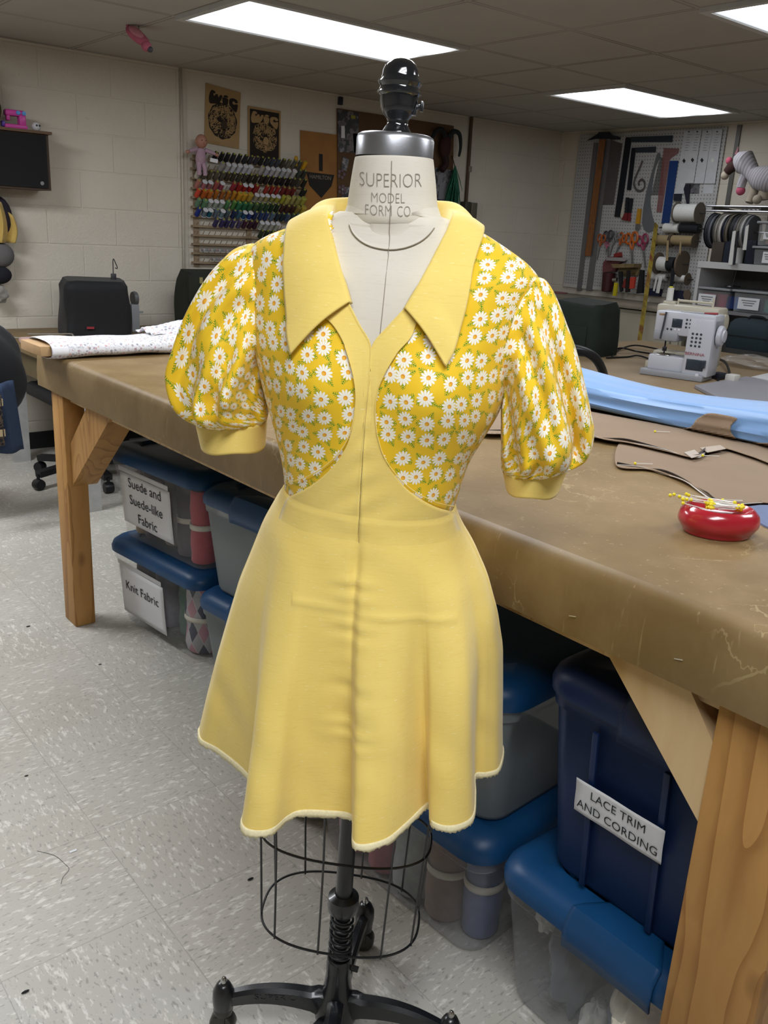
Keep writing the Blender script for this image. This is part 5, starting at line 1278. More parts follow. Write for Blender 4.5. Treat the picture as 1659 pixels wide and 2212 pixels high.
part('blade', flatB(B4([(256, 235), (305, 235), (180, 1210), (133, 1210)]), .034, .008), mat_wood('t square wood', '8a5a34', '6e4526', 2, 2, False), ts, world=True)
ALU = M('brushed aluminium', '77777a', .4, metal=.6, nscale=30)
tool('yardstick', B4([(205, 262), (240, 262), (100, 1500), (62, 1500)]), ALU, 'outer grey metal yardstick left of the T-square', 'ruler', th=.003)
tool('yardstick', B4([(305, 245), (347, 245), (190, 1500), (140, 1500)]), ALU, 'inner grey metal yardstick right of the T-square', 'ruler', th=.003)
CLR = mat_clear('smoky clear plastic', '5a5553', .62, .2)
tool('grid_ruler', B2([(390, 330), (590, 400), (440, 1440), (250, 1440)]), CLR, 'wide smoky transparent grid ruler beside the T-square', 'ruler', th=.002)
DKM = M('blackened steel', '1b1f27', .45, metal=.3)
def Lsq(a, b, lab):
    t = thing('l_square', lab, 'L-square', (WX-.03, *pB(*a[0])), group='tools on the pegboard'); part('long_arm', flatB(a, PO, .004), DKM, t, world=True); part('short_arm', flatB(b, PO, .0042), M('greyed steel', '333a42', .45, metal=.3), t, world=True)
Lsq(B2([(650, 290), (752, 290), (555, 1655), (455, 1645)]), B2([(740, 284), (1450, 258), (1440, 372), (738, 372)]), 'large dark steel L-square on the pegboard')
Lsq(B2([(750, 470), (822, 468), (740, 1192), (668, 1188)]), B2([(815, 466), (1165, 448), (1160, 545), (812, 550)]), 'small dark steel L-square nested inside the large one')
fc = [(pB(*p, PO+.002)[0], pB(*p, PO+.002)[1]) for p in B2([(935, 690), (880, 830), (820, 960), (790, 1080), (830, 1180), (900, 1205), (965, 1150), (970, 1060), (920, 1010), (870, 1060), (880, 1110)])]
single('french_curve', MB().tube([(WX-PO-.004, y, z) for y, z in cr(fc, 60)], .009, 6, flat=.35), CLR, 'smoky transparent french curve right of the small L-square', 'french curve', 'tools on the pegboard')
tool('hip_curve', B2([(1188, 570), (1240, 600), (1150, 830), (1095, 1150), (1070, 1400), (1100, 1620), (1145, 1790), (1110, 1880), (1010, 1895), (935, 1780), (950, 1500), (1020, 1150), (1120, 800)]), M('grey aluminium curve', '6d7074', .4, metal=.4), 'long grey curved hip ruler in the middle of the pegboard', 'hip curve', smooth=80)
tool('quilting_ruler', B2([(1295, 470), (1560, 480), (1545, 560), (1400, 660), (1262, 1570), (1170, 1565)]), mat_clear('red printed clear plastic', '8a5a58', .45, .2), 'transparent ruler with red markings beside the blue ruler', 'ruler', th=.002)
tool('set_square', B2([(1235, 620), (1290, 640), (1290, 1280), (1080, 1280)]), CLR, 'smoky transparent set square behind the hip curve', 'set square', off=PO-.006, th=.002)
tool('blue_ruler', B2([(1402, 690), (1547, 690), (1388, 1760), (1258, 1755)]), M('blue anodised', '1f3a70', .4, metal=.2), 'broad blue ruler right of the middle of the pegboard', 'ruler')
CARD = M('white card', 'b4b5b8', .7)
for k, (pts, hx, hy) in enumerate(((((962, 168), (1030, 165), (958, 690), (878, 690)), 957, 415), (((1032, 165), (1106, 155), (1038, 602), (962, 602)), 1028, 408), (((1116, 165), (1196, 155), (1122, 606), (1044, 604)), 1107, 410), (((1198, 150), (1281, 150), (1216, 606), (1126, 606)), 1196, 410))):
    t = thing('pattern_card', '%s tall white pattern card hanging on the pegboard' % ['first', 'second', 'third', 'fourth'][k]+' from the left', 'pattern card', (WX-.03, *pB(*B4([pts[3]])[0])), group='white pattern cards')
    part('sheet', flatB(B4(pts), PO+.002*k, .002), CARD, t, world=True)
    part('diamond_slot', flatB(B4([(hx-14, hy), (hx, hy-20), (hx+14, hy), (hx, hy+22)]), PO+.002*k+.003, .0006), col('1c1c1e' if k < 3 else 'c9c9c4', .6), t, world=True)
    part('hang_hole', flatB(B4([(pts[0][0]+28, 172), (pts[0][0]+36, 165), (pts[0][0]+44, 172), (pts[0][0]+36, 180)]), PO+.002*k+.003, .0006), col('1c1c1e', .6), t, world=True)
    m = MB()
    for j in range(7): m.add(flatB(B4([(pts[0][0]+22-j*4, 195+j*22), (pts[0][0]+58-j*4-(j % 3)*5, 195+j*22), (pts[0][0]+58-j*4-(j % 3)*5, 199+j*22), (pts[0][0]+22-j*4, 199+j*22)]), PO+.002*k+.003, .0004).v, [(3, 2, 1, 0), (4, 5, 6, 7)])
    part('printed_lines', m, col('7d7e84', .8), t, world=True)
tool('photo_card', B4([(975, 606), (1090, 606), (1085, 690), (960, 690)]), mat_collage('black and white cutout', ['b5b5b8', '23232a', 'a0a0a5', '3a3a40'], 20, 2.2), 'black and white picture card below the white pattern cards', 'picture card', off=PO-.006)
tool('photo_card', B4([(1128, 610), (1212, 608), (1200, 690), (1120, 690)]), CARD, 'white picture card at the right below the pattern cards', 'picture card', off=PO-.006)
tool('dark_pouch', B4([(880, 692), (942, 692), (936, 752), (876, 748)]), M('navy leather', '1a1b2a', .6), 'small navy pouch under the first pattern card', 'pouch', th=.012)
tool('shears', B4([(975, 610), (1012, 612), (1005, 700), (1000, 780), (985, 780), (970, 700), (960, 650)]), M('blued steel', '20212c', .4), 'dark pair of shears hanging point down below the pattern cards', 'shears', th=.010, off=PO+.008)
def cyl(nm, pa, pb, r, mat, label, cat, off, cap=None, rc=None, grp='rolls on the pegboard dowels'):
    """roll on a dowel parallel to the wall between two photo positions"""
    a, b = atx(*pa, WX-off), atx(*pb, WX-off); z = (a[2]+b[2])/2; y0, y1 = a[1], b[1]; L_ = abs(y0-y1)
    t = thing(nm, label, cat, (WX-off, (y0+y1)/2, z), group=grp); R = Matrix.Rotation(PI/2, 3, 'X')
    part('winding', MB().lathe([(.008, -L_/2), (r, -L_/2), (r, L_/2), (.008, L_/2)], 28, R=R), mat, t)
    if cap:
        for s in (-1, 1): part('end_disc', MB().lathe([(.004, s*(L_/2+.001)), (rc, s*(L_/2+.001)), (rc, s*(L_/2+.006)), (.004, s*(L_/2+.006))], 28, R=R), cap, t)
    part('dowel', MB().rod((0, -L_/2-.05, 0), (0, L_/2+.05, 0), .005, 8), col('2c2a28', .5), t)
    return t
b4 = lambda x, y: B4([(x, y)])[0]
WCL = M('white tape', 'c9c9c6', .8, nscale=80); TAN = M('tan twill tape', '8f7d5c', .8, nscale=80); BKT = M('black tape', '14171c', .8, nscale=80); GBD = M('grey chipboard', '635c52', .8); BBD = M('brown chipboard', '5f5244', .8)
cyl('elastic_roll', b4(905, 845), b4(1085, 855), .062, WCL, 'large white roll with grey end discs on the top dowel', 'tape roll', .09, GBD, .075)
cyl('elastic_roll', b4(797, 975), b4(918, 980), .034, WCL, 'smaller white roll on the second dowel beside the black roll', 'tape roll', .07)
cyl('elastic_roll', b4(930, 978), b4(1085, 982), .034, BKT, 'black roll on the second dowel', 'tape roll', .07)
cyl('elastic_roll', b4(725, 1075), b4(845, 1078), .036, TAN, 'left tan roll with brown end discs on the third dowel', 'tape roll', .07, BBD, .05)
cyl('elastic_roll', b4(865, 1078), b4(1045, 1085), .036, TAN, 'right tan roll with brown end discs on the third dowel', 'tape roll', .07, BBD, .05)
cyl('elastic_roll', b4(752, 1275), b4(828, 1278), .052, WCL, 'white ribbon roll on the fourth dowel', 'tape roll', .10)
cyl('elastic_roll', b4(833, 1278), b4(890, 1280), .052, BKT, 'black ribbon roll against the big brown disc', 'tape roll', .10)
cyl('cardboard_reel', b4(935, 1276), b4(950, 1276), .095, BBD, 'big brown cardboard disc at the right of the fourth dowel', 'reel', .10)
cyl('cardboard_reel', b4(738, 1270), b4(746, 1270), .080, BBD, 'brown cardboard disc behind the white ribbon roll', 'reel', .10)
cyl('elastic_roll', b4(680, 1382), b4(812, 1388), .026, WCL, 'left white roll on the lowest dowel', 'tape roll', .08)
cyl('elastic_roll', b4(872, 1396), b4(985, 1402), .026, WCL, 'right white roll with a brown disc on the lowest dowel', 'tape roll', .08, BBD, .045)
for (pts, mat, lab) in ((((815, 1080), (832, 1080), (825, 1250), (805, 1250)), TAN, 'tan ribbon tail hanging from the left tan roll'), (((925, 1090), (938, 1090), (930, 1200), (912, 1210)), TAN, 'tan ribbon tail hanging from the right tan roll'), (((852, 1310), (890, 1310), (862, 1480), (838, 1480)), BKT, 'black ribbon tail hanging below the black ribbon roll'),
                        (((722, 1390), (738, 1392), (712, 1505), (698, 1500)), WCL, 'narrow white ribbon tail on the lowest dowel'), (((752, 1375), (780, 1380), (750, 1522), (722, 1518)), WCL, 'wide white ribbon tail on the lowest dowel')):
    tool('ribbon_tail', B4(pts), mat, lab, 'ribbon', off=.155, th=.002, grp='ribbon tails')
tool('navy_pouch', B4([(690, 1480), (782, 1488), (770, 1548), (676, 1540)]), M('navy cloth', '161b33', .8), 'left navy pouch at the bottom of the pegboard', 'pouch', th=.04, grp='navy pouches')
tool('navy_pouch', B4([(870, 1495), (1000, 1505), (990, 1580), (860, 1572)]), M('navy cloth', '161b33', .8), 'right navy pouch at the bottom of the pegboard', 'pouch', th=.04, grp='navy pouches')
tool('cardboard_disc', B4([(965, 1500), (1000, 1490), (1020, 1520), (1005, 1580), (970, 1580), (955, 1540)]), BBD, 'brown disc leaning at the bottom right of the pegboard', 'disc', off=.09, th=.01)
# scissors
def scissors(x, y, s, hc, label, ang=0.0, blade=.11):
    p = atx(x, y, WX-.04); t = thing('scissors', label, 'scissors', tuple(p), group='scissors on the pegboard')
    R = Matrix.Rotation(ang, 3, 'X'); hm = M('handle '+hc, hc, .45)
    for q in (-1, 1):
        ring_ = [tuple(R @ Vector((q*.004, q*.022*s+.017*s*math.cos(a)*1.0, -.0+.026*s*math.sin(a)))) for a in [2*PI*k/20 for k in range(20)]]
        hd = part('handle', MB().tube(ring_, .0058*s, 7, closed=True).tube([tuple(R @ Vector((q*.004, q*.014*s, -.024*s))), tuple(R @ Vector((q*.002, q*.003*s, -.06*s)))], [.006*s, .005*s], 7), hm, t)
        part('blade', MB().prism([tuple((R @ Vector((0, a, b)))[1:]) for a, b in ((-.006*s*q, -.05*s), (.008*s*q, -.055*s), (.003*s*q, -.05*s-blade*s), (-.002*s*q, -.05*s-blade*s))], q*.0025-.001, q*.0025+.001, 'X'), ALU, hd)
    part('pivot', MB().lathe([(.0005, -.005), (.004, -.005), (.004, .005), (.0005, .005)], 10, tuple(R @ Vector((0, 0, -.066*s))), R=Matrix.Rotation(PI/2, 3, 'Y')), CHR, t)
    return t
scissors(*b4(268, 1062), 1.05, 'a04f1c', 'leftmost orange-handled scissors on the pegboard', .1)
scissors(*b4(325, 1035), 1.2, '3c3a3e', 'dark-handled steel shears beside the leftmost orange scissors', -.15)
scissors(*b4(385, 1040), 1.0, '77777a', 'chrome-handled scissors in the middle of the scissors row', .2)
scissors(*b4(445, 1055), 1.1, 'a8541a', 'thin orange-handled scissors in the middle of the scissors row', .35)
scissors(*b4(520, 1060), 1.5, 'b35a16', 'biggest orange-handled scissors on the pegboard', -.2)
scissors(*b4(610, 1075), 1.35, '8a2f50', 'magenta-handled scissors at the right of the scissors row', -.3)
scissors(*b4(315, 1110), .6, 'b85a78', 'tiny pink-handled snips under the dark shears', 0, .06)
sn = thing('snips', 'red and black handled snips above the scissors row', 'snips', tuple(atx(*b4(490, 800), WX-.03)), group='tools on the pegboard')
for (pts, mt) in ((((478, 722), (500, 722), (492, 850), (470, 850)), BKT), (((508, 728), (536, 730), (520, 850), (500, 850)), BKT)): part('grip', flatB(B4(pts), .026, .012), mt, sn, world=True)
for pts in (((468, 850), (492, 850), (484, 918), (440, 905)), ((500, 850), (518, 850), (515, 922), (490, 915))): part('jaw', flatB(B4(pts), .026, .010), M('red enamel', '6d1f24', .4), sn, world=True)
tool('bone_folder', B4([(450, 760), (462, 765), (452, 880), (440, 895), (428, 880), (432, 850)]), M('ivory plastic', 'b5afa2', .5), 'ivory point turner beside the red and black snips', 'point turner', smooth=30)
rc = thing('rotary_cutter', 'yellow rotary cutter hanging in the middle of the pegboard', 'rotary cutter', tuple(atx(*b4(580, 900), WX-.03)), group='tools on the pegboard')
part('handle', flatB(B4([(578, 815), (605, 818), (592, 945), (560, 940)]), .026, .014), M('amber plastic', 'b07f1e', .4), rc, world=True)
q = atx(*b4(573, 965), WX-.038); part('blade', MB().lathe([(.004, -.002), (.024, -.001), (.024, .001), (.004, .002)], 20, tuple(q), R=Matrix.Rotation(PI/2, 3, 'Y')), ALU, rc, world=True)
# holders and hand tools low on the board
q = atx(*b4(322, 1430), WX-.07)
single('red_cup', MB().lathe([(.035, -.075), (.045, -.07), (.052, .075), (.049, .075), (.042, -.06), (.01, -.068)], 24, tuple(q)), M('dark red plastic', '3d1318', .45), 'dark red cup of tools at the bottom left of the pegboard', 'cup', 'tools on the pegboard')
tool('red_pouch', B4([(300, 1265), (340, 1215), (480, 1225), (480, 1250), (420, 1280), (400, 1340), (295, 1345)]), M('maroon print cloth', '6d3f42', .85, nscale=120, var=.5), 'maroon patterned pouch above the red cup', 'pouch', th=.03)
tool('white_case', B4([(330, 1222), (475, 1225), (490, 1245), (480, 1256), (325, 1248)]), M('pale plastic', '8f8a8a', .5), 'pale flat case lying over the maroon pouch', 'case', off=.056, th=.03)
tool('red_case', B4([(395, 1190), (440, 1180), (445, 1215), (385, 1222)]), M('red plastic', '7d2420', .5), 'small red case above the pale flat case', 'case', th=.03)
wb_ = thing('wood_tool_holder', 'wooden block tool holder at the bottom of the pegboard', 'tool holder', tuple(atx(*b4(510, 1320), WX-.03)))
part('block', flatB(B4([(412, 1280), (605, 1276), (598, 1308), (430, 1312)]), .02, .10), mat_wood('holder wood', '7d6c4a', '69593b', 1, 2, False), wb_, world=True)
part('back_plate', flatB(B4([(420, 1310), (596, 1308), (580, 1372), (430, 1378)]), .02, .02), mat_wood('holder wood', '7d6c4a', '69593b', 1, 2, False), wb_, world=True)
hm_ = thing('hammer', 'small hammer with a yellow handle hanging below the wooden tool holder', 'hammer', tuple(atx(*b4(390, 1430), WX-.13)), group='hand tools under the wooden holder')
part('handle', flatB(B4([(386, 1432), (412, 1436), (395, 1545), (371, 1542)]), .125, .018), M('yellow grip', 'b9a81c', .5), hm_, world=True)
part('head', MB().rod(atx(*b4(365, 1410), WX-.135), atx(*b4(400, 1408), WX-.135), .016, 12), CHR, hm_, world=True)
for (pts, c, lab) in ((((520, 1390), (560, 1386), (548, 1480), (512, 1486)), 'b0392a', 'bright red handled pliers under the wooden holder'), (((470, 1400), (492, 1402), (476, 1480), (452, 1470)), '6d2320', 'dark red handled pliers under the wooden holder'),
                      (((420, 1340), (448, 1340), (452, 1500), (432, 1510)), '17181c', 'black handled awl left of the red pliers'), (((600, 1325), (632, 1330), (622, 1520), (570, 1525)), '121417', 'long black tool at the right of the wooden holder'), (((490, 1330), (512, 1330), (508, 1510), (478, 1515)), '1a1414', 'black tool between the two red handled pliers')):
    tool('pliers' if 'pliers' in lab else 'hand_tool', B4(pts), M('grip '+c, c, .5), lab, 'hand tool', off=.115, th=.02, grp='hand tools under the wooden holder')
ys = thing('measuring_stick', 'long yellow measuring stick hanging from the pegboard past the counter edge', 'measuring stick', tuple(atx(1418, 500, WX-.05)))
p0, p1 = Vector(atx(1418, 484, WX-.10)), Vector(atx(1381, 738, 5.34))
def mat_stick():
    t = NT('yellow measuring stick'); n = t.noise(t.geo(), 9, 3, .6); t.bsdf(t.ramp(n, [(.35, '6d5a1e'), (.48, '94802a'), (.56, '7d6424'), (.66, '6f3a24')]), .6); return t.m
part('blade', MB().bar(p0, p1, .006, .036, (1, 0, 0)), mat_stick(), ys, world=True); part('tip', MB().bar(p1, p1+(p1-p0).normalized()*.03, .007, .036, (1, 0, 0)), M('yellow tip', 'a49a2a', .6), ys, world=True)

# counter below the pegboard
ct = thing('counter', 'pale counter with cabinet fronts below the pegboard', 'counter', (WX-.25, 4.2, 0))
part('top', MB().box((WX-.255, 4.40, .905), (.50, 1.70, .03), bev=.003), M('worn pale laminate', '7d7568', .45, nscale=6, var=.1), ct, world=True)
part('cabinet', MB().box((WX-.25, 4.40, .44), (.44, 1.66, .88)), M('cream cabinet paint', '9a9484', .6, nscale=5), ct, world=True)
for k, y in enumerate((4.95, 4.40, 3.85)): dr = part('door', MB().box((WX-.475, y, .46), (.015, .52, .80), bev=.004), M('cream cabinet paint', '9a9484', .6, nscale=5), ct, world=True); part('handle', MB().rod((WX-.49, y-.2, .62), (WX-.49, y-.2, .72), .006, 8), CHR, dr, world=True)
p = atx(1228, 614, WX-.2); single('pink_scrap', MB().box((WX-.15, 5.0, .925), (.10, .12, .01), bev=.003), col('8d5a5e', .8), 'pink scrap of cloth at the far left end of the counter', 'cloth scrap')
# ------------------------------------------------------------------ shelves at the right
def W5(x, y, X): return atx(x, y, X)
SHX0, SHX1 = 5.66, 6.12; SY1, SY0 = 3.52, 2.35
MET = M('chrome wire', '9a9a9e', .25, metal=.9)
ws = thing('wire_shelf', 'chrome wire shelf holding the plush toy above the ribbon reels', 'wire shelf', (5.9, 3.0, 1.6))
zt = W5(1600, 446, SHX0)[2]
part('front_rail', MB().rod((SHX0, SY0, zt), (SHX0, SY1, zt), .006).rod((SHX0, SY0, zt-.03), (SHX0, SY1, zt-.03), .006), MET, ws, world=True)
part('back_rail', MB().rod((SHX1-.02, SY0, zt), (SHX1-.02, SY1, zt), .006), MET, ws, world=True)
m = MB()
for k in range(36): y = SY0+(SY1-SY0)*(k+.5)/36; m.rod((SHX0, y, zt+.003), (SHX1-.02, y, zt+.003), .0028, 5)
part('wires', m, MET, ws, world=True, kind='stuff')
STD = M('grey standard', '6d6d6a', .4, metal=.6)
for y in (3.50, 3.16): part('wall_standard', MB().box((WX-.008, y+.16, 1.75), (.014, .03, .86)), STD, ws, world=True); part('bracket', MB().bar((WX-.01, y, zt-.03), (SHX0+.04, y, zt-.01), .012, .03), STD, ws, world=True)
part('ribbon_rod', MB().rod((SHX0+.12, SY0, zt-.155), (SHX0+.12, SY1, zt-.155), .006), MET, ws, world=True)
# ribbon reels on the rod
xs = [1545, 1552, 1559, 1566, 1574, 1582, 1589, 1597, 1604, 1612, 1620, 1628]
cl = ['1a1d27', '4c4f58', '17191f', '77736c', 'a9a7a2', '161b2e', '5c564a', '1a1a1d', '3f4046', '6b675e', 'a5a4a2', '5d6066']
nmz = ['navy', 'slate', 'black', 'grey', 'white', 'dark navy', 'brown grey', 'jet black', 'charcoal', 'taupe', 'bright white', 'steel grey']
for k, (x, c) in enumerate(zip(xs, cl)):
    p = W5(x, 490, SHX0+.12); t = thing('ribbon_reel', '%s ribbon reel, %s from the left under the wire shelf' % (nmz[k], ORD[k]), 'ribbon reel', (SHX0+.12, p[1], zt-.155), group='ribbon reels under the wire shelf')
    R = Matrix.Rotation(PI/2, 3, 'X'); r = .112-.004*(k % 3); mt = M('reel '+c, c, .7, nscale=60)
    part('ribbon', MB().lathe([(.012, -.008), (r, -.008), (r, .008), (.012, .008)], 32, R=R), mt, t)
    part('flange', MB().lathe([(.010, -.0115), (r+.006, -.0115), (r+.006, -.0095), (.010, -.0095)], 32, R=R), M('flange '+c, c, .4, var=.15), t)
for (pts, mt, lab) in ((((1583, 500), (1590, 498), (1582, 572), (1573, 572)), WCL, 'white ribbon tail hanging from the reels to the white shelf'), (((1592, 500), (1597, 498), (1588, 572), (1583, 572)), BKT, 'black ribbon tail beside the white one'), (((1611, 490), (1618, 485), (1612, 540), (1604, 540)), WCL, 'short white ribbon tail at the right of the reels')):
    m = MB().prism([tuple(W5(x, y, SHX0-.02)[1:]) for x, y in pts], SHX0-.022, SHX0-.019, 'X'); single('ribbon_tail', m, mt, lab, 'ribbon', 'ribbon tails')
# white shelf unit
WHP = M('white melamine', 'b7b7b8', .4, nscale=6)
su = thing('shelf_unit', 'white open shelf unit under the ribbon reels', 'shelf unit', (5.9, 3.0, .9))
zs = W5(1560, 574, SHX0)[2]; zb = W5(1560, 668, SHX0)[2]-.02; SYL = W5(1503, 600, SHX0)[1]
part('top_board', MB().box(((SHX0+SHX1)/2, (SYL+SY0)/2, zs), (SHX1-SHX0, SYL-SY0, .042)), WHP, su, world=True)
part('side_panel', MB().box(((SHX0+SHX1)/2, SYL-.012, (zs+.55)/2), (SHX1-SHX0-.01, .024, zs-.02-.55)), WHP, su, world=True)
part('back_panel', MB().box((SHX1-.01, (SYL+SY0)/2, (zs+.55)/2), (.012, SYL-SY0-.05, zs-.03-.55)), M('shelf back', '5d5b5a', .6), su, world=True)
part('shelf_board', MB().box(((SHX0+SHX1)/2, (SYL+SY0)/2-.012, zb), (SHX1-SHX0-.03, SYL-SY0-.03, .022)), M('grey shelf edge', '77777a', .5), su, world=True)
part('shelf_board', MB().box(((SHX0+SHX1)/2, (SYL+SY0)/2-.012, .56), (SHX1-SHX0-.03, SYL-SY0-.03, .022)), WHP, su, world=True)
def onshelf(nm, x0, x1, zbase, h, d, mat, label, cat, X=SHX0+.03, y_px=580, grp=None, bev=.006):
    a, b = W5(x0, y_px, X)[1], W5(x1, y_px, X)[1]
    return single(nm, MB().box((0, 0, h/2), (d, abs(a-b), h), bev=bev), mat, label, cat, grp, loc=None) if False else _os(nm, (a+b)/2, abs(a-b), zbase, h, d, mat, label, cat, X, grp, bev)
def _os(nm, y, w, z, h, d, mat, label, cat, X, grp, bev):
    o = single(nm, MB().box((0, 0, h/2), (d, w, h), bev=bev), mat, label, cat, grp); o.location = (X+d/2, y, z); return o
zt2 = zs+.0215
onshelf('cardboard_box', 1530, 1556, zt2, .13, .2, M('dim brown box', '3f372f', .8), 'brown box at the left end of the white shelf top', 'box')
onshelf('navy_box', 1557, 1574, zt2, .16, .2, M('dark navy box', '151b2c', .7), 'dark navy box beside the brown box on the white shelf top', 'box')
onshelf('navy_box', 1604, 1624, zt2, .15, .2, M('dark navy box', '151b2c', .7), 'dark navy box right of the white roll on the white shelf top', 'box')
p = W5(1593, 560, SHX0+.09); single('white_roll', MB().lathe([(.01, 0), (.035, 0), (.036, .10), (.01, .10)], 20, (SHX0+.09, p[1], zt2)), WCL, 'white tape roll standing on the white shelf top', 'tape roll')
def cbin(x0, x1, ypx, z, h, d, label, lines, X=SHX0+.02, lx=.5, inner=()):
    a, b = W5(x0, ypx, X)[1], W5(x1, ypx, X)[1]; w = abs(a-b); y = (a+b)/2
    t = thing('clear_bin', label, 'storage bin', (X+d/2, y, z), group='clear bins on the right shelves')
    m = MB(); R = [rrect(d/2-i_, w/2-i_, .02, zz) for i_, zz in ((.012, 0), (.006, .004), (0, h-.02), (0, h-.018))]; m.grid(R, wrap=True); m.add(R[0], [tuple(range(len(R[0])))[::-1]]); part('body', m, CLEAR3, t)
    part('lid', MB().box((0, 0, h-.006), (d+.02, w+.02, .016), bev=.006), M('frosted lid', '8d8f93', .3), t)
    if lines:
        ll = part('label_card', MB().box((-d/2-.004, lx, h*.42), (.002, lines[0], lines[1])), PAPER, t)
        q = MB()
        for j in range(3): q.box((-d/2-.0056, lx, h*.42+lines[1]*(.26-.2*j)), (.0006, lines[0]*(.7-.14*j), .006))
        part('printed_lines', q, col('77797d', .8), ll)
    for k, (dx, dy, r, c, hh) in enumerate(inner): part('cloth_bundle', MB().lathe([(r*.3, .004), (r, .01), (r*.95, hh), (r*.2, hh)], 16, (dx, dy, .004)), M('bundle '+c, c, .9, nscale=40), t)
    return t
zb2 = zb+.0115
cbin(1494, 1572, 650, zb2, W5(1560, 624, SHX0)[2]-zb2, .36, 'left clear bin of red trim with a white label on the lower shelf', (.13, .075), lx=.02, inner=((-.1, .04, .06, '8f1f40', .10), (-.1, -.06, .05, '8a2340', .10), (-.1, -.125, .04, '2a3a6d', .09)))
cbin(1581, 1668, 655, zb2, W5(1600, 627, SHX0)[2]-zb2, .36, 'right clear bin of blue trim with a white label on the lower shelf', (.15, .075), lx=.02, inner=((-.1, .10, .06, '2f5d9c', .09), (-.1, .0, .06, '1c2440', .10), (-.1, -.11, .06, '2f6d62', .09)))
cbin(1624, 1680, 560, zt2, W5(1640, 532, SHX0)[2]-zt2, .30, 'lower grey bin stacked at the right end of the white shelf top', (.07, .07), lx=-.02, inner=((0, 0, .06, '77787c', .10),))
cbin(1634, 1682, 510, zt2+W5(1640, 532, SHX0)[2]-zt2+.004, .15, .26, 'upper clear bin of brown findings at the right end of the white shelf top', (.07, .045), lx=-.01, inner=((0, .02, .05, '8a7666', .06), (0, -.06, .05, '6d5a4a', .06)))
p = W5(1577, 619, SHX0+.05)
sdz = W5(1577, 624, SHX0)[2]+.012
st2 = thing('display_stand', 'thin black stand with a round base on the clear bins', 'stand', (SHX0+.08, p[1], sdz))
part('base', MB().lathe([(.002, 0), (.055, 0), (.05, .006), (.004, .009)], 28), BLK, st2); part('rod', MB().rod((0, 0, .005), (0, -.012, .15), .004), BLK, st2)
# teal soft case
p0_, p1_ = W5(1556, 772, 5.30), W5(1656, 778, 5.30)
cs = thing('soft_case', 'dark teal soft carrying case on the sewing table below the shelves', 'case', (5.42, (p0_[1]+p1_[1])/2, SZ)); TEAL = M('dark teal canvas', '1c2b33', .8, nscale=40, var=.12, bstr=.3)
hC = W5(1600, 690, 5.3)[2]-SZ; wC = abs(p0_[1]-p1_[1])
m = MB(); R = [[Vector((q.x, q.y, z)) for q in rrect(.13*k, wC/2*k2, .05, 0, 8)] for z, k, k2 in ((.002, .95, .97), (.02, 1, 1), (hC*.55, 1, .99), (hC*.85, .85, .97), (hC*.97, .6, .92), (hC, .4, .85))]; m.grid(R, wrap=True); m.add(R[-1], [tuple(range(len(R[-1])))]); m.add(R[0], [tuple(range(len(R[0])))[::-1]])
part('body', m, TEAL, cs); part('zip', MB().box((-.131, 0, hC*.45), (.004, wC*.9, .008)), BKT, cs)
part('carry_handle', MB().tube([tuple(q) for q in cr([(-.03, .06, hC-.01), (-.03, .04, hC+.018), (-.03, -.04, hC+.018), (-.03, -.06, hC-.01)], 16)], .008, 8, flat=.6), BKT, cs)

# plush donkey in a striped coat
pp = W5(1600, 400, 5.80); PW = M('pale striped plush', '97949a', .95, nscale=200, var=.2, bstr=.4)
def mat_stripe():
    t = NT('grey striped knit'); s = t.sep(t.obj()); f = t.math('LESS_THAN', t.math('FRACT', t.math('MULTIPLY', t.math('ADD', s[1], t.math('MULTIPLY', s[2], .35)), 46)), .45); t.bsdf(t.mix(f, lin('b3b0b5'), lin('96939c')), .95); return t.m
STR = mat_stripe(); CRM = M('cream plush', 'a69c8c', .95, nscale=150, var=.1); PKP = M('pink plush', 'b8576f', .95, nscale=100)
G = lambda x, y: Vector((0, W5(x, y, 5.80)[1]-pp[1], W5(x, y, 5.80)[2]-zt-.003))
pl = thing('plush_unicorn', 'plush animal in a grey striped hooded coat with pink hooves on the wire shelf', 'plush toy', (5.80, pp[1], zt+.003))
part('body', MB().tube([tuple(G(1690, 384)), tuple(G(1660, 388)), tuple(G(1640, 384)), tuple(G(1626, 374)), tuple(G(1617, 362)), tuple(G(1608, 350)), tuple(G(1598, 350)), tuple(G(1592, 352))], [.07, .085, .075, .05, .060, .078, .066, .05], 20), STR, pl)
part('muzzle', MB().tube([tuple(G(1596, 352)), tuple(G(1578, 363)), tuple(G(1570, 372))], [.040, .034, .027], 16), M('dark brown plush', '3a2420', .95, nscale=100), pl)
part('nose', MB().ball(tuple(G(1566, 379)), .028, n=16), CRM, pl); part('nostril', MB().ball(tuple(G(1560, 378)+Vector((-.01, 0, 0))), .009), BKT, pl)
part('forelock', MB().ball(tuple(G(1575, 347)), .022, sz=1.1), PKP, pl); part('horn', MB().lathe([(.016, 0), (.002, .05)], 12, tuple(G(1592, 334))), M('pink felt', '8d5f66', .9), pl)
part('bow', MB().ball(tuple(G(1606, 332)), .014, sy=1.4), M('teal felt', '2c5f6d', .9), pl)
part('front_leg', MB().tube([tuple(G(1612, 370)), tuple(G(1604, 390)), tuple(G(1600, 405))], [.034, .030, .028], 14), STR, pl); part('hoof', MB().ball(tuple(G(1600, 412)), .030, sz=1.0), PKP, pl)
part('front_leg', MB().tube([tuple(G(1630, 385)+Vector((.03, 0, 0))), tuple(G(1624, 415)+Vector((.02, 0, 0))), tuple(G(1618, 438)+Vector((0, 0, .0)))], [.040, .030, .026], 14), CRM, pl)
part('hind_leg', MB().tube([tuple(G(1652, 395)), tuple(G(1650, 432))], [.04, .03], 14), CRM, pl); part('foot', MB().ball(tuple(G(1646, 432)+Vector((-.06, 0, 0))), .030), CRM, pl)

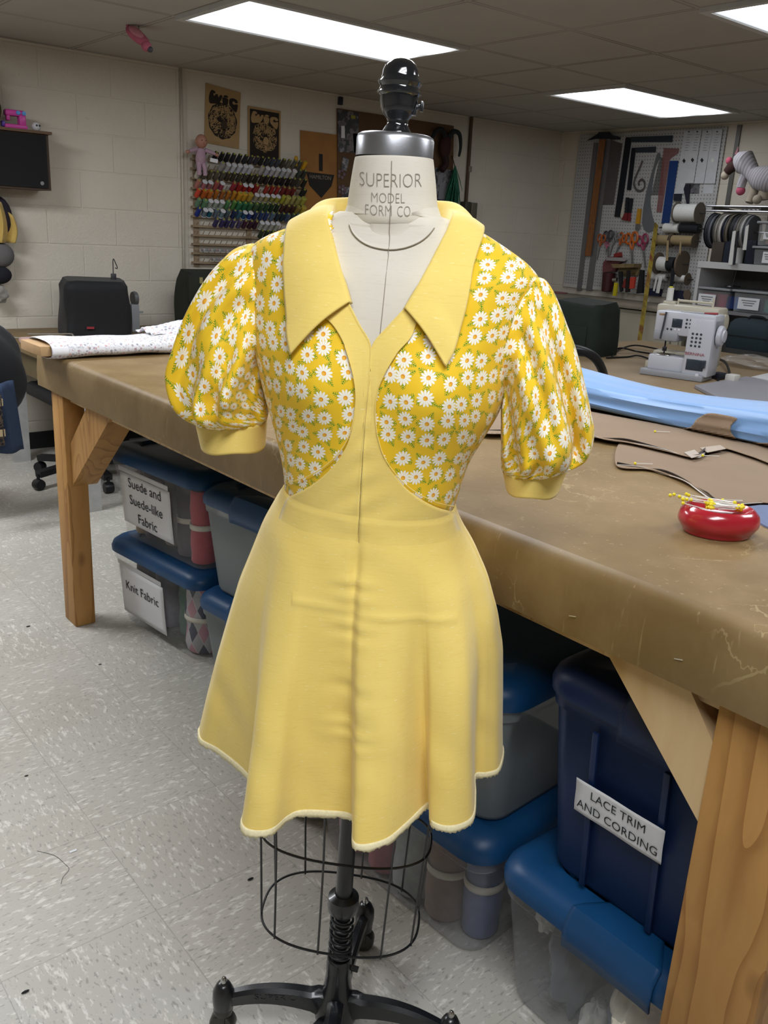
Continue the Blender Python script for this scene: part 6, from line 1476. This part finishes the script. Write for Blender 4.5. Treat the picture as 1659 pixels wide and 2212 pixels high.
# ------------------------------------------------------------------ sewing table with machines
stb = thing('sewing_table', 'low brown topped sewing table behind the cutting table', 'table', (3.8, 2.3, 0))
part('top', MB().box((3.95, 2.1, SZ-.02), (2.2, 2.72, .04), bev=.006), M('tan paper table top', '8f7a5c', .55, nscale=4, var=.08), stb, world=True)
for (x, y) in ((2.95, .82), (2.95, 3.38), (4.95, .82), (4.95, 3.38)): part('leg', MB().box((x, y, .355), (.07, .07, .71)), PINE, stb, world=True)
BW = M('white machine plastic', 'b7b9c2', .35, nscale=6, var=.03, bstr=.01); BW2 = M('light grey machine plastic', '8e9096', .4, nscale=6, var=.03, bstr=.01); BEI = M('cream machine plastic', 'b9b3a2', .4, nscale=6, var=.03, bstr=.01); DKS = M('dark screen', '2c3540', .25)
f0, f1 = atz(1380, 808, SZ), atz(1515, 827, SZ); fd = f1-f0; rz = math.atan2(fd[1], fd[0]); Lm = np.hypot(fd[0], fd[1]); k = Lm/.30
mc = thing('sewing_machine', 'white computerised sewing machine with a keypad in front of the cream one', 'sewing machine', (f0[0], f0[1], SZ+.001), rz)
K = lambda m: m
def bx_(x0, x1, y0, y1, z0, z1, bev=.006): return MB().box(((x0+x1)/2*k, (y0+y1)/2*k, (z0+z1)/2*k), ((x1-x0)*k, (y1-y0)*k, (z1-z0)*k), bev=bev)
part('base', bx_(0, .30, 0, .15, 0, .030), BW2, mc); part('free_arm', bx_(.022, .21, .03, .13, .028, .098, .008), BW, mc)
cl_ = part('column', bx_(.195, .315, .015, .155, .02, .285, .010), BW, mc); hd_ = part('head', bx_(.035, .315, .018, .155, .195, .302, .010), BW, mc)
part('face_cover', bx_(.035, .155, .012, .15, .165, .215, .012), BW2, mc); part('thread_slot', MB().tube([tuple(Vector(q)*k) for q in ((.085, .014, .298), (.082, .012, .25), (.075, .010, .175))], .008*k, 8, flat=.5), M('dark grey rubber', '3f4046', .5), mc)
part('needle_bar', MB().rod((.085*k, .06*k, .165*k), (.085*k, .06*k, .105*k), .004).box((.085*k, .06*k, .125*k), (.018, .014, .02), bev=.002), M('dark metal', '33333a', .3, metal=.7), mc)
part('presser_foot', MB().box((.085*k, .05*k, .101*k), (.014, .028, .006)), CHR, mc); part('needle_plate', bx_(.05, .12, .03, .12, .098, .100, .001), CHR, mc)
part('screen', bx_(.118, .165, .0155, .02, .232, .272, .001), DKS, hd_); part('vent_panel', bx_(.212, .292, .0125, .018, .048, .098, .001), DKS, cl_)
for i in range(2):
    for j in range(3): part('button', MB().ball(((.185+.018*i)*k, .017*k, (.272-.017*j)*k), .0052*k, sy=.4, n=8), DKS, hd_)
for i in range(3):
    for j in range(2): part('button', MB().ball(((.226+.020*i)*k, .017*k, (.270-.017*j)*k), .0058*k, sy=.4, n=8), M('white button', 'd5d6de', .3), hd_)
for i in range(3):
    for j in range(4): part('button', MB().ball(((.222+.019*i)*k, .0135*k, (.213-.018*j)*k), .0055*k, sy=.4, n=8), DKS, cl_)
for i in range(4): part('button', MB().ball(((.100+.018*i)*k, .017*k, .222*k), .0052*k, sy=.4, n=8), DKS if i < 2 else M('white button', 'd5d6de', .3), hd_)
tm = text_mesh('BERNINA', .019*k, lambda a, b, q: Vector((.245*k+a, .0115*k, .122*k+b)), None, '', None, sx=1.15); part('brand_lettering', tm, M('red print', '8d2f3a', .5), cl_)
part('small_emblem', bx_(.052, .078, .0155, .018, .282, .290, .001), M('orange print', '9a7a5a', .5), hd_)
part('handwheel', MB().lathe([(.004, 0), (.030, 0), (.046, .006), (.048, .014), (.044, .026), (.030, .03), (.028, .036), (.004, .038)], 28, (.315*k, .075*k, .21*k), R=Matrix.Rotation(PI/2, 3, 'Y')), BW, mc)
part('foot_knob', MB().ball((.272*k, .008*k, .026*k), .012*k, sy=.7), BW, mc); part('plug', bx_(.288, .302, -.004, .02, .065, .10, .002), DKS, mc)
part('top_spool', MB().rod((.24*k, .08*k, .302*k), (.30*k, .08*k, .306*k), .006), M('red bobbin thread', '8d3038', .6), mc)
part('top_lid_line', bx_(.14, .30, .05, .055, .3015, .3035, .001), DKS, mc)
# cream machine behind
b0 = Vector((f0[0], f0[1], 0))+Vector((math.cos(rz), math.sin(rz), 0))*-.075+Vector((-math.sin(rz), math.cos(rz), 0))*.26
m2 = thing('sewing_machine', 'cream sewing machine standing behind the white computerised one', 'sewing machine', (b0.x, b0.y, SZ+.001), rz)
k = Lm/.30*1.0
part('base', bx_(0, .31, 0, .15, 0, .035), BEI, m2); part('column', bx_(.225, .325, 0, .15, .03, .30, .012), BEI, m2); part('head', bx_(.02, .325, 0, .15, .225, .318, .012), BEI, m2); part('face_cover', bx_(.02, .10, .0, .14, .15, .27, .010), M('dim cream plastic', '8d897d', .4), m2)
part('free_arm', bx_(.02, .24, .03, .12, .03, .09, .01), BEI, m2); part('thread_guide', MB().rod((.10*k, .07*k, .337*k), (.27*k, .07*k, .337*k), .006).rod((.10*k, .07*k, .315*k), (.10*k, .07*k, .345*k), .005).rod((.27*k, .07*k, .315*k), (.27*k, .07*k, .36*k), .005), BEI, m2)
sp2 = part('spool_holder', bx_(.03, .09, .05, .11, .315, .33, .004), BEI, m2); part('handwheel', MB().lathe([(.004, 0), (.040, .0), (.042, .02), (.004, .024)], 24, (.325*k, .075*k, .25*k), R=Matrix.Rotation(PI/2, 3, 'Y')), BEI, m2)
part('bobbin_winder', bx_(.285, .312, .03, .06, .24, .262, .003), DKS, m2)
sx_ = Vector((b0.x, b0.y, SZ))+Vector((math.cos(rz), math.sin(rz), 0))*.05*k+Vector((-math.sin(rz), math.cos(rz), 0))*.08*k+Vector((0, 0, .332*k))
t = thing('thread_cone', 'white thread cone with a yellow tip on top of the cream machine', 'thread spool', tuple(sx_)); part('thread', MB().lathe([(.005, 0), (.017, 0), (.016, .062), (.005, .064)], 16), WCL, t); part('tip', MB().lathe([(.003, .062), (.011, .063), (.009, .070), (.003, .070)], 12), M('yellow cone tip', 'b5ad2a', .5), t)
# cords, plug, board, bag
def table_cord(pts, r, label, z=SZ): return single('power_cord', MB().tube(cr([tuple(atz(x, y, z+dz)) for x, y, dz in pts], 40), r, 6), M('black cord', '17171a', .5), label, 'cord', 'cords on the sewing table')
table_cord([(1425, 755, .02), (1375, 746, .02), (1345, 752, .012), (1330, 760, .006), (1322, 770, .006)], .005, 'upper black cord leaving the left side of the white machine')
table_cord([(1420, 766, .01), (1375, 759, .01), (1345, 752, .03), (1320, 755, .006), (1300, 748, .006)], .005, 'middle black cord crossing to the left of the white machine')
table_cord([(1405, 776, .006), (1378, 768, .012), (1355, 771, .006), (1310, 773, .006)], .005, 'lower black cord lying left of the white machine')
table_cord([(1519, 786, .06), (1524, 796, .035), (1540, 808, .012), (1552, 822, .005), (1562, 832, .005)], .004, 'thin black cord curving down from the right front of the white machine')
table_cord([(1553, 776, .02), (1566, 782, .03), (1573, 795, .02), (1576, 808, .008), (1577, 822, .006)], .0065, 'thick black cord looping right of the white machine')
p = atz(1582, 818, SZ+.02); single('plug_adaptor', MB().box((0, 0, 0), (.055, .05, .04), bev=.006), M('white adaptor', 'c6c4be', .5), 'white plug adaptor on the sewing table right of the white machine', 'plug'); bpy.data.objects['plug_adaptor'].location = (p[0], p[1], SZ+.021)
p = atz(1553, 812, SZ+.015); single('foot_pedal_plug', MB().box((p[0], p[1], SZ+.016), (.06, .05, .03), bev=.004), M('dark plug', '252a35', .5), 'dark plug block at the right foot of the white machine', 'plug')
BRD = M('pale grey board', '8d8b92', .5, nscale=5, var=.03)
def flat_on(nm, px, z, th, mat, label, cat, smooth=0, kind=None, grp=None):
    P = [tuple(atz(x, y, z)[:2]) for x, y in px]
    if smooth: P = [tuple(q) for q in cr(P, smooth, True)]
    return single(nm, MB().prism(P, z, z+th), mat, label, cat, grp)
flat_on('work_board', [(1500, 838), (1612, 818), (1700, 838), (1700, 905), (1560, 870)], SZ+.002, .012, BRD, 'pale grey work board on the sewing table beyond the blue fabric', 'board')
flat_on('white_board', [(1622, 820), (1700, 802), (1700, 836)], SZ+.002, .014, M('white board', 'c9c9cb', .5), 'white board edge at the far right of the sewing table', 'board')
q = atz(1630, 795, SZ)
m = MB(); rnd = random.Random(6); rows = []
for i in range(14):
    th = PI*(i+.05)/13.1; rows.append([Vector((q[0]+.10*math.sin(th)*math.cos(a)*(1+.25*math.sin(5*a+i)), q[1]+.19*math.sin(th)*math.sin(a)*(1+.2*math.sin(3*a+i*.7)), SZ+.032-.03*math.cos(th)*(1+.3*math.sin(2*a)))) for a in [2*PI*k_/18 for k_ in range(18)]])
m.grid(rows, wrap=True, smooth=False); single('plastic_bag', m, mat_clear('crinkled cellophane', 'b5b0aa', .30, .12), 'crinkled clear plastic bag at the right edge of the sewing table', 'plastic bag')
cvx = atz(1268, 776, SZ)
DGRN = M('dark green canvas', '17211b', .85, nscale=30, var=.15, bstr=.25)
cvr = cover('dark green cover behind the right puff sleeve on the sewing table', (4.02, 3.12, SZ+.001), .34, .24, .0, DGRN) if False else cover('dark green machine cover behind the right puff sleeve', (4.05, 3.18, SZ+.001), .36, .30, W5(1250, 650, 4.0)[2]-SZ, DGRN, rz=rz-.1, seed=9, lean=.05)
part('pocket', MB().box((.0, -.152, .10), (.24, .01, .12), bev=.004), DGRN, cvr)
a0 = [Vector(atz(x, y, SZ+z)) for x, y, z in ((1225, 765, .20), (1255, 758, .22), (1282, 768, .20), (1300, 795, .12), (1306, 815, .03))]
ch3 = thing('dark_chair', 'black chair with a curved arm showing beside the right puff sleeve', 'chair', (2.95, 2.55, 0))
arm = [(2.62, 2.62, .84), (2.85, 2.55, .90), (3.0, 2.45, .87), (3.08, 2.36, .80), (3.10, 2.30, .72)]
arm = [tuple(atx(x, y, 2.42+.06*i)) for i, (x, y) in enumerate([(1215, 752), (1255, 757), (1284, 772), (1300, 797), (1306, 822)])]
part('arm_loop', MB().tube(cr(arm, 30), .016, 10), CHP, ch3, world=True); ax, ay = arm[-1][0], arm[-1][1]
part('post', MB().rod((ax, ay, .0), (ax, ay, arm[-1][2]), .016, 10).rod((arm[0][0], arm[0][1], .0), arm[0], .016, 10), CHP, ch3, world=True); part('seat', MB().box(((ax+arm[0][0])/2, (ay+arm[0][1])/2, .46), (.10, .40, .05), bev=.02), CHB, ch3, world=True)

# ------------------------------------------------------------------ things on the cutting table
# folded length of blue fabric
BLU = M('sky blue satin', '7096c6', .45, nscale=5, var=.06, bstr=.03, sheen=.3, spec=.5)
m = MB(); rows = []
for i in range(70):
    u = i/69; y = 1.95-1.32*u; row = []
    xc = 1.965+.03*u+.012*math.sin(u*9); hw = .105+.012*math.sin(u*7+1)+.02*sstep(.6, 1, u); hh = .038+.005*math.sin(u*8+.5)+.008*u
    for j in range(48):
        a = 2*PI*j/48; c, s = math.cos(a), math.sin(a)
        rp = 1+.05*math.sin(5*a+u*3)+.028*abs(math.sin(4.5*a-u*4))+.02*math.sin(14*a+u*9)
        row.append(Vector((xc+hw*math.copysign(abs(c)**.8, c)*rp, y+.01*math.sin(3*a), TZ+.003+hh*(1+math.copysign(abs(s)**.75, s)*rp*(1 if s > 0 else 1/rp)))))
    rows.append(row)
m.grid(rows, wrap=True); m.add(rows[0], [tuple(range(48))]); m.add(rows[-1], [tuple(range(48))[::-1]])
ROLLT = BVHTree.FromPolygons([Vector(v) for v in m.v], m.f)
single('blue_fabric', m, BLU, 'long folded length of sky blue fabric along the back of the cutting table', 'fabric')
# paper pattern pieces with cloth underneath
PAT = M('brown pattern paper', '84705c', .85, nscale=9, var=.06, bstr=.15); DKC = M('dark lining cloth', '3f3732', .9); WHC = M('white interlining', 'c4bdb6', .9)
PA = [(1030, 872), (1200, 876), (1290, 892), (1400, 912), (1482, 925), (1506, 905), (1530, 893), (1562, 896), (1592, 904), (1580, 918), (1580, 935), (1600, 953), (1640, 957), (1700, 962), (1700, 1010), (1620, 985), (1560, 968), (1515, 975), (1497, 988), (1440, 975), (1360, 957), (1310, 950), (1270, 943), (1150, 936), (1030, 932)]
PBp = [(1341, 955), (1400, 962), (1500, 990), (1560, 970), (1620, 985), (1700, 1010), (1700, 1084), (1640, 1086), (1562, 1091), (1530, 1070), (1490, 1045), (1440, 1025), (1400, 1014), (1332, 1006)]
def pattern(px, z, label, edge, seed):
    P = [np.array(atz(x, y, z)) for x, y in px]; t = thing('pattern_piece', label, 'paper pattern', tuple(P[0])); rnd = random.Random(seed)
    bnd = cr([(x, y) for x, y in px], 260, True); pts2 = [Vector((a, b)) for a, b in bnd]; nb = len(pts2)
    xs_, ys_ = [p.x for p in pts2], [p.y for p in pts2]
    for gx in range(int(min(xs_)), int(max(xs_)), 5):
        for gy in range(int(min(ys_)), int(max(ys_)), 3):
            if inpoly(gx, gy, [(p.x, p.y) for p in pts2[:nb]]): pts2.append(Vector((gx, gy)))
    ov, oe, of, _, _, _ = delaunay_2d_cdt(pts2, [(i, (i+1) % nb) for i in range(nb)], [], 1, 1e-4)
    vv = []
    for p in ov:
        w3 = Vector(atz(p.x, p.y, z+.004)); rd = Vector(ray((p.x, p.y))).normalized(); h, nr, _, dd = ROLLT.ray_cast(Vector(C0), rd)
        vv.append(h-rd*.012 if h is not None and dd < (w3-Vector(C0)).length+.004 else w3)
    part('paper', MB().add(vv, [tuple(f) for f in of], True), PAT, t, world=True, solid=.0012)
    E_ = cr([P[i] for i in edge], 70)
    for nm, mt, dz, o, ph in (('dark_cloth', DKC, .004, .004, 0), ('white_cloth', WHC, .001, .010, 2)):
        rows = []
        for i in range(70):
            a, b = E_[max(0, i-1)], E_[min(69, i+1)]; d = b-a; nn = np.array([-d[1], d[0], 0]); nn /= np.linalg.norm(nn)
            if nn @ np.array([-1, -.6, 0]) < 0: nn = -nn
            cu_ = .5+.5*math.sin(i*.23+seed+ph); rows.append([Vector(E_[i]-nn*.03+np.array([0, 0, .001+dz*.2])), Vector(E_[i]+nn*(o*.4)+np.array([0, 0, dz*(.6+.4*cu_)])), Vector(E_[i]+nn*(o+.004*cu_)+np.array([0, 0, dz+.006*cu_]))])
        mm = MB(); mm.grid(rows); part(nm, mm, mt, t, world=True, solid=.0012)
    return t
pattern(PBp, TZ+.001, 'lower brown paper pattern piece beside the red pincushion', [7, 8, 9, 10, 11, 12, 13], 4)
pattern(PA, TZ+.008, 'upper brown paper pattern piece reaching over the blue fabric edge', [17, 18, 19, 20, 21, 22, 23, 24], 1)
for (px, lab) in (([(1484, 926), (1492, 920), (1520, 925), (1508, 932)], 'clear tape strip beside the blue fabric'), ([(1512, 968), (1556, 962), (1568, 970), (1528, 978)], 'clear tape strip lifted at the edge of the upper pattern'), ([(1478, 978), (1500, 972), (1514, 984), (1494, 990)], 'clear tape strip at the tip of the upper pattern edge')):
    flat_on('tape_strip', px, TZ+.0135, .001, M('clear tape', 'b0a294', .3), lab, 'tape', grp='tape strips on the patterns')
flat_on('denim_scrap', [(1590, 1100), (1640, 1094), (1700, 1094), (1700, 1160), (1650, 1138)], TZ+.0, .003, M('faded denim', '66708c', .9, nscale=100), 'faded blue denim scrap behind the red pincushion', 'cloth scrap')
# pincushion
q = atz(1547, 1152, TZ); PR = atz(1630, 1150, TZ+.02)-atz(1465, 1150, TZ+.02); rr_ = np.hypot(PR[0], PR[1])/2
RED = M('glossy red plastic', 'a61d2a', .2, spec=.6, nscale=6, var=.04, bstr=.0, coat=.4)
pc = thing('pincushion', 'glossy red oval magnetic pincushion heaped with yellow-headed pins', 'pincushion', (q[0], q[1], TZ+.001), -.80)
part('dish', MB().lathe([(rr_*.80, 0), (rr_*.84, .003), (rr_*.86, .007), (rr_*.90, .009), (rr_*.99, .018), (rr_, .024), (rr_*.96, .034), (rr_*.84, .042), (rr_*.78, .0435), (rr_*.73, .042), (rr_*.60, .036), (rr_*.3, .033), (.0005, .0325)], 48, sy=.80), RED, pc)
YP = M('yellow pin head', 'e0cf2a', .35, bstr=0); STL = M('pin steel', 'e2dfd8', .3, metal=.2)
pin0 = None; rp = random.Random(12)
def pin(p, d, label, grp):
    global pin0
    d = Vector(d).normalized(); mt = Matrix.Translation(Vector(p)) @ d.to_track_quat('X', 'Z').to_matrix().to_4x4()
    if pin0 is None:
        o = single('pin', MB().rod((0, 0, 0), (.036, 0, 0), .0008, 5), STL, label, 'pin', grp); _frames[o.name] = Matrix.Identity(4)
        hd = part('head', MB().ball((0, 0, 0), .0029, n=10), YP, o); pin0 = (o, hd); o.matrix_world = mt; return
    o = pin0[0].copy(); COL.objects.link(o); o['label'] = label; o['group'] = grp; o.matrix_world = mt; c = pin0[1].copy(); COL.objects.link(c); c.parent = o
ex = Vector((math.cos(-.80), math.sin(-.80), 0)); ey = Vector((-ex.y, ex.x, 0)); Q0 = Vector((q[0], q[1], TZ))
for i in range(58):
    s = 1 if i % 2 else -1; a = .021+rp.uniform(-.004, .006); b = rp.uniform(-.014, .012)
    pin(Q0+ex*(s*a+.004)+ey*b+Vector((0, 0, .041+rp.uniform(0, .011))), -ex*s+ey*rp.uniform(-.25, .25)+Vector((0, 0, rp.uniform(-.08, .08))), 'yellow-headed pin lying in the bunch on the red pincushion', 'pins on the pincushion')
for i in range(11):
    b = rp.uniform(-.012, .022); a = rp.uniform(-.062, -.046) if i > 2 else -.075+.006*i
    pin(Q0+ex*a+ey*b+Vector((0, 0, .047+rp.uniform(0, .008))), ex+ey*rp.uniform(-.2, .2)+Vector((0, 0, rp.uniform(-.15, 0))), 'yellow-headed pin sticking out over the left rim of the pincushion', 'pins over the pincushion rim')
for (x, y, lab) in ((1415, 932, 'loose pin near the blue fabric on the upper pattern'), (1577, 940, 'loose pin in the notch of the upper pattern'), (1518, 984, 'loose pin at the tape on the tip of the upper pattern'), (1372, 1001, 'loose pin on the left edge of the lower pattern'), (1561, 1080, 'loose pin on the lower pattern just above the pincushion')):
    p = atz(x, y, TZ+.015 if y < 990 else TZ+.009); pin(p, (.7, -.5, .0), lab, 'loose pins on the patterns')
# lint on the floor
for (x, y, s, lab) in ((61, 1354, .010, 'dark lint beside the far pine leg on the floor'), (216, 1436, .007, 'dark lint on the tile joint left of the dress'), (57, 1677, .007, 'dark lint near the left edge of the floor'), (55, 2144, .010, 'dark lint low at the left of the floor'), (541, 1900, .010, 'dark lint beside the wire cage on the floor')):
    p = atz(x, y, 0); o = single('lint', MB().ball((0, 0, .0016), s*.6, sx=1.3, sy=.5, sz=.25, n=8), col('1c1c1e', .9), lab, 'lint', 'lint on the floor'); o.location = (p[0], p[1], .0005)
p = atz(158, 1839, 0); o = single('paper_scrap', MB().box((0, 0, .001), (.016, .006, .001)), PAPER, 'tiny white paper scrap on the floor left of the wire cage', 'paper scrap'); o.location = (p[0], p[1], 0)
single('loose_thread', MB().tube(cr([tuple(atz(x, y, .001)) for x, y in ((80, 1838), (118, 1848), (140, 1866), (149, 1878), (136, 1895), (132, 1910))], 30), .0004, 5), col('3a383a', .9), 'curly dark thread on the floor at lower left', 'thread')
